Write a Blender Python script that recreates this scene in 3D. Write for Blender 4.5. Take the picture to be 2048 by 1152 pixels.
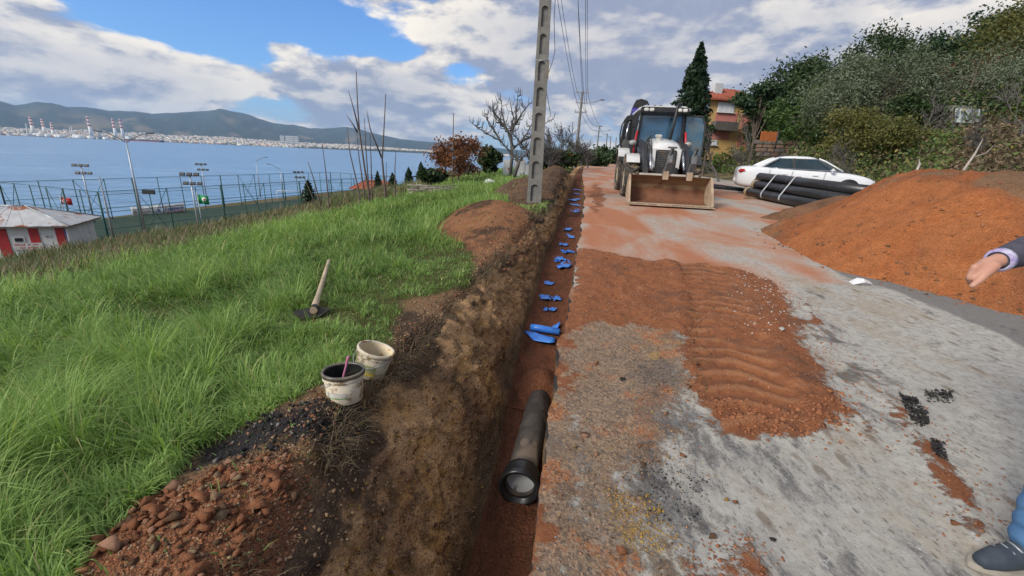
import bpy, bmesh, math, random
import numpy as np
from mathutils import Vector, Matrix, noise as mnoise
R = math.radians
sc = bpy.context.scene
for _o in list(bpy.data.objects): bpy.data.objects.remove(_o)
COL = sc.collection
rnd = random.Random(7)
RN = np.random.default_rng(11)

# ------------------------------------------------------------------ camera
FPX, CX, CY = 853.0, 1024.0, 576.0          # photograph pixels
PITCH, ROLL = R(17.18), R(2.58)
CAM = Vector((0.0, 0.0, 1.6))
F_ = Vector((0, math.cos(PITCH), -math.sin(PITCH)))
R0 = Vector((1, 0, 0)); U0 = Vector((0, math.sin(PITCH), math.cos(PITCH)))
RT = R0*math.cos(ROLL) + U0*math.sin(ROLL)
UP = U0*math.cos(ROLL) - R0*math.sin(ROLL)
cd = bpy.data.cameras.new('camera'); cam = bpy.data.objects.new('camera', cd); COL.objects.link(cam)
cd.sensor_width = 36.0; cd.lens = FPX/2048*36.0; cd.clip_start = 0.05; cd.clip_end = 40000
m = Matrix((RT, UP, -F_)).transposed().to_4x4(); m.translation = CAM
cam.matrix_world = m; sc.camera = cam

# ------------------------------------------------------------------ colour management, sun, sky
sc.view_settings.view_transform = 'Standard'; sc.view_settings.look = 'None'
sc.view_settings.gamma = 1.0; sc.view_settings.use_curve_mapping = False
sc.view_settings.exposure = 1.1
sc.cycles.use_denoising = True
sc.cycles.max_bounces = 6; sc.cycles.transparent_max_bounces = 12
sc.cycles.volume_bounces = 0; sc.cycles.caustics_reflective = False; sc.cycles.caustics_refractive = False
SUN_EL, SUN_AZ = R(34), R(232)               # azimuth clockwise from the camera's heading (+Y)
sd = bpy.data.lights.new('sun', 'SUN'); sd.energy = 1.8; sd.angle = R(20); sd.color = (1.0, .93, .82)
sun = bpy.data.objects.new('sun', sd); COL.objects.link(sun)
sdir = Vector((math.sin(SUN_AZ)*math.cos(SUN_EL), math.cos(SUN_AZ)*math.cos(SUN_EL), math.sin(SUN_EL)))
sun.rotation_euler = (-sdir).to_track_quat('-Z', 'Y').to_euler()
sun.location = sdir*50

W = bpy.data.worlds.new('World'); sc.world = W; W.use_nodes = True
def nodes_of(nt): return nt.nodes, nt.links
class NT:
    """small node-tree writer"""
    def __init__(s, nt): s.t = nt; s.n = nt.nodes; s.l = nt.links
    def new(s, typ, **kw):
        n = s.n.new(typ)
        for k, v in kw.items():
            if k.startswith('i_'):
                pass
            else: setattr(n, k, v)
        return n
    def put(s, sock, v):
        if isinstance(v, bpy.types.NodeSocket): s.l.new(v, sock)
        else:
            if isinstance(v, (tuple, list)) and len(v) == 3 and len(getattr(sock, 'default_value', (0,)*3)) == 4: v = (*v, 1)
            sock.default_value = v
    def math(s, op, a, b=None, c=None, clamp=False):
        n = s.new('ShaderNodeMath', operation=op, use_clamp=clamp); s.put(n.inputs[0], a)
        if b is not None: s.put(n.inputs[1], b)
        if c is not None: s.put(n.inputs[2], c)
        return n.outputs[0]
    def vmath(s, op, a, b=None):
        n = s.new('ShaderNodeVectorMath', operation=op); s.put(n.inputs[0], a)
        if b is not None: s.put(n.inputs[1], b)
        return n.outputs['Value'] if op in ('DOT_PRODUCT', 'LENGTH', 'DISTANCE') else n.outputs[0]
    def noise(s, vec, scale, detail=4, rough=.55, dist=0.0, dim='3D'):
        n = s.new('ShaderNodeTexNoise', noise_dimensions=dim)
        if vec is not None: s.put(n.inputs['Vector'], vec)
        n.inputs['Scale'].default_value = scale; n.inputs['Detail'].default_value = detail
        n.inputs['Roughness'].default_value = rough; n.inputs['Distortion'].default_value = dist
        return n.outputs['Fac']
    def voro(s, vec, scale, feature='F1', rand=1.0):
        n = s.new('ShaderNodeTexVoronoi', feature=feature)
        if vec is not None: s.put(n.inputs['Vector'], vec)
        n.inputs['Scale'].default_value = scale; n.inputs['Randomness'].default_value = rand
        return n.outputs
    def mix(s, f, a, b, mode='MIX'):
        n = s.new('ShaderNodeMix', data_type='RGBA', blend_type=mode)
        s.put(n.inputs[0], f); s.put(n.inputs[6], a); s.put(n.inputs[7], b)
        return n.outputs[2]
    def ss(s, v, lo, hi, a=0.0, b=1.0):
        n = s.new('ShaderNodeMapRange', interpolation_type='SMOOTHSTEP')
        s.put(n.inputs[0], v); n.inputs[1].default_value = lo; n.inputs[2].default_value = hi
        n.inputs[3].default_value = a; n.inputs[4].default_value = b
        return n.outputs[0]
    def attr(s, name):
        n = s.new('ShaderNodeAttribute', attribute_name=name); return n.outputs['Fac']
    def bump(s, h, strength=.5, dist=.02, normal=None):
        n = s.new('ShaderNodeBump'); s.put(n.inputs['Height'], h)
        n.inputs['Strength'].default_value = strength; n.inputs['Distance'].default_value = dist
        if normal is not None: s.put(n.inputs['Normal'], normal)
        return n.outputs[0]

def build_world():
    t = NT(W.node_tree); t.n.clear()
    out = t.new('ShaderNodeOutputWorld'); bg = t.new('ShaderNodeBackground')
    bg.inputs['Strength'].default_value = 0.1
    sky = t.new('ShaderNodeTexSky', sky_type='NISHITA'); sky.sun_disc = False
    sky.sun_elevation = SUN_EL; sky.sun_rotation = SUN_AZ; sky.altitude = 20
    sky.air_density = 1.0; sky.dust_density = .6; sky.ozone_density = 2.0
    tc = t.new('ShaderNodeTexCoord'); d = t.vmath('NORMALIZE', tc.outputs['Generated'])
    sep = t.new('ShaderNodeSeparateXYZ'); t.put(sep.inputs[0], d)
    x, y, z = sep.outputs
    def lobe(px, py, r, amp):
        v = (F_ + RT*((px-CX)/FPX) - UP*((py-CY)/FPX)).normalized()
        dd = t.vmath('SUBTRACT', d, tuple(v)); dd = t.vmath('MULTIPLY', dd, (1, 1, 2.2))
        return t.ss(t.vmath('LENGTH', dd), 0.0, r, amp, 0.0)
    def density(dz, det):
        zz = t.math('ADD', z, dz)
        zs = t.math('MULTIPLY', zz, 2.5)
        cmb = t.new('ShaderNodeCombineXYZ'); t.put(cmb.inputs[0], x); t.put(cmb.inputs[1], y); t.put(cmb.inputs[2], zs)
        v = t.vmath('ADD', cmb.outputs[0], (3.1, 1.7, 5.3))
        a = t.noise(v, 2.6, det, .56, .25)
        b = t.noise(v, 9.0, det, .6, .1)
        return t.math('ADD', t.math('MULTIPLY', a, .8), t.math('MULTIPLY', b, .28))
    d0 = density(0.0, 10); d1 = density(0.020, 7); d2 = density(0.07, 4)
    # a few broad fair and cloudy patches of this sky
    bias = t.math('ADD', lobe(500, 45, .30, -.20), .03)
    for a in ((90, 110, .34, .15), (300, 30, .14, -.10), (350, 150, .20, .13), (590, 150, .22, .14), (800, 185, .22, .15), (720, 75, .16, -.15), (790, 105, .10, -.08), (560, 92, .07, .13), (470, 205, .12, -.08), (560, 215, .08, -.10), (620, 240, .14, .08),
              (915, 150, .10, -.11), (1500, 60, .7, .12), (1000, 50, .26, .13), (1250, 110, .4, .10), (960, 250, .12, -.05), (1720, 180, .4, .05)):
        bias = t.math('ADD', bias, lobe(*a))
    cov = t.math('ADD', d0, bias)
    mask = t.ss(cov, .50, .575)
    # thickness lit from above: bright where there is little cloud overhead, grey where there is much
    lit = t.math('SUBTRACT', d0, t.math('ADD', t.math('MULTIPLY', d1, .6), t.math('MULTIPLY', d2, .4)))
    lit = t.ss(lit, -.045, .06)
    thick = t.ss(cov, .52, .86)
    lit = t.math('MULTIPLY', lit, t.math('SUBTRACT', 1.0, t.math('MULTIPLY', thick, .55)))
    fine = t.noise(d, 16, 6, .6)
    lit = t.math('ADD', lit, t.math('MULTIPLY', t.math('SUBTRACT', fine, .5), .35), clamp=True)
    cloud = t.mix(lit, (1.6, 1.8, 2.45), (5.6, 5.1, 4.35))
    skyc = t.mix(1.0, sky.outputs[0], (.36, .60, .90), 'MULTIPLY')
    # low haze near the horizon
    hz = t.ss(t.math('ABSOLUTE', z), 0.0, .12, .55, 0.0)
    skyc = t.mix(hz, skyc, (2.4, 3.0, 3.8))
    col = t.mix(mask, skyc, cloud)
    t.put(bg.inputs['Color'], col)
    t.l.new(bg.outputs[0], out.inputs[0])
build_world()

# ------------------------------------------------------------------ pixel helpers: a pixel gives a direction only
def ray(px, py): return (F_ + RT*((px-CX)/FPX) - UP*((py-CY)/FPX))
def at_y(px, py, Y):
    d = ray(px, py); return CAM + d*(Y/d.y)
def at_z(px, py, z):
    d = ray(px, py); return CAM + d*((z-CAM.z)/d.z)

# ------------------------------------------------------------------ road frame and terrain height
_v = ray(1187, 290); AZ = math.atan2(_v.x, _v.y)
SA, CA = math.sin(AZ), math.cos(AZ)
def bend(v): return .0005*np.clip(np.asarray(v, float)-45, 0, 400)**2     # far away the road swings to the right
def uv(X, Y):
    v = X*SA + Y*CA
    return X*CA - Y*SA - bend(v), v
def xy(u, v):
    u = u + bend(v); return u*CA + v*SA, -u*SA + v*CA

def _hash(ix, iy, seed):
    h = (ix.astype(np.int64)*374761393 + iy.astype(np.int64)*668265263 + seed*1442695041) & 0xffffffff
    h = ((h ^ (h >> 13))*1274126177) & 0xffffffff
    h = h ^ (h >> 16)
    return (h & 0xffffff)/float(0xffffff)
def vn(x, y, seed=0):
    x = np.asarray(x, float); y = np.asarray(y, float)
    ix = np.floor(x); iy = np.floor(y); fx = x-ix; fy = y-iy
    ix = ix.astype(np.int64); iy = iy.astype(np.int64)
    fx = fx*fx*fx*(fx*(fx*6-15)+10); fy = fy*fy*fy*(fy*(fy*6-15)+10)
    a = _hash(ix, iy, seed); b = _hash(ix+1, iy, seed); c = _hash(ix, iy+1, seed); e = _hash(ix+1, iy+1, seed)
    return (a*(1-fx)+b*fx)*(1-fy)+(c*(1-fx)+e*fx)*fy
def fbm(x, y, sc_=1.0, oct_=4, seed=0, gain=.5):
    s = 0; a = 1; n = 0; f = sc_
    for i in range(oct_):
        s = s + a*(vn(np.asarray(x)*f+i*17.3, np.asarray(y)*f-i*9.1, seed+i)-.5)*2; n += a; a *= gain; f *= 2.03
    return s/n
def sstep(x, a, b):
    t = np.clip((np.asarray(x, float)-a)/(b-a), 0, 1); return t*t*(3-2*t)

def zr(v): return np.interp(v, [-20, 0, 14, 20, 50, 95, 128, 170, 200, 260, 500], [-.8, 0, .5, .62, .66, .5, .9, 2.3, 3.8, 7, 12])
_DU = [-400, -90, -74, -69, -50, -47, -44, -34, -24, -14, -10, -6, -2, 0]
_DZ = [-14, -13, -12, -9.4, -9.4, -9.0, -7.6, -6.1, -4.3, -2.25, -1.35, -.55, -.1, 0]
_RU = [0, 7.5, 9.5, 12.5, 16, 22, 30, 42, 60, 100, 400]
_RZ = [0, 0, .08, .5, 2.2, 4.4, 7.6, 12, 18, 26, 40]
def base_h(u, v):
    u = np.asarray(u, float); v = np.asarray(v, float)
    wl = np.interp(u, [-34, -8], [0, 1])
    z = zr(v)*np.where(u < 0, wl, 1) + np.where(u < 0, np.interp(u, _DU, _DZ), np.interp(u, _RU, _RZ))
    far = sstep(v, 16, 40)                                  # further on the verge stays level with the road for longer
    z = z + np.where(u < 0, far*np.interp(u, [-40, -14, -5, 0], [0, .9, .45, 0]), 0)
    return z

def hit(px, py, f=None, dz=0.0):
    """first meeting of a pixel's ray with the terrain"""
    d = ray(px, py); f = f or base_h
    t = 0.4; prev = t
    while t < 3000:
        p = CAM + d*t; u, v = uv(p.x, p.y)
        if p.z < float(f(u, v)) + dz:
            a, b = prev, t
            for _ in range(30):
                mm = (a+b)/2; p = CAM + d*mm; u, v = uv(p.x, p.y)
                if p.z < float(f(u, v)) + dz: b = mm
                else: a = mm
            return CAM + d*b
        prev = t; t *= 1.03
    return CAM + d*t
def hit_uv(px, py, dz=0.0):
    p = hit(px, py, dz=dz); return uv(p.x, p.y)

# ------------------------------------------------------------------ mesh helpers
def tag(o, label=None, cat=None, group=None, kind=None):
    if label: o['label'] = label
    if cat:
        o['category'] = cat
        if not kind: o['kind'] = 'thing'
    if group: o['group'] = group
    if kind: o['kind'] = kind
    return o
def link(o, parent=None):
    COL.objects.link(o)
    if parent is not None: o.parent = parent
    return o
def thing(name, label, cat, loc=(0, 0, 0), rz=0.0, group=None):
    o = bpy.data.objects.new(name, None); link(o); o.empty_display_size = .2
    o.location = loc; o.rotation_euler = (0, 0, rz)
    return tag(o, label, cat, group)
def np_mesh(name, V, Fc, smooth=False, attrs=None):
    """V (n,3); Fc: (m,k) int array or list of such arrays"""
    V = np.ascontiguousarray(V, np.float32)
    fl = Fc if isinstance(Fc, list) else [Fc]
    fl = [np.asarray(f, np.int32) for f in fl if len(f)]
    me = bpy.data.meshes.new(name)
    me.vertices.add(len(V)); me.vertices.foreach_set('co', V.ravel())
    loops = np.concatenate([f.ravel() for f in fl]); tot = np.concatenate([np.full(len(f), f.shape[1], np.int32) for f in fl])
    st = np.concatenate([[0], np.cumsum(tot)[:-1]]).astype(np.int32)
    me.loops.add(len(loops)); me.loops.foreach_set('vertex_index', loops)
    me.polygons.add(len(tot)); me.polygons.foreach_set('loop_start', st); me.polygons.foreach_set('loop_total', tot)
    if smooth: me.polygons.foreach_set('use_smooth', np.ones(len(tot), bool))
    for k, a in (attrs or {}).items():
        a = np.asarray(a, np.float32)
        if a.ndim == 2:
            if a.shape[1] == 3: a = np.concatenate([a, np.ones((len(a), 1), np.float32)], 1)
            at = me.attributes.new(k, 'FLOAT_COLOR', 'POINT'); at.data.foreach_set('color', np.ascontiguousarray(a).ravel())
        else:
            at = me.attributes.new(k, 'FLOAT', 'POINT'); at.data.foreach_set('value', a)
    me.update(calc_edges=True)
    return me
def mk(name, me, mat, parent=None):
    o = bpy.data.objects.new(name, me)
    if mat is not None:
        me.materials.clear(); me.materials.append(mat)
    return link(o, parent)
def grid_faces(nr, nc, flip=False):
    i = np.arange(nr-1)[:, None]*nc + np.arange(nc-1)[None, :]
    i = i.ravel(); f = np.stack([i, i+1, i+nc+1, i+nc], 1)
    return f[:, ::-1] if flip else f

class MB:
    """collects shapes of ONE part, then links them as one mesh"""
    def __init__(s): s.v = []; s.f = []; s.sm = []
    def add(s, vs, fs, smooth=False, M=None):
        b = len(s.v)
        for p in vs:
            p = Vector(p); s.v.append(tuple(M @ p) if M is not None else tuple(p))
        for f in fs: s.f.append(tuple(b+i for i in f)); s.sm.append(smooth)
        return s
    def box(s, c, d, rot=None, bev=0.0, M=None):
        x, y, z = (k/2 for k in d); T = Matrix.Translation(c)
        if rot is not None: T = T @ (rot.to_4x4() if isinstance(rot, Matrix) else Matrix.Rotation(rot, 4, 'Z'))
        if M is not None: T = M @ T
        if bev <= 0:
            vs = [(a*x, b*y, e*z) for a in (-1, 1) for b in (-1, 1) for e in (-1, 1)]
            return s.add(vs, [(0, 1, 3, 2), (4, 6, 7, 5), (0, 4, 5, 1), (2, 3, 7, 6), (0, 2, 6, 4), (1, 5, 7, 3)], False, T)
        bm = bmesh.new(); bmesh.ops.create_cube(bm, size=1)
        bmesh.ops.scale(bm, vec=d, verts=bm.verts)
        bmesh.ops.bevel(bm, geom=bm.edges[:], offset=min(bev, min(d)*.45), segments=2, affect='EDGES')
        bm.verts.index_update(); r = s.add([v.co[:] for v in bm.verts], [[v.index for v in f.verts] for f in bm.faces], False, T)
        bm.free(); return r
    def bar(s, p0, p1, w, h, up=(0, 0, 1), bev=0.0):
        p0, p1 = Vector(p0), Vector(p1); d = p1-p0; L = d.length; d = d/L
        u = Vector(up); r = d.cross(u)
        if r.length < 1e-4: r = d.cross(Vector((0, 1, 0)))
        r.normalize(); u = r.cross(d)
        return s.box((p0+p1)/2, (w, L, h), Matrix((r, d, u)).transposed(), bev)
    def tube(s, path, rad, n=8, caps=True, smooth=True, closed=False):
        P = [Vector(p) for p in path]; k = len(P)
        if not hasattr(rad, '__len__'): rad = [rad]*k
        vs = []; prev = None
        for i, p in enumerate(P):
            a = P[i-1] if (i > 0 or closed) else p; b = P[(i+1) % k] if (i < k-1 or closed) else p
            t = (b-a); t = t.normalized() if t.length > 1e-9 else Vector((0, 0, 1))
            if prev is None:
                q = t.cross(Vector((0, 0, 1)))
                if q.length < 1e-3: q = t.cross(Vector((1, 0, 0)))
                q.normalize()
            else:
                q = prev - t*prev.dot(t)
                q = q.normalized() if q.length > 1e-6 else t.orthogonal().normalized()
            prev = q; w = t.cross(q)
            for j in range(n):
                a_ = 2*math.pi*j/n; vs.append(p + (q*math.cos(a_) + w*math.sin(a_))*rad[i])
        fs = []
        for i in range(k if closed else k-1):
            for j in range(n):
                i2 = (i+1) % k; fs.append((i*n+j, i*n+(j+1) % n, i2*n+(j+1) % n, i2*n+j))
        s.add(vs, fs, smooth)
        if caps and not closed:
            b = len(s.v)-len(vs)
            s.f.append(tuple(b+j for j in reversed(range(n)))); s.sm.append(False)
            s.f.append(tuple(b+(k-1)*n+j for j in range(n))); s.sm.append(False)
        return s
    def lathe(s, prof, n=24, M=None, smooth=True, caps=False):
        vs = []; fs = []
        for r_, z in prof:
            for j in range(n):
                a = 2*math.pi*j/n; vs.append((r_*math.cos(a), r_*math.sin(a), z))
        for i in range(len(prof)-1):
            for j in range(n): fs.append((i*n+j, i*n+(j+1) % n, (i+1)*n+(j+1) % n, (i+1)*n+j))
        if caps:
            fs.append(tuple(reversed(range(n)))); fs.append(tuple((len(prof)-1)*n+j for j in range(n)))
        return s.add(vs, fs, smooth, M)
    def prism(s, out, y0, y1, M=None, axis='Y'):
        """outline (a,b) extruded along an axis: Y -> (a,y,b), X -> (x,a,b), Z -> (a,b,z)"""
        def P(a, b, t): return (a, t, b) if axis == 'Y' else (t, a, b) if axis == 'X' else (a, b, t)
        n = len(out); vs = [P(a, b, y0) for a, b in out] + [P(a, b, y1) for a, b in out]
        fs = [tuple(range(n)), tuple(reversed(range(n, 2*n)))] + [(i, i+n, (i+1) % n+n, (i+1) % n) for i in range(n)]
        return s.add(vs, fs, False, M)
    def loft(s, rings, closed=True, caps=True, smooth=True, M=None):
        n = len(rings[0]); vs = [p for r_ in rings for p in r_]; fs = []
        for i in range(len(rings)-1):
            for j in range(n if closed else n-1):
                fs.append((i*n+j, i*n+(j+1) % n, (i+1)*n+(j+1) % n, (i+1)*n+j))
        if caps and closed: fs += [tuple(reversed(range(n))), tuple((len(rings)-1)*n+j for j in range(n))]
        return s.add(vs, fs, smooth, M)
    def mesh(s, name):
        me = bpy.data.meshes.new(name); me.from_pydata(s.v, [], s.f)
        me.polygons.foreach_set('use_smooth', s.sm)
        bm = bmesh.new(); bm.from_mesh(me); bmesh.ops.recalc_face_normals(bm, faces=bm.faces[:]); bm.to_mesh(me); bm.free()
        me.update(); return me
    def build(s, name, mat, parent=None, bevel=0.0, sub=0):
        o = mk(name, s.mesh(name), mat, parent)
        if bevel:
            b = o.modifiers.new('bevel', 'BEVEL'); b.width = bevel; b.segments = 2; b.limit_method = 'ANGLE'; b.angle_limit = R(40)
        if sub:
            b = o.modifiers.new('subsurf', 'SUBSURF'); b.levels = sub; b.render_levels = sub
        return o
def copy_tree(o, parent=None):
    c = o.copy(); COL.objects.link(c); c.parent = parent
    for ch in list(o.children): copy_tree(ch, c)
    return c

# ------------------------------------------------------------------ materials
MATS = {}
def base_mat(name):
    m_ = bpy.data.materials.new(name); m_.use_nodes = True; t = NT(m_.node_tree); t.n.clear()
    o = t.new('ShaderNodeOutputMaterial'); b = t.new('ShaderNodeBsdfPrincipled'); t.l.new(b.outputs[0], o.inputs[0])
    MATS[name] = m_
    return m_, t, b
def pm(name, c1, c2=None, scale=8.0, rough=.7, metal=0.0, bump=.0, bdist=.01, spec=.4, coat=0.0, stain=None, stain_scale=2.0, stain_lo=.55, detail=5):
    """painted / plain surface: two tones by noise, optional stain colour in patches, optional fine relief"""
    if name in MATS: return MATS[name]
    m_, t, b = base_mat(name)
    tc = t.new('ShaderNodeTexCoord').outputs['Object']
    c2 = c2 or tuple(k*.82 for k in c1)
    n = t.noise(tc, scale, detail, .6)
    col = t.mix(t.ss(n, .3, .7), c1, c2)
    if stain:
        s_ = t.noise(tc, stain_scale, 7, .65, .4); f = t.ss(s_, stain_lo, stain_lo+.1)
        col = t.mix(f, col, stain)
    t.put(b.inputs['Base Color'], col)
    b.inputs['Roughness'].default_value = rough; b.inputs['Metallic'].default_value = metal
    b.inputs['Specular IOR Level'].default_value = spec; b.inputs['Coat Weight'].default_value = coat
    if bump: t.put(b.inputs['Normal'], t.bump(t.noise(tc, scale*4, 6, .65), bump, bdist))
    return m_
def leaf_mat(name, ca, cb, cc=None, trans=.25):
    """leaves: colour by the per-leaf tint attribute, some light passes through"""
    m_, t, b = base_mat(name)
    ti = t.attr('tint')
    col = t.mix(t.ss(ti, 0, .6), ca, cb)
    if cc: col = t.mix(t.ss(ti, .82, .95), col, cc)
    t.put(b.inputs['Base Color'], col); b.inputs['Roughness'].default_value = .6; b.inputs['Specular IOR Level'].default_value = .25
    tr = t.new('ShaderNodeBsdfTranslucent'); t.put(tr.inputs['Color'], t.mix(1.0, col, (1.3, 1.35, .7), 'MULTIPLY'))
    mx = t.new('ShaderNodeMixShader'); mx.inputs[0].default_value = trans
    t.l.new(b.outputs[0], mx.inputs[1]); t.l.new(tr.outputs[0], mx.inputs[2])
    o = [n for n in t.n if n.type == 'OUTPUT_MATERIAL'][0]; t.l.new(mx.outputs[0], o.inputs[0])
    return m_
def glass_mat(name, col, rough=.04, alpha=1.0, spec=.9, coat=.6):
    m_, t, b = base_mat(name)
    tc = t.new('ShaderNodeTexCoord').outputs['Object']
    t.put(b.inputs['Base Color'], t.mix(t.ss(t.noise(tc, 1.5, 3), .35, .65), col, tuple(k*.8 for k in col)))
    b.inputs['Roughness'].default_value = rough; b.inputs['Specular IOR Level'].default_value = spec; b.inputs['Coat Weight'].default_value = coat; b.inputs['Coat Roughness'].default_value = .03
    b.inputs['Alpha'].default_value = alpha
    return m_

def soil_mat(name='earth'):
    """loose earth: colour from the mesh's own soil-type layer, grain, pebbles and relief from noise"""
    m_, t, b = base_mat(name)
    a = t.new('ShaderNodeAttribute', attribute_name='col').outputs['Color']
    tc = t.new('ShaderNodeTexCoord').outputs['Object']
    n1 = t.noise(tc, 7, 8, .65); n2 = t.noise(tc, 45, 6, .7)
    k = t.math('ADD', t.math('MULTIPLY', n1, .9), t.math('MULTIPLY', n2, .8))
    k = t.math('ADD', k, .18)
    cmb = t.new('ShaderNodeCombineXYZ'); [t.put(cmb.inputs[i], k) for i in range(3)]
    col = t.mix(1.0, a, cmb.outputs[0], 'MULTIPLY')
    v = t.voro(tc, 38); pe = t.ss(v['Distance'], .12, .2, 1, 0)
    sel = t.ss(t.noise(tc, 31, 2), .56, .62)
    pc = t.mix(t.ss(t.noise(tc, 90, 1), .4, .6), (.34, .24, .16), (.1, .08, .07))
    col = t.mix(t.math('MULTIPLY', pe, sel), col, pc)
    t.put(b.inputs['Base Color'], col)
    b.inputs['Roughness'].default_value = .95; b.inputs['Specular IOR Level'].default_value = .15
    h = t.math('ADD', t.math('MULTIPLY', t.noise(tc, 22, 9, .7), .8), t.math('MULTIPLY', t.math('SUBTRACT', 1.0, v['Distance']), .25))
    wob = t.vmath('ADD', tc, t.vmath('MULTIPLY', t.new('ShaderNodeTexNoise').outputs['Color'], (.02, .02, .02)))
    c1 = t.voro(wob, 62); c2 = t.voro(wob, 150)
    h = t.math('ADD', h, t.math('SUBTRACT', .5, t.math('ADD', t.math('MULTIPLY', c1['Distance'], .55), t.math('MULTIPLY', c2['Distance'], .28))))
    t.put(b.inputs['Normal'], t.bump(h, 1.0, .028))
    cell = t.math('ADD', .55, t.math('ADD', t.math('MULTIPLY', t.vmath('DOT_PRODUCT', c1['Color'], (.33, .33, .33)), .55), t.math('MULTIPLY', t.vmath('DOT_PRODUCT', c2['Color'], (.33, .33, .33)), .4)))
    cc = t.new('ShaderNodeCombineXYZ'); [t.put(cc.inputs[i], cell) for i in range(3)]
    t.put(b.inputs['Base Color'], t.mix(1.0, col, cc.outputs[0], 'MULTIPLY'))
    return m_
EARTH = soil_mat()

def road_mat():
    m_, t, b = base_mat('road_surface')
    tc = t.new('ShaderNodeTexCoord').outputs['Object']
    # rotate into the road's own direction and stretch so that smears follow the traffic
    mp = t.new('ShaderNodeMapping'); t.put(mp.inputs[0], tc); mp.inputs['Rotation'].default_value = (0, 0, AZ-R(14)); mp.inputs['Scale'].default_value = (1, .42, 1)
    st = mp.outputs[0]
    soil, brown, white, film, dark = (t.attr(k) for k in ('soil', 'brown', 'white', 'film', 'dark'))
    def thr(a, nz, amp=.9, lo=.42, hi=.58):
        return t.ss(t.math('ADD', a, t.math('MULTIPLY', t.math('SUBTRACT', nz, .5), amp)), lo, hi)
    nA = t.noise(tc, 5, 9, .7); nB = t.noise(st, 3.2, 9, .68); nC = t.noise(tc, 16, 8, .7); nF = t.noise(tc, 70, 4, .7); nS = t.noise(st, 9, 7, .7)
    # worn asphalt under a crust of dried pale slurry
    asp = t.mix(t.ss(nF, .35, .65), (.10, .098, .093), (.19, .18, .17))
    slurry = t.mix(t.ss(nC, .35, .7), (.40, .385, .345), (.28, .265, .235))
    sl = t.math('ADD', t.math('MULTIPLY', t.math('SUBTRACT', nB, .5), 2.2), t.math('ADD', t.math('MULTIPLY', t.math('SUBTRACT', nS, .5), 1.5), t.math('MULTIPLY', white, .5)))
    sl = t.math('ADD', sl, t.math('MULTIPLY', t.math('SUBTRACT', nC, .5), .8)); sl = t.ss(sl, -.20, .16)
    sl = t.math('MAXIMUM', sl, t.ss(film, .35, .7))
    col = t.mix(sl, asp, slurry)
    # pock marks where the aggregate shows
    wv = t.vmath('ADD', st, t.vmath('MULTIPLY', t.new('ShaderNodeTexNoise').outputs['Color'], (.12, .12, .12)))
    pk = t.math('MULTIPLY', t.ss(t.voro(wv, 9)['Distance'], .18, .34, 1, 0), t.ss(nB, .46, .56)); pk2 = t.math('MULTIPLY', t.ss(t.voro(wv, 26)['Distance'], .14, .28, 1, 0), t.ss(nA, .47, .55)); pk = t.math('MULTIPLY', t.math('MAXIMUM', pk, pk2), t.math('SUBTRACT', 1.0, t.ss(film, .3, .6)))
    col = t.mix(t.math('MULTIPLY', pk, .85), col, t.mix(nF, (.11, .098, .085), (.20, .165, .125)))
    col = t.mix(t.math('MULTIPLY', t.ss(t.noise(tc, 26, 5, .7), .6, .7), .8), col, (.48, .47, .47))
    # ochre smears
    col = t.mix(t.math('MULTIPLY', t.ss(t.noise(st, 1.6, 8, .7), .48, .66), .6), col, (.30, .235, .155)); col = t.mix(t.math('MULTIPLY', t.math('MULTIPLY', t.ss(t.voro(wv, 70)['Distance'], .2, .34, 1, 0), t.ss(nC, .45, .6)), .7), col, (.10, .09, .08))
    # thin red film driven over the road
    nL = t.noise(st, .75, 10, .6, .3); fl = t.math('MULTIPLY', thr(film, nL, 2.4, .30, .95), .93)
    col = t.mix(fl, col, t.mix(t.ss(nL, .4, .6), (.42, .19, .10), (.36, .135, .06)))
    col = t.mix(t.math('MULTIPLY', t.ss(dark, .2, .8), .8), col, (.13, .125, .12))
    # brown gravelly dirt
    bc = t.mix(t.ss(nC, .3, .7), (.34, .235, .15), (.19, .13, .09))
    bc = t.mix(t.ss(t.noise(tc, 3.1, 6, .6), .50, .62), bc, (.40, .155, .06))
    bc = t.mix(t.ss(t.noise(tc, 2.3, 6, .6, .3), .62, .68), bc, (.42, .27, .075))
    gc = t.voro(tc, 78)['Color']; g1 = t.vmath('DOT_PRODUCT', gc, (1, 0, 0)); g2 = t.vmath('DOT_PRODUCT', gc, (0, 1, 0))
    bc = t.mix(t.math('MULTIPLY', t.ss(g1, .62, .68), .6), bc, (.12, .10, .085)); bc = t.mix(t.math('MULTIPLY', t.ss(g2, .72, .78), .65), bc, (.42, .29, .19)); bc = t.mix(t.math('MULTIPLY', t.ss(t.noise(tc, 1.4, 6, .65), .52, .62), .6), bc, (.13, .115, .10))
    gv = t.voro(tc, 46); gs = t.ss(gv['Distance'], .2, .34, 1, 0); gsel = t.ss(t.noise(tc, 37, 2), .48, .56)
    gcol = t.mix(t.ss(nF, .4, .6), (.38, .27, .19), (.12, .1, .09))
    bc = t.mix(t.math('MULTIPLY', gs, gsel), bc, gcol)
    bm_ = thr(brown, t.math('ADD', t.math('MULTIPLY', nC, .5), t.math('MULTIPLY', nA, .5)), 2.3, .32, .62)
    col = t.mix(bm_, col, bc)
    # loose red earth
    col = t.mix(t.math('MULTIPLY', t.math('MULTIPLY', t.ss(t.noise(tc, 1.9, 7, .7, .3), .57, .66), t.math('SUBTRACT', 1.0, t.ss(film, .25, .5))), .75), col, (.06, .055, .05))
    rc = t.mix(t.ss(nC, .28, .72), (.31, .118, .048), (.20, .072, .032))
    rc = t.mix(t.ss(nA, .55, .75), rc, (.40, .17, .075)); rc = t.mix(t.ss(t.noise(tc, 2.4, 6, .65), .52, .66), rc, (.17, .075, .04))
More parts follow.
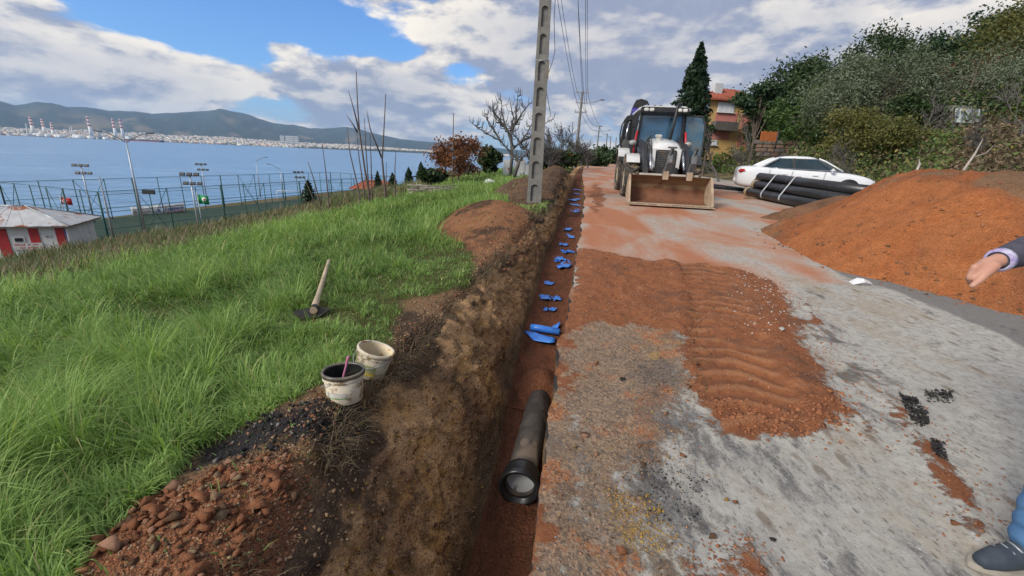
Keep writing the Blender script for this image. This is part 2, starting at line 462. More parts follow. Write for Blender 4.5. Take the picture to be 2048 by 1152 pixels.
    tread_shade = t.attr('tread_shade'); rc = t.mix(t.math('MULTIPLY', t.ss(tread_shade, .15, .7), .55), rc, (.17, .07, .036)); rc = t.mix(t.math('MULTIPLY', t.ss(t.math('ADD', tread_shade, t.math('MULTIPLY', t.math('SUBTRACT', nA, .5), 1.2)), .0, -.7), .55), rc, (.39, .185, .09))  # tread shading painted into the colour: grooves darker, ridge tops lighter
    sm = thr(soil, t.math('ADD', t.math('MULTIPLY', nC, .6), t.math('MULTIPLY', nA, .4)), 1.5, .40, .56)
    col = t.mix(sm, col, rc)
    t.put(b.inputs['Base Color'], col)
    b.inputs['Roughness'].default_value = .88; b.inputs['Specular IOR Level'].default_value = .25
    loose = t.math('MAXIMUM', sm, bm_)
    h = t.math('ADD', t.math('MULTIPLY', nF, .25), t.math('MULTIPLY', t.noise(tc, 34, 8, .75), t.math('ADD', .25, t.math('MULTIPLY', loose, 1.3))))
    h = t.math('ADD', h, t.math('MULTIPLY', t.math('MULTIPLY', gs, gsel), t.math('MULTIPLY', bm_, .6)))
    h = t.math('ADD', h, t.math('MULTIPLY', sl, .12))
    t.put(b.inputs['Normal'], t.bump(h, .8, .022))
    return m_
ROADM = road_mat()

# ------------------------------------------------------------------ the excavation's outline and the lie of the land
LIP = ([-9, 1.1, 1.6, 1.95, 3.0, 3.7, 4.95, 6.5, 8.7, 10.9, 16, 22, 30, 60], [-1.05, -1.05, -1.18, -1.27, -1.36, -1.30, -1.27, -1.2, -1.12, -1.0, -1.05, -1.2, -1.5, -2.0])
FLO = ([-9, 2, 3, 4.1, 6, 9, 12, 20, 30, 60], [-.57, -.57, -.59, -.66, -.72, -.76, -.76, -.80, -1.0, -1.4])
EDG = ([-9, 3, 3.3, 4, 10, 14, 22, 30, 60], [-.10, -.10, -.13, -.10, -.09, -.12, -.36, -.55, -1.0])
DEP = ([-9, -4, -3, 0, 3, 4.5, 6, 9, 12, 24, 27, 28.5, 60], [0, 0, 1.1, 1.15, 1.12, .98, .84, .66, .58, .5, .4, 0, 0])
def u_lip(v): return np.interp(v, *LIP) + .075*fbm(v, v*0+3, 1.6, 4, 21) + .03*fbm(v, v*0+13, 7, 3, 24)
def u_flo(v): return np.interp(v, *FLO) + .02*fbm(v, v*0+9, 1.3, 3, 22)
def u_edg(v): return np.interp(v, *EDG) + .045*fbm(v, v*0+5, 2.2, 4, 23) + .022*fbm(v, v*0+15, 10, 3, 25)
def dep(v): return np.interp(v, *DEP)

def poly_uv(pts): return np.array([hit_uv(*p) for p in pts])
def sd_poly(u, v, P):
    """signed distance to a polygon, negative inside"""
    u = np.asarray(u, float); v = np.asarray(v, float)
    best = np.full(u.shape, 1e9); ins = np.zeros(u.shape, bool); n = len(P)
    for i in range(n):
        a = P[i]; b = P[(i+1) % n]; e = b-a; L = e@e + 1e-12
        t_ = np.clip(((u-a[0])*e[0]+(v-a[1])*e[1])/L, 0, 1)
        best = np.minimum(best, (u-a[0]-t_*e[0])**2 + (v-a[1]-t_*e[1])**2)
        c = ((a[1] > v) != (b[1] > v)) & (u < (b[0]-a[0])*(v-a[1])/((b[1]-a[1])+1e-12)+a[0])
        ins ^= c
    best = np.sqrt(best)
    return np.where(ins, -best, best)
# bare spoil along the lip (outline taken from the photograph, laid on the ground)
P_SPOIL = poly_uv([(150, 1152), (260, 1050), (360, 960), (385, 900), (470, 860), (600, 810), (640, 770), (770, 700), (790, 650), (800, 600), (880, 585), (945, 560), (955, 525),
                   (925, 490), (850, 463), (900, 440), (985, 420), (1050, 430), (1100, 420), (1300, 430), (1200, 1100), (900, 1290), (150, 1290)])
P_RED = poly_uv([(150, 1152), (230, 1070), (330, 1000), (480, 945), (560, 930), (600, 990), (590, 1060), (560, 1152), (400, 1230), (150, 1230)])
P_BLACK = poly_uv([(360, 950), (390, 890), (480, 855), (620, 825), (720, 800), (740, 850), (690, 880), (600, 905), (500, 935)])
P_MID = poly_uv([(850, 463), (900, 442), (985, 420), (1050, 432), (1075, 450), (1040, 500), (1000, 530), (950, 530), (925, 490)])
def mound(u, v, cu, cv, ru, rv, h, p=1.0, rot=0.0):
    c, s_ = math.cos(rot), math.sin(rot); a = (u-cu)*c + (v-cv)*s_; b = -(u-cu)*s_ + (v-cv)*c
    d = np.sqrt((a/ru)**2 + (b/rv)**2)
    return h*np.clip(1-d**1.3, 0, 1)**p
def bank_h(u, v):
    u = np.asarray(u, float); v = np.asarray(v, float)
    z = base_h(u, v) + .05*fbm(u, v, .55, 3, 31)*sstep(-u, 1.2, 4) + .3*fbm(u, v, .12, 3, 35)*sstep(-u, 8, 20)*sstep(-u, 46, 40)
    z = z + mound(u, v, -1.5, 1.2, .55, .8, .13) + mound(u, v, -1.55, 2.05, .5, .42, .10)
    z = z + mound(u, v, -2.2, 9.6, 1.2, 1.7, .42, 1.0, .5) + mound(u, v, -1.75, 8.0, .6, 1.2, .12)
    z = z + mound(u, v, -1.65, 17.5, .95, 5.2, .42) + mound(u, v, -1.9, 23.5, 1.3, 6.0, .65) + mound(u, v, -2.6, 15.6, .9, 2.0, .48, 1.0, .25)
    sp = sstep(-sd_poly(u, v, P_SPOIL), -.05, .12)*sstep(v, 40, 20)
    z = z + sp*(.035*fbm(u, v, 3.2, 4, 41) + .018*fbm(u, v, 11, 3, 42))
    lip = u_lip(v); z = z - .10*sstep(u-lip, -.22, .0)**2
    return z

V_ROWS = [-9.0]
while V_ROWS[-1] < 420:
    v_ = V_ROWS[-1]
    V_ROWS.append(v_ + (.4 if v_ < -2 else .05 if v_ < .7 else .012+.0042*v_ if v_ < 14 else .012+.0062*v_ if v_ < 40 else .035*v_))
V_ROWS = np.array(V_ROWS)

# ---- left bank
def build_bank():
    s = [0.0]
    while s[-1] < 330: s.append(s[-1] + (.026 if s[-1] < 2.2 else .05 if s[-1] < 4 else .02*s[-1]+.01))
    s = np.array(s); v = V_ROWS
    VV, SS = np.meshgrid(v, s, indexing='ij'); UU = u_lip(VV) - SS
    Z = bank_h(UU, VV)
    X, Y = xy(UU, VV)
    # soil types
    sp = sd_poly(UU, VV, P_SPOIL)
    bare = sstep(-sp + .10*fbm(UU, VV, 2.6, 4, 51), -.04, .08)
    mfar = np.maximum(mound(UU, VV, -1.75, 19, 1.15, 8, 1), np.maximum(mound(UU, VV, -1.9, 23.5, 1.4, 6.4, 1), mound(UU, VV, -2.6, 15.6, .95, 2.1, 1, 1.0, .25)))
    bare = np.maximum(bare, sstep(mfar, .02, .12))
    n1 = fbm(UU, VV, 1.7, 5, 52); n2 = fbm(UU, VV, 5.0, 4, 53)
    grass_soil = np.array([.085, .075, .03]); brown = np.array([.20, .125, .07]); dark = np.array([.045, .032, .024]); red = np.array([.235, .10, .05])
    och = np.array([.25, .155, .065]); blk = np.array([.028, .026, .027]); mid = np.array([.27, .125, .06])
    def mixc(A, B, f): return A*(1-f[..., None]) + B*f[..., None]
    C = np.broadcast_to(brown, UU.shape+(3,)).copy()
    C = mixc(C, dark, sstep(n1, -.05, .25)*.85); C = mixc(C, och, sstep(n2, .15, .5)*.5)
    C = mixc(C, mid, sstep(-sd_poly(UU, VV, P_MID)+.15*n1, -.05, .2)*.85)
    C = mixc(C, dark, sstep(-sd_poly(UU, VV, P_MID)+.5*n2-.1, .0, .3)*sstep(n1, .0, .3)*.8)
    C = mixc(C, red, sstep(-sd_poly(UU, VV, P_RED)+.08*n2, -.03, .08))
    C = mixc(C, blk, sstep(-sd_poly(UU, VV, P_BLACK)+.10*n2, -.03, .06))
    C = mixc(C, np.array([.095, .062, .042]), sstep(mfar, .0, .2)*.9)
    C = mixc(C, np.array([.17, .10, .055]), sstep(mfar, .1, .3)*sstep(n2, .05, .3)*.7)
    slope_soil = mixc(np.broadcast_to(grass_soil, C.shape).copy(), np.array([.14, .115, .065]), sstep(n1, -.2, .3)*sstep(-UU, 9, 14))
    C = mixc(slope_soil, C, bare)
    me = np_mesh('ground', np.stack([X, Y, Z], -1).reshape(-1, 3), grid_faces(len(v), len(s), True), True, {'col': C.reshape(-1, 3)})
    return tag(mk('ground', me, EARTH), 'grassy bank sloping down from the trench to the shore', kind='structure')
build_bank()

# ---- trench
def build_trench():
    v = V_ROWS
    tl = np.linspace(0, 1, 58); tf = np.linspace(0, 1, 22)[1:]; tr = np.linspace(0, 1, 14)[1:]
    L, Fl, E, D = u_lip(v), u_flo(v), u_edg(v), dep(v); zt = zr(v)
    zl = bank_h(L, v)
    cols = []; dcol = []
    for t_ in tl:     # left wall: steep at the foot, slumped at the top
        k = t_
        u = L + (Fl-L)*(.55*k + .45*k**.65)*(1.0) ; z = zl + (zt - D - zl)*(k**1.12)
        dd = D*k
        nn = fbm(v*1.0, v*0+k*1.4+2, 1.5, 5, 61)*.085 + fbm(v, v*0+k*1.4, 7, 5, 62, .7)*.075
        env = math.sin(math.pi*min(1, k*1.02))**.5 if k < .98 else 0
        cols.append((u + nn*env*np.minimum(1, D*3), z + .03*env*fbm(v, v*0+k*2.2, 9, 3, 63)*np.minimum(1, D*3))); dcol.append(np.full(len(v), k))
    for t_ in tf:
        u = Fl + (E-.01-Fl)*t_; z = zt - D + (.022*fbm(v, u, 3.0, 4, 64) + .012*fbm(v, u, 12, 3, 65) + .05*(2*t_-1)**4)*np.minimum(1, D*3)
        cols.append((u, z)); dcol.append(np.full(len(v), 1+t_))
    for t_ in tr:
        z = zt - D + .05*np.minimum(1, D*3) + (D - .05*np.minimum(1, D*3) + edge_lift(v))*t_
        u = E - .01 + .03*fbm(v, v*0+t_, 4, 3, 66)*math.sin(math.pi*t_)*np.minimum(1, D*3) + .01*t_
        cols.append((u, z)); dcol.append(np.full(len(v), 2+t_))
    UU = np.stack([c[0] for c in cols], 1); Z = np.stack([c[1] for c in cols], 1); K = np.stack(dcol, 1)
    VV = np.broadcast_to(v[:, None], UU.shape); X, Y = xy(UU, VV)
    n1 = fbm(VV*1.0, K*1.5, 1.6, 5, 67); n2 = fbm(VV*2, K*4, 2.5, 4, 68)
    tan = np.array([.54, .325, .16]); tan2 = np.array([.35, .20, .105]); top = np.array([.06, .042, .03]); och = np.array([.52, .29, .10]); red = np.array([.155, .062, .034]); red2 = np.array([.115, .05, .028])
    def mixc(A, B, f): return A*(1-f[..., None]) + B*f[..., None]
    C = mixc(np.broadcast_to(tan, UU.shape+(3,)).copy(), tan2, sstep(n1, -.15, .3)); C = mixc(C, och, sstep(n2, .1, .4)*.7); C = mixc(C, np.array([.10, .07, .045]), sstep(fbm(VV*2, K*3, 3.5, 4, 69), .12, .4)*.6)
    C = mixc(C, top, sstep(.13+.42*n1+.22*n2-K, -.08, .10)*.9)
    C = mixc(C, np.array([.11, .085, .055]), sstep(K+.15*n1, .66, .95)*.7)  # shadow low on the cut face, painted into the soil colour
    fl = sstep(K, .985, 1.02); C = mixc(C, red, fl); C = mixc(C, red2, fl*sstep(n2, .0, .35))
    wal = sstep(K, 1.97, 2.03); C = mixc(C, np.array([.17, .11, .06]), wal)
    C = mixc(C, np.array([.05, .05, .052]), wal*sstep(K, 2.86, 2.9))
    global TRENCH; TRENCH = (X, Y, Z, K, VV)
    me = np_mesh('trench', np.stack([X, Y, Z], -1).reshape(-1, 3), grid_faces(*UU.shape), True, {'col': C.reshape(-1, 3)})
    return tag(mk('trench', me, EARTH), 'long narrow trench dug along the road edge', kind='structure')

# ---- road
P_TRACK = poly_uv([(1165, 500), (1300, 520), (1420, 530), (1500, 548), (1570, 575), (1600, 640), (1640, 700), (1668, 760), (1695, 815), (1700, 855), (1620, 892), (1500, 888), (1425, 850),
                   (1390, 790), (1372, 700), (1355, 670), (1260, 655), (1125, 655), (1148, 560)])
P_RED2 = poly_uv([(1690, 790), (1760, 850), (1690, 870), (1660, 830)])
P_STRIP = poly_uv([(1600, 590), (1700, 720), (1800, 790), (1860, 850), (1930, 960), (1990, 1080), (1950, 1075), (1880, 960), (1800, 870), (1720, 790), (1640, 710)])
P_RED3 = poly_uv([(1400, 1120), (1500, 1090), (1560, 1152), (1590, 1240), (1350, 1240)])
P_BROWN = poly_uv([(1110, 600), (1250, 600), (1400, 640), (1385, 780), (1370, 850), (1400, 900), (1370, 960), (1330, 1000), (1300, 1152), (1280, 1300), (1000, 1300), (1050, 1000)])
P_FILM = poly_uv([(1160, 350), (1250, 350), (1700, 420), (1560, 470), (1720, 560), (1640, 600), (1400, 600), (1150, 560)])
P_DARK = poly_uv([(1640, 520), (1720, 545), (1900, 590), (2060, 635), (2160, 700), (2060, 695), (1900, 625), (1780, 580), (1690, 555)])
P_WHITE = poly_uv([(1560, 560), (1720, 560), (2048, 660), (2250, 900), (2000, 1200), (1700, 1000), (1720, 850), (1620, 680)])
TRK = poly_uv([(1392, 525), (1425, 570), (1445, 630), (1455, 700), (1480, 770), (1510, 830), (1540, 880)])
def track_coords(u, v):
    best = np.full(u.shape, 1e9); S = np.zeros(u.shape); T = np.zeros(u.shape); acc = 0
    for i in range(len(TRK)-1):
        a = TRK[i]; b = TRK[i+1]; e = b-a; L = math.sqrt(e@e); e = e/L
        s_ = np.clip((u-a[0])*e[0]+(v-a[1])*e[1], 0, L); du = u-a[0]-s_*e[0]; dv = v-a[1]-s_*e[1]
        d = np.sqrt(du**2+dv**2); sgn = np.sign(du*e[1]-dv*e[0]); q = d < best
        S = np.where(q, acc+s_, S); T = np.where(q, d*sgn, T); best = np.minimum(best, d); acc += L
    return S, T
_edge_cache = {}
def road_layers(u, v):
    n1 = fbm(u, v, 1.5, 4, 71); n2 = fbm(u, v, 5.5, 4, 72)
    tr = -sd_poly(u, v, P_TRACK)
    soil = sstep(tr + .16*n1 + .10*n2, -.16, .22)
    for P, k in ((P_RED2, .06), (P_RED3, .08)): soil = np.maximum(soil, sstep(-sd_poly(u, v, P)+.14*n2+.10*n1, -.14, .22)*.66)
    soil = np.maximum(soil, sstep(-sd_poly(u, v, P_STRIP)+.16*n2+.18*n1, -.12, .2)*.66)
    soil = np.maximum(soil, sstep(.34-(u-np.interp(v, *EDG))+.16*n1, .0, .34)*sstep(v, 5.2, 4.2)*(.50+.35*n2+.2*n1))
    # windrows of soil dragged from the trench side further on
    soil = np.maximum(soil, sstep(1.0-np.abs(u-.25-.3*n1)*1.6 - .12*np.abs(v-15), .05, .6)*.6)
    brown = sstep(-sd_poly(u, v, P_BROWN)+.25*n1+.08*n2, -.30, .42)*.80
    brown = np.maximum(brown, sstep(.28-(u-np.interp(v, *EDG))+.1*n2, .0, .2)*sstep(v, 5.5, 4)*.9)
    film = sstep(-sd_poly(u, v, P_FILM)+.4*n1, -.35, .5)*.78
    film = np.maximum(film, sstep(v, 11.5, 13)*np.where(u < 7, .9, .3)*(.86+.2*n1)); film = np.maximum(film, .12*np.ones_like(u))
    white = np.maximum(sstep(-sd_poly(u, v, P_WHITE)+.25*n1, -.3, .5), np.where(v > 4.5, .8, .42+.3*n1))
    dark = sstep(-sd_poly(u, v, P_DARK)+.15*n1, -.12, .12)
    return soil, brown, white, film, dark
def lugs(u, v, soil):
    S, T = track_coords(u, v)
    intrack = sstep(np.abs(T), .34, .24)*soil*(.65+.75*fbm(u, v, 1.3, 3, 77))
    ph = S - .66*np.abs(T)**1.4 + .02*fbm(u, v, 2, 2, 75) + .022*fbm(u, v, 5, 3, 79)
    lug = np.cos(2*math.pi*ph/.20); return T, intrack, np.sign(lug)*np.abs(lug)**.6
def road_h(u, v):
    u = np.asarray(u, float); v = np.asarray(v, float)
    soil, brown, white, film, dark = road_layers(u, v)
    z = base_h(u, v)
    T, intrack, lug = lugs(u, v, soil)
    loose = soil*(.045 + .032*fbm(u, v, 2.2, 4, 73) + .030*fbm(u, v, 8, 4, 74, .65))
    edge_ridge = soil*np.exp(-((np.abs(T)-.40)/.09)**2)*.025
    near = sstep(v, 13, 8)
    z = z + near*(loose*(1-.65*intrack) + edge_ridge + intrack*.024*lug)
    z = z + near*np.maximum(brown-soil, 0)*(.015 + .013*fbm(u, v, 4, 5, 76, .6))
    z = z + .004*fbm(u, v, 3, 4, 78)
    return z
def edge_lift(v):
    u = u_edg(v); return road_h(u, v) - zr(v)
build_trench()
def build_road():
    s = [0.0]
    while s[-1] < 9.4: s.append(s[-1] + (.021 if s[-1] < 3.2 else .03 if s[-1] < 4.6 else .12))
    s = np.array(s); v = V_ROWS
    VV, SS = np.meshgrid(v, s, indexing='ij'); E = u_edg(VV); UU = E + SS
    Z = road_h(UU, VV); X, Y = xy(UU, VV)
    A = dict(zip(('soil', 'brown', 'white', 'film', 'dark'), (a.reshape(-1) for a in road_layers(UU, VV))))
    _, it_, lg_ = lugs(UU, VV, A['soil'].reshape(UU.shape)); A['tread_shade'] = (-it_*lg_).reshape(-1)  # mask of the painted tread shading, positive in the grooves
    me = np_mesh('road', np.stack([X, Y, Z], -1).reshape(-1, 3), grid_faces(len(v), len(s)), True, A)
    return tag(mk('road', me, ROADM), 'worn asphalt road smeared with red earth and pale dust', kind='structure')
build_road()
# ---- hillside on the right
def hill_h(u, v):
    u = np.asarray(u, float); return base_h(u, v) + sstep(u, 9.6, 14)*(.35*fbm(u, v, .25, 4, 81) + .12*fbm(u, v, 1.1, 3, 82)) - .05*sstep(u, 10.5, 9)
def build_hill():
    s = [9.0]
    while s[-1] < 330: s.append(s[-1] + (.25 if s[-1] < 30 else .03*s[-1]))
    s = np.array(s); v = V_ROWS[::3]
    v = np.concatenate([np.arange(-60, -9, 2.0), v])
    VV, UU = np.meshgrid(v, s, indexing='ij'); Z = hill_h(UU, VV); X, Y = xy(UU, VV)
    n1 = fbm(UU, VV, .5, 4, 83)[..., None]
    C = np.array([.10, .085, .045])*(1+.5*n1) + np.array([.05, .035, .02])*(n1 > .1)
    me = np_mesh('hillside', np.stack([X, Y, Z], -1).reshape(-1, 3), grid_faces(len(v), len(s)), True, {'col': np.clip(C, .02, 1).reshape(-1, 3)})
    return tag(mk('hillside', me, EARTH), 'overgrown slope rising beside the road', kind='structure')
build_hill()
def ground_z(X, Y):
    u, v = uv(X, Y)
    if u < float(u_lip(np.array(v))): return float(bank_h(u, v))
    if u > 9.3: return float(hill_h(u, v))
    return float(road_h(u, v))

# ------------------------------------------------------------------ sea, far shore, hills
SEA_Z = -11.0
def sea_mat():
    m_, t, b = base_mat('sea_water')
    tc = t.new('ShaderNodeTexCoord').outputs['Object']
    mp = t.new('ShaderNodeMapping'); t.put(mp.inputs[0], tc); mp.inputs['Scale'].default_value = (.35, 1.0, 1); mp.inputs['Rotation'].default_value = (0, 0, R(-20))
    n1 = t.noise(mp.outputs[0], .35, 6, .6); n2 = t.noise(mp.outputs[0], .02, 5, .55); n3 = t.noise(mp.outputs[0], .004, 4, .5)
    col = t.mix(t.ss(n2, .3, .7), (.10, .235, .41), (.145, .31, .50)); col = t.mix(t.ss(n3, .35, .65), col, (.12, .27, .46)); col = t.mix(t.math('MULTIPLY', t.ss(t.noise(mp.outputs[0], .16, 6, .65), .48, .62), .55), col, (.075, .17, .30)); col = t.mix(t.math('MULTIPLY', t.ss(t.noise(mp.outputs[0], .05, 6, .65), .55, .68), .5), col, (.27, .42, .58))
    t.put(b.inputs['Base Color'], col); b.inputs['Roughness'].default_value = .32; b.inputs['Specular IOR Level'].default_value = .5
    h = t.math('ADD', t.math('MULTIPLY', n1, .6), t.math('MULTIPLY', t.noise(mp.outputs[0], .09, 5, .6), 1.4))
    t.put(b.inputs['Normal'], t.bump(h, .9, 1.6))
    return m_
def build_sea():
    ys = np.concatenate([np.linspace(-60, 300, 10), np.geomspace(400, 6500, 14)]); xs = np.linspace(-1, 1, 41)
    V = np.array([(x*max(600, abs(y)*2.2)-100, y, SEA_Z) for y in ys for x in xs])
    o = mk('sea', np_mesh('sea', V, grid_faces(len(ys), len(xs)), True), sea_mat())
    return tag(o, 'blue choppy bay water', kind='structure')
build_sea()

SKYL = [(-900, 215), (-500, 200), (-200, 212), (0, 205), (32, 213), (70, 205), (105, 208), (132, 215), (163, 218), (190, 219), (221, 224), (264, 222), (308, 228), (360, 226), (440, 223), (480, 228), (520, 240), (550, 249),
        (580, 252), (620, 258), (650, 257), (690, 254), (720, 259), (760, 270), (800, 278), (850, 284), (900, 288), (960, 293), (1040, 301), (1200, 310), (1500, 318), (2100, 330)]
SHORE_D = lambda az: np.interp(az, [-1.2, -.6, -.35, -.1, .1, .8], [3900, 4100, 4300, 4700, 5200, 5600])
def build_hills():
    azs = []; els = []
    for x, y in SKYL:
        d = ray(x, y); h = math.hypot(d.x, d.y); azs.append(math.atan2(d.x, d.y)); els.append(d.z/h)
    A = np.linspace(-1.15, .75, 520); EL = np.interp(A, azs, els) + .0011*fbm(A*60, A*0, 1, 4, 91)
    S0 = SHORE_D(A)
    T = np.concatenate([np.linspace(0, .35, 12), np.linspace(.35, 1, 34)[1:], [1.12, 1.3]])
    V = []; tn = []
    for t_ in T:
        D = S0*1.0 + (9800-S0)*t_
        ridge = 1.6 + EL*9800
        f = np.where(t_ < .25, .10*t_/.25, .10 + .9*sstep((t_-.25)/.75, 0, 1)**1.1) if t_ <= 1 else 1-(t_-1)*1.6
        n = fbm(A*26, np.full_like(A, t_*5.0), 1, 5, 92)
        z = (SEA_Z-.8) + np.maximum(ridge+12, 60)*f*(1 + (.30*n*(4*t_*max(0, 1-t_)))) + (3.0 if t_ > .005 else 0)
        V.append(np.stack([np.sin(A)*D, np.cos(A)*D, z], -1))
    V = np.array(V)
    AA = np.broadcast_to(A, V.shape[:2]); TT = np.broadcast_to(T[:, None], V.shape[:2])
    n = fbm(AA*45, TT*9, 1, 5, 93); n2 = fbm(AA*14, TT*4, 1, 4, 94)
    forest = np.array([.04, .062, .06]); tan = np.array([.24, .185, .12]); shore = np.array([.30, .27, .21])
    C = forest + np.zeros(V.shape)
    f = (sstep(n2+.9*n, .30, .7)*sstep(TT, .85, .5))[..., None]*.7; C = C*(1-f)+tan*f
    g = sstep(TT, .30, .2)[..., None]*.8; C = C*(1-g)+(shore*(.7+.5*n[..., None]))*g
    m_, t, b = base_mat('distant_land')
    t.put(b.inputs['Base Color'], t.new('ShaderNodeAttribute', attribute_name='col').outputs['Color']); b.inputs['Roughness'].default_value = 1
    b.inputs['Specular IOR Level'].default_value = .05
    o = mk('hills', np_mesh('hills', V.reshape(-1, 3), grid_faces(*V.shape[:2], True), True, {'col': np.clip(C, 0, 1).reshape(-1, 3)}), m_)
    tag(o, 'forested hills across the bay', kind='structure')
    return A, T, V
HA, HT, HV = build_hills()
def far_z(az, D):
    s0 = float(SHORE_D(az)); t_ = (D-s0)/(9800-s0); i = min(max(int(np.searchsorted(HT, t_)), 1), len(HT)-1)
    j = int(np.argmin(abs(HA-az))); w = (t_-HT[i-1])/(HT[i]-HT[i-1])
    return float(HV[i-1, j, 2]*(1-w)+HV[i, j, 2]*w)
def city_mat():
    m_, t, b = base_mat('city_walls')
    c = t.new('ShaderNodeAttribute', attribute_name='col').outputs['Color']
    tc = t.new('ShaderNodeTexCoord').outputs['Object']
    k = t.mix(t.ss(t.noise(tc, .12, 2), .45, .55), (1, 1, 1), (.75, .75, .78))
    t.put(b.inputs['Base Color'], t.mix(1.0, c, k, 'MULTIPLY')); b.inputs['Roughness'].default_value = .9
    return m_
def build_city():
    V = []; C = []; Fq = []
    q = np.array([(0, 1, 3, 2), (4, 6, 7, 5), (0, 4, 5, 1), (2, 3, 7, 6), (0, 2, 6, 4), (1, 5, 7, 3)])
    cols = np.array([(.86, .78, .62), (.82, .73, .60), (.76, .71, .66), (.82, .68, .50), (.62, .40, .30), (.70, .72, .76), (.35, .33, .32), (.16, .2, .14)])
    N = 0
    for i in range(10500):
        az = rnd.uniform(-.95, -.02); s0 = float(SHORE_D(az))
        k = rnd.random()**1.35
        dep_ = (1900 if az > -.62 else 2100)*k + 15
        if az < -.50 and dep_ < 400 and rnd.random() < .55: continue
        if -.33 < az < -.2 and dep_ < 300: continue
        D = s0+dep_
        w, dpt, h = rnd.uniform(9, 22), rnd.uniform(9, 20), rnd.choice((7, 8, 9, 10, 13, 16))
        if rnd.random() < .05: w, h = rnd.uniform(40, 90), rnd.uniform(8, 14)
        z = far_z(az, D); x, y = math.sin(az)*D, math.cos(az)*D; a = az*-1+rnd.uniform(-.4, .4)
        ca, sa = math.cos(a), math.sin(a)
        for sx in (-1, 1):
            for sy in (-1, 1):
                for sz in (0, 1):
                    px_, py_ = sx*w/2, sy*dpt/2
                    V.append((x+px_*ca-py_*sa, y+px_*sa+py_*ca, z-4+sz*(h+4)))
        c = cols[int(rnd.random()**1.5*len(cols))]; C += [c*rnd.uniform(.85, 1.1)]*8
        Fq.append(q+N*8); N += 1
    o = mk('distant_city', np_mesh('distant_city', np.array(V), np.concatenate(Fq), False, {'col': np.clip(np.array(C), 0, .9)}), city_mat())
    tag(o, 'pale mass of houses along the far shore', kind='stuff')
build_city()
# dark wooded point on the far shore
def far_wood():
    n = 2600; V = []; F = []
    for i in range(n):
        az = rnd.uniform(-.46, -.1); s0 = float(SHORE_D(az)); D = s0+rnd.random()**1.5*260+5
        if abs(az+.30) > .13 and rnd.random() < .6: continue
        z = far_z(az, D); x, y = math.sin(az)*D, math.cos(az)*D; r_ = rnd.uniform(7, 13); h = rnd.uniform(9, 17); b = len(V)
        V += [(x-r_, y-r_, z), (x+r_, y-r_, z), (x+r_, y+r_, z), (x-r_, y+r_, z), (x+rnd.uniform(-3, 3), y, z+h)]
        F += [(b, b+1, b+4), (b+1, b+2, b+4), (b+2, b+3, b+4), (b+3, b, b+4)]
    o = mk('shore_woodland', np_mesh('shore_woodland', np.array(V), np.array(F), False), pm('far_trees', (.05, .065, .045), (.03, .045, .035), .02))
    tag(o, 'dark strip of trees along the far shore', kind='stuff')
far_wood()
WHITE_F = pm('far_white', (.82, .80, .76), (.72, .70, .66), .02); RED_F = pm('far_red', (.55, .07, .04), (.48, .06, .04), .02)
CH = [((61.5, 234), (67.7, 266), 11, 'tallest and leftmost-built of the refinery rows, beside the round tanks'),
      ((85.6, 238), (90.5, 267), 10, ''), ((102.5, 245), (108.6, 273), 10, ''), ((176, 233), (181, 262), 10, ''), ((226, 237), (231, 268), 9, ''), ((240.4, 238), (247, 275), 8, '')]
CHL = ['thick red and white banded chimney beside the round storage tanks', 'red and white banded chimney, middle one of the three by the tanks', 'shortest red and white banded chimney of the three by the tanks',
       'lone red and white banded chimney in the middle of the refinery', 'red and white banded chimney, thicker of the close pair', 'slender red and white banded chimney, right behind the tanker']
for (tp, bs, r_, _), lab in zip(CH, CHL):
    D = 4350; b = at_y(bs[0], bs[1], D*math.cos(.85)); b.z = min(b.z, 8)
    t_ = at_y(tp[0], tp[1], b.y); H = t_.z - b.z
    c = thing('chimney', lab, 'chimney', b, 0, 'refinery chimneys on the far shore')
    bands = [(0, .50, WHITE_F), (.50, .58, RED_F), (.58, .68, WHITE_F), (.68, .76, RED_F), (.76, .86, WHITE_F), (.86, .95, RED_F), (.95, 1.0, WHITE_F)]
    for a0, a1, mt in bands:
        MB().lathe([(r_*(1-.4*a0), H*a0), (r_*(1-.4*a1), H*a1)], 14, caps=True).build('band', mt, c)
for i, (x, y, r_, h) in enumerate([(72, 267.5, 15, 16), (80, 268.5, 15, 15), (95, 269.5, 14, 15), (114, 270.5, 13, 14), (120, 271, 13, 13), (160, 273, 22, 16), (181, 274.5, 15, 14), (30, 268, 30, 12), (150, 272, 12, 18), (212, 276, 16, 12)]):
    p = at_y(x, y, 2780); p.z = -8
    MB().lathe([(r_, 0), (r_, h), (r_*.6, h*1.12), (.1, h*1.2)], 18).build('storage_tank', WHITE_F).location = p
    o = COL.objects[-1]
    tag(o, 'pale round storage tank on the refinery shore', 'tank', 'storage tanks of the refinery')
# slim process columns
for x, y, h in [(2, 262, 55), (40, 266, 45), (56, 265, 75), (142, 268, 60), (146, 268, 70), (150, 269, 45), (198, 270, 62), (201, 270, 55), (207, 270, 52), (188, 271, 40), (256, 277, 50)]:
    p = at_y(x, y, 2900); p.z = -7
    o = MB().lathe([(5, 0), (5, h*.5), (3.4, h*.52), (3.0, h)], 8, caps=True).build('process_column', pm('steel_far', (.55, .55, .52), (.42, .42, .4), .05))
    o.location = p; tag(o, 'slim pale process column among the refinery works', 'column', 'process columns of the refinery')
# tower blocks
for x, y in [(566, 290), (577, 290), (585, 291), (594, 291.5)]:
    p = at_y(x, y, 4400); p.z = 2
    o = thing('tower_block', 'pale high-rise block above the dark wooded point', 'building', p, .2, 'tower blocks across the bay')
    MB().box((0, 0, 45), (34, 30, 96)).build('wall', pm('tower_pale', (.62, .64, .62), (.5, .52, .52), .03), o)
    for k in range(5): MB().box((0, -15.2, 12+k*17), (30, .8, 5)).build('window_band', pm('tower_glass', (.12, .15, .18), (.08, .1, .12), .1), o)
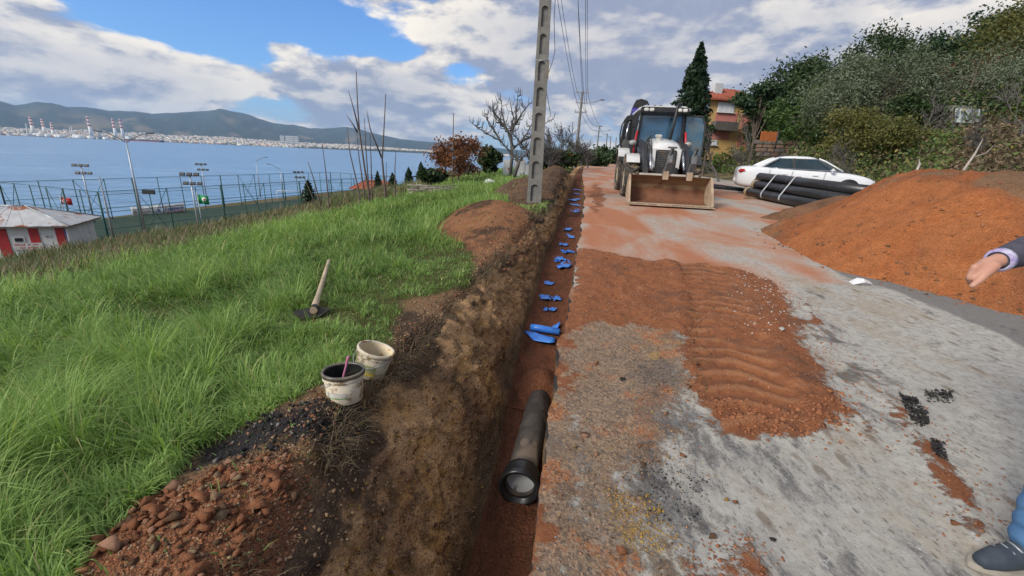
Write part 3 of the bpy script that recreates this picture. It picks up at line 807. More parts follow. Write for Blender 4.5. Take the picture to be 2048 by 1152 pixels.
# tanker
a, b = at_y(253, 279.5, 2750), at_y(325, 282, 2750); L = (b-a).length
tk = thing('tanker_ship', 'long dark tanker with a red waterline lying off the refinery', 'ship', ((a.x+b.x)/2, 2750, SEA_Z), 0)
hull = [(-L/2, 0), (L/2-8, 0), (L/2, 7), (L/2+3, 12), (-L/2, 11)]
MB().prism([(-L/2, -1), (L/2-9, -1), (L/2-5, 3.5), (-L/2-1, 3.5)], -18, 18).build('waterline', RED_F, tk)
MB().prism([(-L/2-1, 3.5), (L/2-5, 3.5), (L/2+3, 12), (-L/2-1, 11)], -18.5, 18.5).build('hull', pm('hull_dark', (.05, .07, .09), (.04, .05, .07), .05), tk)
MB().box((-L/2+18, 0, 19), (22, 30, 16)).build('bridge', WHITE_F, tk)
MB().box((-L/2+8, 0, 24), (7, 8, 12)).build('funnel', pm('hull_dark', (.05, .07, .09)), tk)

# ------------------------------------------------------------------ the football pitch by the shore, its fences and lights
TEAL = pm('fence_green', (.02, .10, .085), (.015, .075, .07), 3, .5)
GALV = pm('galvanised', (.42, .45, .48), (.33, .36, .38), 2, .45, .6)
BLACKM = pm('black_metal', (.025, .026, .028), (.04, .04, .042), 6, .5)
PZ = -9.4
pe = Vector((.30, .954, 0)).normalized(); PA = Vector((-58.0, 55.0, PZ))-pe*5.5; pn = Vector((.954, -.30, 0)).normalized()
PL_, PW_ = 54.5, 17.0
PB, PD = PA+pn*PW_, PA+pe*PL_; PC = PB+pe*PL_
def quad_sheet(name, pts, mat, label): 
    o = mk(name, np_mesh(name, np.array([tuple(p) for p in pts]), np.array([range(len(pts))])), mat); return tag(o, label, kind='structure')
up_ = Vector((0, 0, .12))
quad_sheet('pitch_turf', [PA-pn*1+up_, PB+up_+pn*1.5, PC+up_+pn*1.5, PD+up_-pn*1], pm('turf', (.014, .036, .022), (.02, .048, .026), .6, .9), 'dark green artificial turf of the pitch')
def fence(p, q, label, n, h=5.6, braces=()):
    f = thing('pitch_fence', label, 'fence', p, 0, 'fences round the pitch')
    d = q-p
    for i in range(n+1):
        c = d*(i/n); MB().tube([c, c+Vector((0, 0, h))], .055 if i % 4 else .09, 6).build('post', TEAL, f)
    for z in (h, h*.62, h*.3): MB().tube([Vector((0, 0, z)), d+Vector((0, 0, z))], .035, 5).build('rail', TEAL, f)
    dn = d.normalized(); nrm = Vector((-dn.y, dn.x, 0))
    for i in braces:
        c = d*(i/n); s_ = d/n
        MB().tube([c, c+s_+Vector((0, 0, h))], .03, 5).build('brace', TEAL, f); MB().tube([c+s_, c+Vector((0, 0, h))], .03, 5).build('brace', TEAL, f)
    # fine netting wires
    w = MB()
    k = int(d.length/1.0)
    for z in np.arange(.5, h, .55): w.tube([Vector((0, 0, z)), d+Vector((0, 0, z))], .009, 3, False)
    o = w.build('netting', TEAL, f); o['kind'] = 'stuff'
fence(PA, PD, 'tall green pitch fence along the water side', 16, 5.6, (2, 9))
fence(PB, PC, 'tall green pitch fence along the grassy bank side', 16, 5.6, (1, 5, 10))
fence(PA, PB, 'green end fence of the pitch beside the striped hut', 6, 5.6, (0, 3))
fence(PD, PC, 'green end fence of the pitch away from the hut', 6, 5.6, ())
def floodlight(px, ptop, Y, base_z, label, rows=2, cols=3, s=1.0):
    t_ = at_y(px, ptop, Y); h = t_.z-base_z
    f = thing('floodlight_mast', label, 'floodlight', (t_.x, t_.y, base_z), R(10), 'floodlights of the pitch')
    MB().tube([(0, 0, 0), (0, 0, h*.5), (0, 0, h)], [.11, .09, .06], 8).build('mast', GALV, f)
    for r_ in range(rows):
        z = h-.15-r_*.95; MB().box((0, 0, z), (1.9*s, .07, .07)).build('crossbar', GALV, f)
        for c in range(cols):
            o = MB().box((0, 0, 0), (.52*s, .16, .36), None, .03).build('lamp_head', BLACKM, f); o.location = ((c-(cols-1)/2)*.68*s+.2*r_, -.08, z+.12); o.rotation_euler = (R(-35), 0, 0)
floodlight(161, 330, 56, PZ, 'floodlight mast standing behind the striped hut')
floodlight(379, 348, 47, PZ, 'floodlight mast with the green flag below its lamps')
floodlight(402, 328, 80, PZ, 'floodlight mast on the water side of the pitch')
floodlight(597, 344, 84, PZ, 'floodlight mast by the saplings at the pitch corner')
# scoreboard
t_ = at_y(298, 384, 62)
s_ = thing('scoreboard', 'small black scoreboard on a pole at the pitch fence', 'scoreboard', (t_.x, t_.y, PZ), R(12))
MB().tube([(0, 0, 0), (0, 0, t_.z-PZ)], .06, 6).build('pole', TEAL, s_)
MB().box((0, -.1, t_.z-PZ), (1.6, .2, .62), None, .03).build('panel', BLACKM, s_)
# banners on the water-side fence
def strokes(mb, x0, x1, z, h, y, seed, gap=.28, w=.10):
    r2 = random.Random(seed); x = x0
    while x < x1:
        ww = r2.uniform(.35, .8)*w; mb.box((x+ww/2, y, z), (ww, .004, h*r2.uniform(.75, 1))); x += ww + (w*.35 if r2.random() < .85 else w*1.6)
def banner(p0, p1, Y0, Y1, h, label, mats):
    a, b = at_y(*p0, Y0), at_y(*p1, Y1); d = b-a; L = math.hypot(d.x, d.y)
    o = thing('banner', label, 'banner', a, math.atan2(d.y, d.x), 'banners hung on the pitch fence')
    z1 = d.z
    cloth = MB(); n = 14
    rings = []
    for i in range(n+1):
        x = L*i/n; sag = -.10*math.sin(math.pi*i/n); y = .05*math.sin(i*1.3)
        rings.append([(x, y-.012, z1*i/n+sag), (x, y+.012, z1*i/n+sag), (x, y+.012, z1*i/n-h+sag*.5), (x, y-.012, z1*i/n-h+sag*.5)])
    cloth.loft(rings).build('cloth', mats[0], o)
    for k, (x0, x1, z, hh, mt, sd_) in enumerate(mats[1]):
        mb = MB(); strokes(mb, L*x0, L*x1, -h*z, hh*h, -.075, sd_, w=L*.022); q = mb.build('lettering', mt, o); q.rotation_euler = (0, -math.atan2(z1, L), 0); q['kind'] = 'stuff'
CLOTH = pm('banner_cloth', (.82, .80, .77), (.76, .74, .72), 1.5, .8); TXR = pm('text_red', (.45, .09, .08), None, 3); TXB = pm('text_blue', (.05, .07, .32), None, 3); TXBR = pm('text_brown', (.40, .26, .2), None, 3)
banner((261, 414), (321, 409), 63, 66, 1.55, 'faded cream banner with brown lettering and a round emblem', (CLOTH, [(.28, .62, .3, .13, TXBR, 1), (.3, .6, .55, .13, TXBR, 2), (.3, .55, .8, .11, TXBR, 3), (.05, .16, .5, .4, TXBR, 9), (.86, .92, .55, .35, TXB, 8)]))
banner((323, 409.5), (367, 405), 66, 69, 1.6, 'white banner with a dark blue line of lettering and red print', (CLOTH, [(.08, .92, .22, .12, TXR, 4), (.1, .92, .48, .26, TXB, 5), (.15, .9, .78, .14, TXR, 6)]))
# flags
def flag(px, py, Y, base, label, mat, w, h, emblem):
    t_ = at_y(px, py, Y)
    f = thing('flag_pole', label, 'flag', (t_.x, t_.y, base), R(8))
    H = t_.z-base; MB().tube([(0, 0, 0), (0, 0, H+.3)], .045, 6).build('pole', GALV, f)
    rings = []
    for i in range(9):
        x = w*i/8; y = .10*math.sin(i*.9); dz = -.12*w*(i/8)**1.4
        rings.append([(x, y-.008, H+dz), (x, y+.008, H+dz), (x, y+.008, H-h+dz), (x, y-.008, H-h+dz)])
    c = MB().loft(rings).build('cloth', mat, f)
    emblem(f, H, w, h)
RED = pm('flag_red', (.62, .03, .03), (.52, .025, .03), 3, .7); GREENF = pm('flag_green', (.02, .30, .10), (.02, .25, .09), 3, .7); WHT = pm('white_print', (.8, .8, .78), None, 5)
def moon_star(f, H, w, h):
    mb = MB(); c = (w*.40, H-h*.55); n = 16
    o1 = [(c[0]+.24*h*math.cos(a), c[1]+.24*h*math.sin(a)) for a in np.linspace(.6, 2*math.pi-.6, n)]; o2 = [(c[0]+.055*h+.19*h*math.cos(a), c[1]+.19*h*math.sin(a)) for a in np.linspace(2*math.pi-.75, .75, n)]
    mb.prism(o1+o2, -.135, -.13)
    mb.build('crescent', WHT, f)
    st = [(w*.40+.33*h+(.10 if k % 2 == 0 else .04)*h*math.cos(k*math.pi/5+math.pi), c[1]+(.10 if k % 2 == 0 else .04)*h*math.sin(k*math.pi/5+math.pi)) for k in range(10)]
    MB().prism(st, -.135, -.13).build('star', WHT, f)
flag(120, 394, 47, PZ, 'red flag with a white crescent and star behind the striped hut', RED, 1.0, .75, moon_star)
def disc(f, H, w, h):
    M = Matrix.Translation((w*.68, -.13, H-h*.52)) @ Matrix.Rotation(R(90), 4, 'X')
    MB().lathe([(.24*h, 0), (.24*h, .01), (.001, .012)], 16, M).build('roundel', WHT, f)
    MB().lathe([(.12*h, 0), (.12*h, .016), (.001, .018)], 12, M).build('emblem', TXR, f)
flag(394, 389, 46.6, PZ, 'green flag with a white roundel on a pole by the brambles', GREENF, 1.05, .95, disc)
# street lamps
def street_lamp(pb, pt, Y, label, arms, group='street lamps below the bank'):
    b = at_y(*pb, Y); g = b.z; t_ = at_y(*pt, Y); h = t_.z-g
    o = thing('street_lamp', label, 'street lamp', (b.x, b.y, g), R(12), group)
    o.location.x = b.x
    MB().tube([(0, 0, -.3), (0, 0, h*.5), (0, 0, h)], [.13, .09, .05], 10).build('pole', GALV, o)
    MB().box((0, 0, 0), (.4, .4, .12), None, .02).build('base_plate', GALV, o)
    for sx in arms:
        MB().tube([(0, 0, h-.05), (sx*.6, 0, h+.35), (sx*1.5, 0, h+.78), (sx*1.9, 0, h+.85)], .045, 7).build('arm', pm('lantern_grey', (.15, .16, .18), None, 5, .4), o)
        MB().box((sx*2.15, 0, h+.88), (.75, .26, .13), Matrix.Rotation(-sx*R(8), 3, 'Y'), .05).build('lantern', pm('lantern_grey', (.25, .27, .29), None, 5, .4), o)
street_lamp((290, 462), (254, 284), 43, 'tall galvanised street lamp with two arms rising from the brambles', (-1, 1))
street_lamp((521, 392), (512, 322), 96, 'distant single arm street lamp just behind the pitch goal', (1,))
street_lamp((567, 400), (559, 338), 92, 'distant single arm street lamp near the far pitch corner', (-1,))
b = at_y(228, 478, 42); t_ = at_y(197, 350, 42)
o = MB().tube([(0, 0, -.5), (0, 0, (t_.z-b.z)*.5), (0, 0, t_.z-b.z)], [.10, .08, .03], 8).build('thin_mast', pm('weathered_post', (.36, .36, .35), (.26, .26, .25), 3)); o.location = b
tag(o, 'thin bare grey mast without a lamp, next to the striped hut', 'mast')

# ------------------------------------------------------------------ striped hut with the rusty tin roof
def build_hut():
    c = at_y(136, 478, 36.0); l = at_y(-120, 505, 33.0)
    ax = (Vector((l.x, l.y, 0))-Vector((c.x, c.y, 0))); W_ = ax.length; ang = math.atan2(-ax.y, -ax.x)
    ez = at_y(133, 451, 36.0).z; hw = 2.9; g = ez-hw
    h = thing('striped_hut', 'white hut with red stripes and a rusty tin roof at the pitch', 'hut', (c.x, c.y, g), ang)
    D_ = 4.6                     # local: x runs from -W_ (out of frame) to 0, y away from the road
    wall = pm('hut_white', (.60, .60, .58), (.50, .50, .49), 1.2, .8, stain=(.38, .37, .34), stain_scale=.9, stain_lo=.6)
    MB().box((-W_/2, D_/2, hw/2-.5), (W_, D_, hw+1)).build('wall', wall, h)
    hred = pm('hut_red', (.38, .02, .025), (.30, .02, .022), 2, .6)
    for px in (16, 49, 88, 130.5):
        pass
    for x, w in ((-.42, .55), (-2.1, .62), (-4.1, .66), (-6.2, .7), (-8.3, .7)):
        if -x < W_: MB().box((x, -.03, hw/2-.3), (w, .06, hw+.5)).build('stripe', hred, h)
    MB().box((-.06, -.03, hw/2-.3), (.06, .06, hw+.5)).build('stripe', pm('hut_blue', (.12, .08, .25), None, 2), h)
    fr = pm('hut_frame', (.55, .55, .54), None, 3)
    for x, z, w, hh in ((-3.1, 1.75, .75, .45), (-1.25, 2.0, .45, .22)):
        f = MB().box((x, -.03, z), (w, .07, hh), None, .01).build('window', fr, h); MB().box((x-.02, -.075, z), (w-.24, .03, hh-.16)).build('pane', pm('dark_pane', (.02, .022, .025), None, 3, .2), f)
    sg = MB().box((-2.65, -.075, 1.18), (1.9, .03, .56)).build('sign_board', fr, h)
    mb = MB(); strokes(mb, -3.5, -1.8, 1.32, .18, -.094, 21, w=.11); strokes(mb, -3.2, -1.9, 1.06, .16, -.094, 22, w=.11); mb.build('lettering', TXR, sg)['kind'] = 'stuff'
    MB().box((-5.1, -.06, 1.45), (.8, .1, .8), None, .02).build('heater_box', pm('hut_box', (.45, .46, .46), None, 2), h)
    for x in (.02, .06): MB().tube([(x+.08, -.1, hw-.05), (x+.02, -.12, 0)], .04, 6).build('drain_pipe', wall, h)
    # hipped roof of overlapping tin sheets
    o_ = .55; z0 = hw+.02; zt = hw+1.35
    A0, A1 = Vector((-W_-o_, -o_, z0)), Vector((o_, -o_, z0)); B0, B1 = Vector((-W_-o_, D_+o_, z0)), Vector((o_, D_+o_, z0))
    r0, r1 = Vector((-W_+3.0, D_/2, zt)), Vector((-3.4, D_/2, zt))
    tin = pm('rusty_tin', (.50, .50, .49), (.40, .41, .42), 1.2, .55, .2, stain=(.27, .10, .04), stain_scale=.8, stain_lo=.53)
    def slope(a, b, c_, d_, n, name):   # a-b eave, c-d ridge
        for i in range(n):
            f0, f1 = i/n, (i+1)/n
            e0, e1 = a.lerp(b, f0), a.lerp(b, f1); t0, t1 = c_.lerp(d_, f0), c_.lerp(d_, f1)
            lift = Vector((0, 0, .012 if i % 2 else 0.03)); th = Vector((0, 0, -.025))
            vs = [e0+lift, e1+lift, t1+lift, t0+lift, e0+lift+th, e1+lift+th, t1+lift+th, t0+lift+th]
            MB().add(vs, [(0, 1, 2, 3), (7, 6, 5, 4), (0, 4, 5, 1), (1, 5, 6, 2), (2, 6, 7, 3), (3, 7, 4, 0)]).build(name, tin, rf)
    rf = MB().box((-W_/2, D_/2, hw-.06), (W_+1.0, D_+1.0, .12)).build('roof', pm('eave_board', (.2, .17, .15), None, 2), h)
    slope(A0, A1, r0, r1, 16, 'tin_sheet'); slope(B1, B0, r1, r0, 10, 'tin_sheet'); slope(A1, B1, r1+Vector((.02, 0, 0)), r1+Vector((.02, .05, 0)), 6, 'tin_sheet')
    MB().tube([r1+Vector((0, 0, .06)), A1+Vector((0, 0, .06))], .05, 5).build('ridge_cap', GALV, rf)
    MB().tube([r1+Vector((0, 0, .06)), B1+Vector((0, 0, .06))], .05, 5).build('ridge_cap', GALV, rf); MB().tube([r0+Vector((0, 0, .06)), r1+Vector((0, 0, .06))], .06, 5).build('ridge_cap', GALV, rf)
build_hut()
# goal and red roofed boat house beyond the crest
g0 = at_y(575, 400, 88)
gl = thing('goal', 'white football goal at the end of the turf', 'goal', (g0.x-2, g0.y, PZ), R(15))
for x in (0, 5): MB().tube([(x, 0, 0), (x, 0, 2.2)], .06, 6).build('post', WHT, gl)
MB().tube([(0, 0, 2.2), (5, 0, 2.2)], .06, 6).build('crossbar', WHT, gl)
def boat_house():
    c = at_y(752, 372, 62); z = c.z-.2
    h = thing('boat_house', 'low blue walled house with a red tiled roof below the crest', 'house', (c.x, c.y, z-2.6), R(8))
    MB().box((0, 0, 1.3), (5.4, 4, 2.6)).build('wall', pm('sea_blue', (.22, .38, .48), (.18, .32, .42), 1.2, .8), h)
    rf = MB().add([(-3.2, -2.5, 2.5), (3.2, -2.5, 2.5), (3.2, 2.5, 2.5), (-3.2, 2.5, 2.5), (-1.3, 0, 3.6), (1.3, 0, 3.6)], [(0, 1, 5, 4), (1, 2, 5), (2, 3, 4, 5), (3, 0, 4), (3, 2, 1, 0)]).build('roof', pm('red_tile', (.38, .10, .05), (.28, .08, .045), 4, .8), h)
    for k in range(8):
        f = k/8; MB().tube([(-3.2+6.4*f, -2.5, 2.53), (-1.3+2.6*f, 0, 3.63)], .05, 4).build('tile_row', MATS['red_tile'], rf)
    for x in (-1.6, 1.4): w = MB().box((x, -2.0, 1.5), (.9, .1, .9)).build('window', WHT, h); MB().box((x, -2.07, 1.5), (.7, .05, .7)).build('pane', MATS['dark_pane'], w)
boat_house()

# ------------------------------------------------------------------ grass and brush
def blades(P, H, W_, ANG, BEND, tint, seg=3):
    """P (n,3) roots, H heights, W_ widths, ANG lean azimuth, BEND 0..1.5 -> merged blade mesh arrays"""
    n = len(P); dx, dy = np.cos(ANG), np.sin(ANG); px_, py_ = -dy, dx
    V = np.zeros((n, 2*seg+1, 3)); Vt = np.zeros((n, 2*seg+1))
    for k in range(seg+1):
        f = k/seg; th = BEND*f
        # arc: stands at the root, leans over towards the tip
        hor = H*np.where(BEND > .05, (1-np.cos(th))/np.maximum(BEND, .05), 0); ver = H*np.where(BEND > .05, np.sin(th)/np.maximum(BEND, .05), f)
        c = np.stack([P[:, 0]+dx*hor, P[:, 1]+dy*hor, P[:, 2]+ver-.01], 1)
        w = W_*(1-.75*f**1.5)/2
        if k < seg:
            V[:, 2*k] = c + np.stack([px_*w, py_*w, 0*w], 1); V[:, 2*k+1] = c - np.stack([px_*w, py_*w, 0*w], 1)
        else: V[:, 2*seg] = c
    Vt[:] = tint[:, None]
    b = (np.arange(n)*(2*seg+1))[:, None]
    quads = np.concatenate([b+np.array([[2*k, 2*k+1, 2*k+3, 2*k+2]]) for k in range(seg-1)]); tri = b+np.array([[2*seg-2, 2*seg-1, 2*seg]])
    return V.reshape(-1, 3), [quads, tri], Vt.reshape(-1)
GRASS_M = leaf_mat('grass_blade', (.085, .170, .035), (.27, .40, .115), (.50, .45, .22), .33)
def bare_mask(u, v):
    sp = sd_poly(u, v, P_SPOIL)
    b = sstep(-sp + .10*fbm(u, v, 2.6, 4, 51), -.06, .06)
    far_ = np.maximum(mound(u, v, -1.75, 19, 1.15, 8, 1), np.maximum(mound(u, v, -1.9, 23.5, 1.4, 6.4, 1), mound(u, v, -2.6, 15.6, .95, 2.1, 1, 1.0, .25)))
    return np.maximum(b, sstep(far_, .03, .12))
def build_grass():
    N = 420000
    r_ = np.exp(RN.uniform(math.log(1.0), math.log(46), N)); th = RN.uniform(R(-90), R(14), N)
    X = r_*np.sin(th); Y = r_*np.cos(th); u, v = uv(X, Y)
    lip = u_lip(v)
    bm_ = bare_mask(u, v)
    keep = (u < lip-.06) & (u > -13-5*RN.random(N)) & (RN.random(N) > bm_*1.0 - .012)
    keep &= RN.random(N) < np.where(u < -10, .55, 1)
    u, v, X, Y, r_ = u[keep], v[keep], X[keep], Y[keep], r_[keep]; n = len(u); bm_ = bm_[keep]
    lip = u_lip(v); s_ = lip-u
    cl = fbm(u, v, .8, 3, 101); cl2 = fbm(u, v, 3.0, 3, 102)
    tall = sstep(s_+.5*cl, .5, 2.0)
    H = (.075 + .19*tall)*(1+.75*cl+.55*cl2)*RN.uniform(.55, 1.35, n)
    H = np.where(v > 6, H*np.interp(v, [6, 14, 40], [1, .85, .9]), H); H = np.clip(H*(1-.5*bm_), .03, .5)
    Wd = np.maximum(.0062*RN.uniform(.6, 1.6, n), r_*.00135*RN.uniform(.7, 1.4, n))
    # tufts: every blade belongs to the nearest of jittered clump centres and splays away from it
    cs = .20+.0*u; iu, iv = np.floor(u/.2).astype(np.int64), np.floor(v/.2).astype(np.int64)
    bd = np.full(n, 1e9); bu = np.zeros(n); bv = np.zeros(n); bh = np.zeros(n)
    for a_ in (-1, 0, 1):
        for b_ in (-1, 0, 1):
            cu_ = (iu+a_+_hash(iu+a_, iv+b_, 5))*.2; cv_ = (iv+b_+_hash(iu+a_, iv+b_, 6))*.2; dd_ = (u-cu_)**2+(v-cv_)**2
            q_ = dd_ < bd; bu = np.where(q_, cu_, bu); bv = np.where(q_, cv_, bv); bh = np.where(q_, _hash(iu+a_, iv+b_, 7), bh); bd = np.minimum(bd, dd_)
    H = H*np.where(r_ < 14, .55+.95*bh, .8+.4*bh)
    flow = 2.6*fbm(u, v, .45, 2, 103) + math.pi*.95
    away = np.arctan2(-(u-bu)*SA+(v-bv)*CA, (u-bu)*CA+(v-bv)*SA)
    ANG = np.where(RN.random(n) < .55, away, flow) + RN.normal(0, .5, n)
    cl2 = cl2 + .9*(bh-.5)
    BEND = np.clip(RN.normal(1.75, .55, n)-.35*cl, .2, 2.8)
    # trodden round the tools
    for (xa, ya), (xb, yb), rr_ in (((590, 640), (670, 640), .25), ((630, 634), (660, 536), .10), ((690, 790), (735, 745), .22)):
        A_, B_ = np.array(hit_uv(xa, ya)), np.array(hit_uv(xb, yb)); e_ = B_-A_; t_ = np.clip(((u-A_[0])*e_[0]+(v-A_[1])*e_[1])/(e_@e_), 0, 1)
        H = H*np.where(np.hypot(u-A_[0]-t_*e_[0], v-A_[1]-t_*e_[1]) < rr_, .38, 1)
    z = bank_h(u, v)
    P = np.stack([X, Y, z], 1)
    tint = np.clip(.34 + .42*cl + .30*cl2 + RN.normal(0, .2, n) - .06*sstep(s_, 4, 9), 0, .8)
    tint = np.where(RN.random(n) < .045 + .22*sstep(-u, 8, 13), RN.uniform(.85, 1, n), tint)
    V, Fc, T = blades(P, H, Wd, ANG, BEND, tint)
    o = mk('grass', np_mesh('grass', V, Fc, True, {'tint': T}), GRASS_M)
    tag(o, 'long wet green grass on the bank beside the trench', kind='stuff')
build_grass()
DRY_M = leaf_mat('dry_stalk', (.15, .105, .06), (.26, .21, .125), (.075, .125, .035), .15)
def build_brush():
    N = 95000
    r_ = np.exp(RN.uniform(math.log(9), math.log(60), N)); th = RN.uniform(R(-62), R(0), N)
    X = r_*np.sin(th); Y = r_*np.cos(th); u, v = uv(X, Y)
    dens = sstep(-u, 8.5, 13)*sstep(-u, 46, 40)*(.35+.65*sstep(fbm(u, v, .35, 3, 111), -.25, .25))
    keep = RN.random(N) < dens
    u, v, X, Y, r_ = u[keep], v[keep], X[keep], Y[keep], r_[keep]; n = len(u)
    cl = fbm(u, v, .3, 3, 112)
    H = np.clip((.45+.4*cl+.12*sstep(-u, 14, 26))*RN.uniform(.4, 1.6, n), .12, 2.2); Wd = np.maximum(.007, r_*.0010*RN.uniform(.7, 1.5, n))
    V, Fc, T = blades(np.stack([X, Y, bank_h(u, v)], 1), H, Wd, RN.uniform(0, 2*math.pi, n), np.clip(RN.normal(1.2, .5, n), .1, 2.4), np.clip(np.where(RN.random(n) < .42+.3*cl, .97, RN.normal(.35, .25, n)), 0, 1), 4)
    o = mk('dry_brush', np_mesh('dry_brush', V, Fc, True, {'tint': T}), DRY_M); tag(o, 'tangle of dry stalks and brambles on the slope above the pitch', kind='stuff')
build_brush()

def leaf_quads(C, S, tint, up=.3, asp=.55, seed=0):
    """leaf faces: centres, sizes -> pointed four-sided leaves"""
    g = np.random.default_rng(seed); n = len(C)
    N_ = g.normal(size=(n, 3)); N_[:, 2] = np.abs(N_[:, 2])*1+up; N_ /= np.linalg.norm(N_, axis=1)[:, None]
    T_ = g.normal(size=(n, 3)); T_ -= N_*(T_*N_).sum(1)[:, None]; T_ /= np.linalg.norm(T_, axis=1)[:, None]; B_ = np.cross(N_, T_)
    a = S[:, None]; V = np.stack([C-T_*a, C+B_*a*asp-T_*a*.1, C+T_*a, C-B_*a*asp-T_*a*.1], 1)
    return V.reshape(-1, 3), np.arange(4*n).reshape(-1, 4), np.repeat(tint, 4)
def bramble_mass():
    """leafy ivy and bramble over the bank behind the car"""
    N = 230000
    r_ = np.exp(RN.uniform(math.log(10), math.log(75), N)); th = RN.uniform(R(8), R(66), N)
    X = r_*np.sin(th); Y = r_*np.cos(th); u, v = uv(X, Y)
    gap = sstep(v, 36, 42)*sstep(u, 12.5, 15)*sstep(v, 66, 60)     # the yard round the house
    dens = sstep(u, 10.2, 12.2)*sstep(u, 46, 34)*(1-.8*gap)
    keep = RN.random(N) < dens
    u, v, X, Y, r_ = u[keep], v[keep], X[keep], Y[keep], r_[keep]; n = len(u)
    cl = fbm(u, v, .28, 4, 121); cl2 = fbm(u, v, .9, 3, 122)
    top = np.clip(.75+1.5*cl+.5*cl2, .1, 2.4)*sstep(u, 10.2, 13.5)+.1
    hh = top*RN.random(n)**.45
    C = np.stack([X, Y, hill_h(u, v)+hh], 1); C += RN.normal(0, .12, C.shape)
    S = np.maximum(.045, r_*.0027)*RN.uniform(.6, 1.5, n)
    yel = sstep(fbm(u, v, .16, 2, 123), .1, .35)
    bro = sstep(fbm(u, v, .13, 2, 124)-.12*(th[keep]-R(40)), .0, .3)
    tint = np.clip(.3+.35*cl2+RN.normal(0, .18, n), 0, .8)
    q = RN.random(n); tint = np.where(q < .10+.25*yel, RN.uniform(.84, 1, n), tint)
    m1 = leaf_mat('bramble_leaf', (.045, .080, .024), (.13, .19, .055), (.33, .28, .09), .28); m2 = leaf_mat('dead_bramble', (.10, .07, .045), (.19, .14, .085), (.26, .2, .12), .1)
    br = RN.random(n) < np.where(th[keep] > R(44), .85*bro, .25*bro)
    for nm, mt, q, sd_, lab in (('bramble_undergrowth', m1, ~br, 1, 'green bramble and ivy undergrowth covering the bank behind the car'), ('dead_undergrowth', m2, br, 2, 'brown dead bramble undergrowth behind the soil heap')):
        V, Fq, T = leaf_quads(C[q], S[q], tint[q], .3, .6, sd_)
        o = mk(nm, np_mesh(nm, V, Fq, False, {'tint': T}), mt); tag(o, lab, kind='stuff')
    # bare bramble canes arching out of the mass
    k = RN.random(n) < .035
    Hc = np.clip(top[k]*RN.uniform(.8, 1.7, k.sum()), .3, 3.2)
    V, Fc, T = blades(np.stack([X[k], Y[k], hill_h(u[k], v[k])], 1), Hc, np.maximum(.008, r_[k]*.0009), RN.uniform(0, 6.28, k.sum()), np.clip(RN.normal(1.0, .6, k.sum()), .1, 2.4), np.clip(RN.normal(.5, .25, k.sum()), 0, .8), 4)
    o = mk('bramble_canes', np_mesh('bramble_canes', V, Fc, True, {'tint': T}), leaf_mat('cane', (.13, .095, .065), (.24, .19, .13), None, .0)); tag(o, 'bare arching bramble canes over the bank', kind='stuff')
bramble_mass()

# ------------------------------------------------------------------ trees
BARK = pm('bark', (.13, .10, .075), (.075, .058, .045), 6, .9, bump=.6, bdist=.03)
BARKG = pm('bark_grey', (.135, .125, .115), (.075, .068, .062), 7, .9, bump=.6, bdist=.02)
def branch_tree(rg, base, H, r0, depth=4, spread=.6, nb=(3, 4), up=.35, wig=.18, start=.35, shrink=.66, seglen=4):
    """recursive tapered limbs; returns list of (path, radii, level) and tips"""
    out = []; tips = []
    def grow(p, d, L, r_, lev):
        path = [p]; rad = [r_]; q = p.copy(); dd = d.copy()
        for i in range(seglen):
            dd = (dd + Vector((rg.gauss(0, wig), rg.gauss(0, wig), rg.gauss(0, wig*.6)+up*.12))).normalized(); q = q+dd*(L/seglen); path.append(q.copy()); rad.append(r_*(1-(i+1)/seglen*.5))
        out.append((path, rad, lev))
        if lev >= depth: tips.append(q); return
        for b in range(rg.randint(*nb)):
            k = rg.uniform(start, 1.0) if b else 1.0
            i = min(seglen, max(1, int(k*seglen))); o_ = path[i]
            a = rg.uniform(0, 2*math.pi); s_ = spread*rg.uniform(.6, 1.3)
            side = dd.orthogonal().normalized(); side = Matrix.Rotation(a, 3, dd) @ side
            nd = (dd*math.cos(s_) + side*math.sin(s_) + Vector((0, 0, up*.3))).normalized()
            grow(o_, nd, L*shrink*rg.uniform(.75, 1.15), rad[i]*.62, lev+1)
    grow(Vector(base), Vector((0, 0, 1)), H, r0, 0)
    return out, tips
def limbs_mesh(br, lo, hi, nside=None, rmin=.004):
    mb = MB()
    for path, rad, lev in br:
        rad = [max(q, rmin) for q in rad]
        if lo <= lev <= hi: mb.tube(path, rad, nside or (8 if lev == 0 else 6 if lev == 1 else 4 if lev == 2 else 3), caps=False)
    return mb
def bare_tree(name, label, loc, H, r0, seed, group=None, cat='tree', mat=None, **kw):
    rg = random.Random(seed); br, tips = branch_tree(rg, (0, 0, -.1), H, r0, **kw)
    t_ = thing(name, label, cat, loc, rg.uniform(0, 6), group)
    limbs_mesh(br, 0, 0).build('trunk', mat or BARKG, t_); limbs_mesh(br, 1, 9, None, .00042*Vector(loc).length).build('crown', mat or BARKG, t_)
    return t_
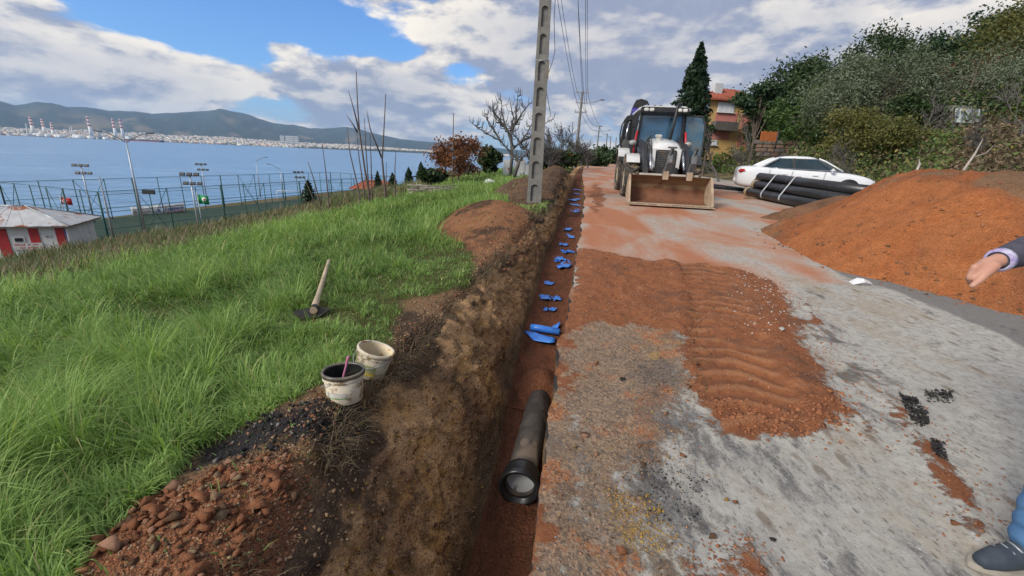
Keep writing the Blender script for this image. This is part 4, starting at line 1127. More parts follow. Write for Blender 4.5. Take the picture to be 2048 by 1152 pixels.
def crown_tree(name, label, loc, H, rx, mat, seed, nl=7000, leaf=.10, trunk=.22, lobes=16, group=None, rz_=None, bark=None, squash=1.0, cone=0.0, asp=.55, up=.3):
    """tapered trunk, limbs to each clump, and leaves clustered in uneven clumps"""
    g = np.random.default_rng(seed); rg = random.Random(seed)
    t_ = thing(name, label, 'tree', loc, 0, group)
    ch = H*(1-trunk); cz = H*trunk + ch/2
    L = []
    while len(L) < lobes:
        p = np.array([rg.uniform(-1, 1), rg.uniform(-1, 1), rg.uniform(-1, 1)]); d = np.linalg.norm(p)
        if d > 1: continue
        hfrac = (p[2]+1)/2; w = (1-cone*hfrac)*(1 if hfrac > .15 else .75)
        L.append((p[0]*rx*w*.85, p[1]*rx*w*.85, cz+p[2]*ch*.44, rg.uniform(.26, .48)*rx*(1-.5*cone*hfrac)))
    C = []; T = []
    tot = sum(l[3]**2 for l in L)
    for lx, ly, lz, lr in L:
        k = int(nl*lr*lr/tot); d = g.normal(size=(k, 3)); d /= np.linalg.norm(d, axis=1)[:, None]
        rr = lr*(g.random(k)**.42)*(1+.28*g.normal(size=k)); q = d*rr[:, None]*np.array([1, 1, .72*squash])
        q += .14*lr*np.sin(q[:, [1, 2, 0]]/lr*5.0+lx*3)
        C.append(q+np.array([lx, ly, lz])); T.append(np.full(k, rg.uniform(.2, .6))+g.normal(0, .14, k))
    C = np.concatenate(C); T = np.clip(np.concatenate(T), 0, 1)
    V, Fq, TT = leaf_quads(C, leaf*g.uniform(.6, 1.4, len(C)), T, up, asp, seed)
    mb = MB(); top = Vector((rg.uniform(-.1, .1)*rx, rg.uniform(-.1, .1)*rx, H*.75)); b0 = max(.06, H*.022)
    mid = Vector((rg.uniform(-.08, .08)*rx, rg.uniform(-.08, .08)*rx, H*.35))
    mb.tube([(0, 0, -.3), (0, 0, .1), mid, top], [b0*1.3, b0, b0*.7, b0*.2], 8, False)
    for lx, ly, lz, lr in L: mb.tube([mid+Vector((0, 0, rg.uniform(-.08, .2)*H)), Vector((lx*.5, ly*.5, lz*.75+mid.z*.25)), (lx, ly, lz)], [b0*.4, b0*.28, b0*.08], 4, False)
    mb.build('trunk', bark or BARK, t_)
    mk('crown', np_mesh('crown', V, Fq, False, {'tint': TT}), mat, t_)
    return t_
def gpos(px, Y, dz=0.0):
    d = ray(px, 330); X = d.x/d.y*Y; return Vector((X, Y, ground_z(X, Y)+dz))
def htop(px, py, Y, loc): return at_y(px, py, Y).z-loc.z

OLIVE = leaf_mat('olive_leaf', (.085, .105, .06), (.17, .20, .13), (.24, .27, .19), .15)
DARKL = leaf_mat('evergreen_leaf', (.018, .036, .014), (.045, .075, .024), (.07, .1, .03), .12)
MIDL = leaf_mat('laurel_leaf', (.03, .065, .02), (.07, .12, .03), (.12, .15, .045), .2)
PINEL = leaf_mat('pine_needle', (.014, .032, .015), (.035, .065, .024), (.05, .08, .03), .08)
CYPL = leaf_mat('cypress_leaf', (.010, .026, .013), (.026, .050, .020), (.04, .065, .025), .06)
YELL = leaf_mat('yellowing_leaf', (.07, .085, .025), (.16, .15, .045), (.26, .21, .06), .25)
OAKL = leaf_mat('dead_oak_leaf', (.12, .048, .022), (.21, .09, .042), (.30, .15, .08), .2)

# tall cypress beside the house
c = gpos(1366, 40); H = htop(1384, 88, 40, c)
def cypress(name, label, loc, H, rx, seed, nl, leaf, group=None):
    g = np.random.default_rng(seed); t_ = thing(name, label, 'tree', loc, 0, group)
    z = g.random(nl)**.9; prof = np.interp(z, [0, .08, .3, .6, .85, 1], [.55, .9, 1.0, .74, .36, .03])*rx
    a = g.uniform(0, 2*math.pi, nl); br = 1+.22*np.sin(a*5+z*31)+.18*np.sin(a*3-z*47)
    rr = prof*br*(g.random(nl)**.35)
    C = np.stack([rr*np.cos(a), rr*np.sin(a), z*H*.97+.25+.1*g.normal(size=nl)], 1)
    V, Fq, TT = leaf_quads(C, leaf*g.uniform(.6, 1.4, nl), np.clip(g.normal(.35, .2, nl), 0, 1), .1, .5, seed)
    MB().tube([(0, 0, -.3), (0, 0, H*.5), (0, 0, H*.9)], [.022*H, .014*H, .003*H], 8, False).build('trunk', BARK, t_)
    mk('crown', np_mesh('crown', V, Fq, False, {'tint': TT}), CYPL, t_)
cypress('cypress_tree', 'tall dark cypress standing between the loader and the orange house', c, H, 1.65, 5, 9500, .18)
# small cypresses below the crest by the red roofed house
for i, (x, yt, Y, lab) in enumerate([(754, 348, 56, 'small dark cypress in front of the blue walled house'), (784, 352, 56, 'small dark cypress at the edge of the red tiled roof'), (817, 347, 52, 'small dark cypress on the crest past the red roof'),
                                     (842, 345, 50, 'small dark cypress just before the brown leaved tree'), (612, 376, 40, 'small dark cypress behind the leaning saplings')]):
    c = gpos(x, Y); cypress('cypress_tree', lab, c, max(2.2, htop(x, yt, Y, c)), .55, 20+i, 1200, .13, 'small cypresses below the crest')

HILL = [  # px, py top, Y, rx, material, leaves, leaf, label
 (1497, 150, 38, 2.1, PINEL, 4200, .17, 'dark pine with flat clumps in front of the orange house', 'pine_tree', dict(trunk=.5, squash=.55, lobes=10)),
 (1560, 128, 44, 4.2, DARKL, 6500, .19, 'dark evergreen tree at the low end of the wooded slope', 'evergreen_tree', dict(trunk=.12, lobes=20)),
 (1590, 170, 33, 2.8, MIDL, 5200, .13, 'bright green bay tree above the fenced yard', 'bay_tree', dict(trunk=.08, lobes=16)),
 (1620, 112, 52, 4.5, DARKL, 6000, .22, 'dark evergreen tree behind the olive trees', 'evergreen_tree', dict(trunk=.15, lobes=20)),
 (1665, 108, 30, 3.3, OLIVE, 8000, .12, 'silvery olive tree above the brambles, nearer the house', 'olive_tree', dict(trunk=.10, lobes=20, asp=.3)),
 (1740, 96, 28, 3.2, OLIVE, 8000, .115, 'silvery olive tree above the yellowing hedge', 'olive_tree', dict(trunk=.10, lobes=20, asp=.3)),
 (1780, 62, 50, 4.6, DARKL, 6500, .21, 'dark broad evergreen tree on the ridge behind the olives', 'evergreen_tree', dict(trunk=.12, lobes=20)),
 (1860, 8, 44, 4.2, PINEL, 6500, .2, 'tall dark pine rising above the ridge', 'pine_tree', dict(trunk=.25, lobes=16, squash=.7)),
 (1935, 30, 36, 4.2, DARKL, 6500, .17, 'dark evergreen tree beside the tall pine', 'evergreen_tree', dict(trunk=.1, lobes=20)),
 (1895, 55, 25, 3.1, OLIVE, 8500, .105, 'big greyish olive tree nearest the pale sheds', 'olive_tree', dict(trunk=.08, lobes=22, asp=.3)),
 (2020, -30, 28, 3.8, YELL, 7500, .12, 'tawny leaved tree rising over the pale sheds', 'tawny_tree', dict(trunk=.12, lobes=20)),
 (2120, -60, 24, 3.8, YELL, 7000, .12, 'tawny leaved tree above the soil heap', 'tawny_tree', dict(trunk=.12, lobes=20)),
 (1700, 60, 62, 5.0, DARKL, 5500, .24, 'dark evergreen tree farthest up the ridge', 'evergreen_tree', dict(trunk=.12, lobes=18)),
 (1520, 200, 40, 2.4, DARKL, 3500, .15, 'low dark evergreen between the pine and the yard', 'evergreen_tree', dict(trunk=.08, lobes=14)),
 (1830, 175, 26, 2.1, DARKL, 4200, .11, 'low dark bush under the big olive tree', 'evergreen_bush', dict(trunk=.05, lobes=14)),
 (1760, 200, 23, 1.9, YELL, 4500, .085, 'yellowing hedge bush above the ivy bank', 'hedge_bush', dict(trunk=.05, lobes=14)),
 (1700, 212, 23.5, 1.8, YELL, 4500, .085, 'yellowing hedge bush below the olive nearer the house', 'hedge_bush', dict(trunk=.05, lobes=14)),
 (1408, 232, 38, .7, DARKL, 1300, .13, 'small dark tree against the orange house front', 'evergreen_bush', dict(trunk=.2, lobes=8)),
]
for i, (x, yt, Y, rx, mt, nl, lf, lab, nm, kw) in enumerate(HILL):
    c = gpos(x, Y); H = max(2.0, htop(x, yt, Y, c)); crown_tree(nm, lab, c, H, rx, mt, 300+i, int(nl*1.7), lf*.74, **kw)
# bare pale shrubs on the slope
for i, (x, yt, Y, lab) in enumerate([(1445, 235, 27, 'bare pale shrub beside the open cab door'), (1490, 215, 27, 'bare branched shrub below the pine'), (1820, 165, 24, 'bare pale tree with forked limbs before the sheds'), (1700, 255, 19, 'bare twiggy shrub in the ivy over the car'), (1960, 190, 18, 'bare brown shrub above the heap top'),
                                     (2030, 150, 17, 'tall bare brown shrub beside the pale sheds'), (1720, 92, 66, 'leafless grey tree on the skyline between olives')]):
    c = gpos(x, Y); H = max(1.5, htop(x, yt, Y, c)); bare_tree('bare_shrub', lab, c, H*.42, .045+.006*H, 500+i, 'bare shrubs on the slope', 'shrub', depth=4, spread=.55, nb=(3, 4), start=.1, shrink=.7)
# long pale dead branches leaning over the heap
p = hit(1975, 352); 
for i, (pa, pb, Y) in enumerate([((1922, 348), (1966, 278), 15), ((1832, 345), (1838, 318), 15)]):
    a, b = at_y(*pa, Y), at_y(*pb, Y+.6); mb = MB(); mb.tube([a-Vector((0, 0, .8)), a, a.lerp(b, .5)+Vector((.06, 0, .05)), b], [.05, .045, .035, .012], 6)
    if i == 0: mb.tube([a.lerp(b, .45), a.lerp(b, .6)+Vector((.5, .1, .02)), a.lerp(b, .8)+Vector((.75, .2, .1))], [.02, .015, .006], 5)
    tag(mb.build('dead_branch', pm('dead_wood', (.42, .37, .32), (.30, .26, .22), 9, .9)), ['long pale dead branch leaning up behind the soil heap', 'short pale dead stick upright behind the soil heap'][i], 'branch')

# ---- left side: brown oak, bare fig, thicket by the poles
c = gpos(917, 25); crown_tree('brown_oak', 'bushy tree with dead brown leaves on the crest', c, htop(917, 268, 25, c)+.1, 1.55, OAKL, 77, 5200, .075, trunk=.06, lobes=22)
c = hit(1024, 357, dz=.0); FIG = c.copy()
def fig_tree():
    t_ = thing('fig_tree', 'bare grey fig tree with upturned twigs before the white cabinets', 'tree', (c.x, c.y, ground_z(c.x, c.y)), 0)
    rg = random.Random(4); k = c.y/FPX
    def P(px, py, dy=0): q = at_y(px, py, c.y+dy); return q-Vector(t_.location)
    tr = MB(); tr.tube([P(1024, 362), P(1036, 330), P(1038, 322)], [.13, .10, .09], 8); tr.tube([P(1020, 352), P(1024, 315), P(1022, 270, .3)], [.10, .09, .06], 8)
    tr.build('trunk', BARKG, t_)
    limbs = [[(1038, 324), (1020, 303), (1000, 281), (975, 268), (955, 255), (942, 245)], [(1038, 324), (1048, 312), (1056, 303), (1052, 290)], [(1022, 275), (1010, 250), (1004, 225), (1003, 200)], [(1022, 270), (1030, 245), (1034, 212), (1037, 175)],
             [(1024, 300), (1040, 285), (1055, 265), (1065, 245), (1072, 238)], [(1000, 281), (985, 255), (975, 240), (970, 226)], [(1022, 285), (1015, 260), (990, 235), (985, 200)], [(1030, 250), (1045, 225), (1060, 206)], [(1010, 255), (1000, 240), (988, 225), (978, 212)], [(1022, 262), (1027, 235), (1020, 205)], [(1040, 285), (1058, 275), (1080, 255), (1100, 240)], [(1056, 303), (1045, 292), (1038, 280), (1026, 268)]]
    mb = MB()
    for li, l in enumerate(limbs):
        off = rg.uniform(-.7, .7); path = [P(x, y, off*i/len(l)) for i, (x, y) in enumerate(l)]
        n = len(path); rad = [.06*(1-.72*i/(n-1)) for i in range(n)]; mb.tube(path, rad, 6, False)
        for j in range(1, n):
            for s_ in range(6 if j < n-1 else 7):
                q = path[j-1].lerp(path[j], rg.random()); a = rg.uniform(0, 6.28); L = rg.uniform(.35, .9)
                d = Vector((math.cos(a)*.75, math.sin(a)*.75, rg.uniform(-.15, .5)))
                e1 = q+d*L*.5; e2 = e1+Vector((d.x*.25, d.y*.25, .5))*L*.6; mb.tube([q, e1, e2, e2+Vector((0, 0, .12))], [rad[j]*.5+.008, rad[j]*.35+.008, .012, .009], 4, False)
                if rg.random() < .6: f = e1+Vector((rg.uniform(-.3, .3), rg.uniform(-.3, .3), rg.uniform(.1, .4)))*L*.7; mb.tube([e1, e1.lerp(f, .6)+Vector((0, 0, -.03)), f+Vector((0, 0, .08))], [.012, .009, .005], 4, False)
    mb.build('crown', BARKG, t_)
fig_tree()
for i, (x, yt, Y, lab) in enumerate([(1108, 255, 31, 'bare twiggy thicket tree right behind the concrete pole'), (1128, 248, 36, 'bare slender tree between the two utility poles'), (1085, 262, 28, 'bare bush behind the fig tree'), (1168, 268, 44, 'bare pale tree behind the second utility pole'), (1180, 285, 50, 'low bare tree before the third utility pole'), (1100, 285, 26, 'low bare grey bush behind the spoil bank')]):
    c = gpos(x-4, Y); u_, v_ = uv(c.x, c.y)
    H = max(1.5, htop(x, yt, Y, c)); bare_tree('bare_tree', lab, c, H*.42, .10, 600+i, 'bare trees along the verge', depth=4, spread=.6, nb=(4, 5), start=.02, shrink=.76, mat=BARKG)
for i, (x, yt, Y, rx, lab) in enumerate([(1095, 300, 33, 1.6, 'dark evergreen bush behind the spoil bank'), (1215, 297, 120, 5.0, 'dark roadside bushes by the farthest poles'), (982, 292, 30, .8, 'small dark conifer beside the brown oak'), (1125, 305, 40, 1.5, 'dark bush by the orange road barriers'), (1195, 303, 75, 3.5, 'dark bush behind the third utility pole'), (870, 345, 30, .9, 'low dark shrub under the brown oak')]):
    c = gpos(x, Y); crown_tree('evergreen_bush', lab, c, max(1.0, htop(x, yt, Y, c)), rx, DARKL, 700+i, 2600, .045+.0035*Y, trunk=.05, lobes=14)
# saplings: bare stalks standing on the crest
def zp(x, y): return (450+x/3.716, 130+y/3.716)
SAP = [([[(1070, 955), (1040, 780), (1000, 500), (985, 300), (975, 45)], [(995, 480), (960, 340), (918, 190)], [(985, 500), (950, 440), (902, 370)]], 'tallest bare sapling with two side shoots'), ([[(1000, 960), (930, 660), (908, 465)]], 'thin bare sapling leaning off the tallest one'), ([[(1035, 945), (995, 680), (978, 490)]], 'thin bare sapling touching the tallest stalk'),
       ([[(1070, 930), (1045, 600), (1036, 395)]], 'straight bare sapling between the tall ones'), ([[(1090, 925), (1085, 700), (1078, 510)]], 'short straight bare sapling between the tall ones'), ([[(1190, 935), (1168, 700), (1180, 500), (1195, 215)], [(1165, 690), (1080, 480), (1053, 340)]], 'forked tall bare sapling before the red roof'), ([[(1265, 910), (1262, 780), (1270, 640)]], 'short crooked bare sapling beyond the red roof'),
       ([[(770, 1010), (750, 800), (722, 590)]], 'single bare sapling between the pitch and the tall ones'), ([[(705, 1020), (660, 850), (617, 720)]], 'leaning bare sapling near the pitch corner'), ([[(685, 1065), (630, 930), (580, 820)]], 'lowest leaning bare sapling by the dark cypress'), ([[(1198, 925), (1198, 720)]], 'straight bare stake beside the forked sapling')]
for lines, lab in SAP:
    Y = 19.0; b = at_y(*zp(*lines[0][0]), Y); o = thing('bare_sapling', lab, 'sapling', b, 0, 'bare saplings on the crest')
    for li, l in enumerate(lines):
        path = [at_y(*zp(x, y), Y)-b for x, y in l]
        if li == 0: path = [path[0]-Vector((0, 0, 1.2))]+path
        n = len(path); r0 = .055 if li == 0 and len(l) > 3 else .04
        MB().tube(path, [r0*(1-.72*i/(n-1)) for i in range(n)], 6).build('stem' if li == 0 else 'side_shoot', pm('sapling_bark', (.13, .10, .08), (.09, .07, .06), 8, .9), o)
    if len(l) > 0: pass

# ------------------------------------------------------------------ stones
def hull_mesh(seed, n=11):
    rg = random.Random(seed); bm = bmesh.new()
    for _ in range(n):
        d = Vector((rg.gauss(0, 1), rg.gauss(0, 1), rg.gauss(0, 1))).normalized()*rg.uniform(.75, 1); bm.verts.new((d.x, d.y*.85, d.z*.7))
    r_ = bmesh.ops.convex_hull(bm, input=bm.verts[:]); bmesh.ops.delete(bm, geom=list({g for g in r_['geom_interior']+r_['geom_unused'] if isinstance(g, bmesh.types.BMVert)}), context='VERTS')
    bmesh.ops.triangulate(bm, faces=bm.faces[:]); bm.verts.index_update()
    V = np.array([v.co[:] for v in bm.verts]); Fc = np.array([[v.index for v in f.verts] for f in bm.faces]); bm.free()
    return V, Fc
HULLS = [hull_mesh(s_, 7+s_ % 3) for s_ in range(10)]
def rock_mat(name, a, b, c=None):
    return pm(name, a, b, 9, .95, bump=.7, bdist=.02, spec=.15, stain=c, stain_scale=5, stain_lo=.56)
RK = {'red': rock_mat('stone_red', (.34, .145, .07), (.24, .095, .048), (.38, .22, .13)), 'tan': rock_mat('stone_tan', (.36, .25, .15), (.26, .17, .10)), 'grey': rock_mat('stone_grey', (.30, .28, .26), (.2, .19, .18)),
      'pink': rock_mat('stone_pink', (.44, .25, .16), (.34, .18, .11)), 'dark': rock_mat('stone_dark', (.035, .033, .034), (.06, .055, .05)), 'white': rock_mat('stone_white', (.62, .58, .54), (.5, .46, .42)), 'brown': rock_mat('stone_brown', (.17, .10, .06), (.11, .065, .04)), 'yellow': rock_mat('stone_yellow', (.42, .27, .075), (.33, .2, .06))}
ROCK_ME = {}
def rock_me(k, i):
    if (k, i) not in ROCK_ME:
        me = np_mesh('stone', *HULLS[i]); me.materials.append(RK[k]); ROCK_ME[(k, i)] = me
    return ROCK_ME[(k, i)]
def stone(kind, p, r_, seed, parent=None, sink=.35, name='stone'):
    rg = random.Random(seed); o = bpy.data.objects.new(name, rock_me(kind, rg.randrange(10))); link(o, parent)
    o.location = (p[0], p[1], p[2]+r_*(.7-sink)); o.scale = (r_*rg.uniform(.85, 1.2), r_*rg.uniform(.8, 1.1), r_*rg.uniform(.7, 1.0)); o.rotation_euler = (rg.uniform(-.4, .4), rg.uniform(-.4, .4), rg.uniform(0, 6.28))
    return o
def gravel(name, label, P, S, kind, seed=0, parent=None):
    """many tiny angular stones as one mass"""
    g = np.random.default_rng(seed); Vs = []; Fs = []; b = 0
    idx = g.integers(0, len(HULLS), len(P))
    for h in range(len(HULLS)):
        q = np.where(idx == h)[0]
        if not len(q): continue
        V, Fc = HULLS[h]; n = len(q); a = g.uniform(0, 6.28, n); t_ = g.uniform(-.5, .5, n)
        W3 = V[None]*S[q][:, None, None]*g.uniform(.7, 1.3, (n, 1, 3)); c, s_ = np.cos(a)[:, None], np.sin(a)[:, None]
        x = W3[..., 0]*c-W3[..., 1]*s_; y = W3[..., 0]*s_+W3[..., 1]*c; z = W3[..., 2]+t_[:, None]*W3[..., 0]*.5
        A = np.stack([x, y, z], -1)+P[q][:, None, :]; Vs.append(A.reshape(-1, 3))
        Fs.append((Fc[None]+(np.arange(n)*len(V))[:, None, None]+b).reshape(-1, 3)); b += n*len(V)
    o = mk(name, np_mesh(name, np.concatenate(Vs), np.concatenate(Fs)), RK[kind], parent)
    return tag(o, label, kind='stuff')
def sample_poly(P, n, seed, grow=0.0):
    g = np.random.default_rng(seed); lo = P.min(0)-grow; hi = P.max(0)+grow; out = []
    while sum(len(o) for o in out) < n:
        q = g.uniform(lo, hi, (n*3, 2)); d = sd_poly(q[:, 0], q[:, 1], P); out.append(q[d < grow*g.random(len(q))])
    return np.concatenate(out)[:n]
def on_ground(U, f): X, Y = xy(U[:, 0], U[:, 1]); return np.stack([X, Y, f(U[:, 0], U[:, 1])], 1)

# rubble heap of broken red brick earth beside the trench, stones in it are its parts
rub = thing('rubble_heap', 'heap of broken reddish rubble on the grass at the trench lip', 'rubble', tuple(on_ground(np.array([[-1.5, 1.2]]), bank_h)[0]))
_o = np.array(rub.location)
U = sample_poly(P_RED, 250, 1, .06)
for i, (u_, v_) in enumerate(U):
    if u_ > float(u_lip(np.array(v_)))-.03 or v_ < .8: continue
    p = on_ground(np.array([[u_, v_]]), bank_h)[0]-_o; rg = random.Random(i); stone(rg.choice(['red', 'red', 'red', 'red', 'pink', 'tan', 'brown']), p, rg.uniform(.014, .036)*(1.7 if i % 6 == 0 else 1), i, rub)
for i, (x, y, r_, k) in enumerate([(412, 998, .042, 'red'), (540, 962, .038, 'red'), (480, 1048, .034, 'red'), (500, 1020, .032, 'pink'), (318, 1022, .034, 'red'), (225, 1100, .036, 'pink'), (260, 1085, .03, 'red'), (440, 1035, .028, 'tan'), (385, 1060, .028, 'red'), (345, 1040, .026, 'brown')]):
    p = hit(x, y, bank_h); stone(k, np.array(p)-_o, r_*1.9, 900+i, rub, .42)
g_ = sample_poly(P_RED, 5200, 3, .10); g_ = g_[(g_[:, 0] < u_lip(g_[:, 1])-.02)]
for k, sl, sd_ in (('red', slice(0, 2600), 1), ('brown', slice(2600, 4000), 2), ('tan', slice(4000, None), 3)):
    q = g_[sl]; gravel('rubble_crumbs', 'small crumbs of %s earth in the rubble heap' % {'red': 'red', 'brown': 'dark brown', 'tan': 'tan'}[k], on_ground(q, bank_h)-_o, .0035+.009*RN.random(len(q))**2.5, k, sd_, rub)
# broken black asphalt beside it
asp = thing('asphalt_heap', 'pile of broken black asphalt crumbs between grass and trench', 'rubble', tuple(on_ground(np.array([[-1.55, 2.05]]), bank_h)[0])); _a = np.array(asp.location)
U = sample_poly(P_BLACK, 130, 5, .03)
for i, (u_, v_) in enumerate(U):
    rg = random.Random(i+70); stone(rg.choice(['dark']*7+['grey', 'pink']), on_ground(np.array([[u_, v_]]), bank_h)[0]-_a, rg.uniform(.010, .028), i+300, asp)
q = sample_poly(P_BLACK, 2600, 6, .06); gravel('asphalt_crumbs', 'fine black asphalt crumbs', on_ground(q, bank_h)-_a, .003+.008*RN.random(len(q))**2, 'dark', 6, asp)
# crumbs of earth along the lip and down the wall
N = 9000; v_ = np.exp(RN.uniform(math.log(.9), math.log(14), N)); u_ = u_lip(v_)-np.abs(RN.normal(0, .22, N))
k_ = bare_mask(u_, v_) > .5; q = np.stack([u_, v_], 1)[k_]
for kd, a, b, lab in (('brown', 0, .55, 'crumbs of dark brown earth along the trench lip'), ('tan', .55, .85, 'crumbs of tan earth along the trench lip'), ('red', .85, 1, 'crumbs of red earth along the trench lip')):
    w = q[int(a*len(q)):int(b*len(q))]; gravel('earth_crumbs', lab, on_ground(w, bank_h), (.004+.011*RN.random(len(w))**3)*(1+.12*w[:, 1]), kd, int(a*100))
# crumbs clinging to the cut face
Xt, Yt, Zt, Kt, Vt = TRENCH
cand = np.argwhere((Kt < .96) & (Vt > .9) & (Vt < 9)); gq = np.random.default_rng(77); pr = 1/Vt[cand[:, 0], cand[:, 1]]**.3; sel = cand[gq.choice(len(cand), 15000, p=pr/pr.sum())]
Pw = np.stack([Xt[sel[:, 0], sel[:, 1]], Yt[sel[:, 0], sel[:, 1]], Zt[sel[:, 0], sel[:, 1]]], 1)+gq.normal(0, .008, (len(sel), 3)); Kw = Kt[sel[:, 0], sel[:, 1]]
Sw = .003+.018*gq.random(len(sel))**4
for kd, q, lab in (('tan', np.arange(0, 8000), 'tan crumbs on the cut face of the trench'), ('brown', np.arange(8000, 11000), 'dark brown crumbs on the cut face of the trench'), ('yellow', np.arange(13500, 15000), 'ochre crumbs on the cut face of the trench')):
    gravel('wall_crumbs', lab, Pw[q], Sw[q], kd, len(q))
# roots and dead grass hanging over the lip
nr = 2600; vr = np.exp(gq.uniform(math.log(1.0), math.log(14), nr)); ur = u_lip(vr)+gq.normal(-.02, .06, nr); kr = fbm(vr, vr*0, 1.5, 3, 141) > -.15; vr, ur = vr[kr], ur[kr]; nr = len(vr)
Xr, Yr = xy(ur, vr); Zr = bank_h(np.minimum(ur, u_lip(vr)), vr)
Vb, Fb, Tb = blades(np.stack([Xr, Yr, Zr+.02], 1), gq.uniform(.08, .26, nr), np.maximum(.0035, vr*.0012), gq.normal(-.1, .7, nr), gq.uniform(1.8, 3.0, nr), np.clip(gq.normal(.3, .3, nr), 0, 1), 4)
tag(mk('hanging_roots', np_mesh('hanging_roots', Vb, Fb, True, {'tint': Tb}), leaf_mat('root_fibre', (.06, .045, .03), (.16, .12, .065), (.12, .16, .05), .05)), 'roots and dead grass hanging over the trench lip', kind='stuff')
# clods on the middle spoil
U = sample_poly(P_MID, 2200, 8, .12)
gravel('spoil_clods', 'red brown clods on the spoil mound along the trench', on_ground(U[:1500], bank_h), .006+.03*RN.random(1500)**3, 'red', 8); gravel('spoil_clods', 'dark clods on the spoil mound along the trench', on_ground(U[1500:], bank_h), .008+.035*RN.random(700)**3, 'brown', 9)
N = 2600; U = np.stack([RN.uniform(-2.9, -1.0, N), RN.uniform(11, 28, N)], 1); U = U[(U[:, 0] < u_lip(U[:, 1])) & (bare_mask(U[:, 0], U[:, 1]) > .5)]
gravel('bank_clods', 'brown clods on the long spoil bank behind the concrete pole', on_ground(U, bank_h), .02+.06*RN.random(len(U))**3, 'brown', 10)

# ---- stones and crumbs on the road
def road_gravel(name, label, U, S, kind, sd_, pile=0.0):
    U = U[(U[:, 0] > u_edg(U[:, 1])+.01)]; P = on_ground(U, road_h); P[:, 2] += pile*np.random.default_rng(sd_).random(len(P))**2; gravel(name, label, P, S[:len(U)], kind, sd_)
U = sample_poly(P_BROWN, 6500, 21, .12); U = U[U[:, 1] > .7]
for kd, a, b, lab in (('brown', 0, .4, 'dark brown grit'), ('tan', .4, .72, 'tan grit'), ('pink', .72, .84, 'pinkish grit'), ('grey', .84, .93, 'grey grit'), ('yellow', .93, 1, 'yellow grit')):
    w = U[int(a*len(U)):int(b*len(U))]; road_gravel('road_grit', lab+' strewn along the road edge of the trench', w, .0025+.0085*RN.random(len(w))**3, kd, int(a*77)+1)
U = sample_poly(P_TRACK, 7000, 23, .14); d_ = -sd_poly(U[:, 0], U[:, 1], P_TRACK); S_, T_ = track_coords(U[:, 0], U[:, 1]); kp = (np.abs(T_) > .28) | (RN.random(len(U)) < .25); U = U[kp]
road_gravel('soil_crumbs', 'crumbs of loose red earth around the tyre track', U, .004+.014*RN.random(len(U))**3, 'red', 31)
pf = poly_uv([(1420, 800), (1560, 830), (1680, 790), (1695, 840), (1620, 875), (1500, 870), (1425, 835)])
U = sample_poly(pf, 1100, 28, .04); road_gravel('soil_clods', 'lumpy clods of red earth at the foot of the tyre track', U, .004+.024*RN.random(len(U))**4, 'red', 37)
U = sample_poly(poly_uv([(1380, 560), (1450, 560), (1420, 700), (1400, 800), (1375, 780)]), 500, 29, .05); road_gravel('soil_clods', 'dark clods of earth thrown up beside the tyre track', U, .004+.02*RN.random(len(U))**4, 'brown', 38)
U = sample_poly(poly_uv([(1180, 520), (1350, 530), (1380, 640), (1160, 630)]), 500, 30, .05); road_gravel('soil_clods', 'reddish clods on the earth by the trench edge', U, .005+.018*RN.random(len(U))**2.5, 'red', 39)
U = sample_poly(P_STRIP, 1500, 24, .22); road_gravel('soil_crumbs', 'crumbs of red earth dribbled across the pale road', U, .003+.011*RN.random(len(U))**3, 'red', 32)
U = sample_poly(P_RED3, 500, 25, .12); road_gravel('soil_crumbs', 'crumbs of red earth on the road next to the pointing person', U, .003+.012*RN.random(len(U))**3, 'red', 33)
U = np.stack([RN.uniform(.2, 3.2, 1500), RN.uniform(.9, 5, 1500)], 1); road_gravel('road_grit', 'scattered grey grit on the pale road', U, .002+.005*RN.random(len(U))**3, 'grey', 34)
pw = np.concatenate([poly_uv([(1500, 545), (1570, 560), (1590, 600), (1560, 660), (1500, 660), (1490, 590)])])
U = sample_poly(pw, 420, 26, .25); road_gravel('chalk_chips', 'white chips of stone scattered over the red earth', U, .004+.014*RN.random(len(U))**2, 'white', 35)
U = sample_poly(P_TRACK, 240, 27, .0); road_gravel('chalk_chips', 'pale pebbles pressed into the tyre track', U, .004+.012*RN.random(len(U))**2, 'pink', 36)
for nm, pp, n_, lab in (('black_clods', [(1800, 790), (1830, 800), (1860, 850), (1835, 855), (1810, 830)], 420, 'small pile of black wet clods on the pale road'), ('black_clods', [(1850, 785), (1900, 785), (1905, 805), (1860, 805)], 170, 'black clods with straw beside the bigger black pile'), ('black_clods', [(1860, 890), (1880, 890), (1890, 925), (1870, 920)], 120, 'few black clods on the pale road, nearest the person')):
    U = sample_poly(poly_uv(pp), n_, 40+n_, .01); road_gravel(nm, lab, U, .005+.013*RN.random(n_)**1.8, 'dark', 40+n_, .035)
for pp_, n_, k_, lab in (([(1220, 1000), (1290, 1000), (1340, 1070), (1310, 1090), (1240, 1050)], 700, 'yellow', 'ochre yellow grit smeared near the trench edge'), ([(1250, 690), (1330, 720), (1360, 770), (1290, 790)], 500, 'dark', 'black grit where the asphalt was cut'), ([(1290, 930), (1400, 960), (1380, 1040), (1300, 1020)], 500, 'dark', 'black grit beside the ochre smear'), ([(1180, 880), (1340, 860), (1370, 940), (1200, 960)], 700, 'tan', 'tan lumps and grit near the pink stones')):
    U = sample_poly(poly_uv(pp_), n_, n_+7, .08); road_gravel('road_grit', lab, U, .0022+.009*RN.random(n_)**3, k_, n_+len(lab))
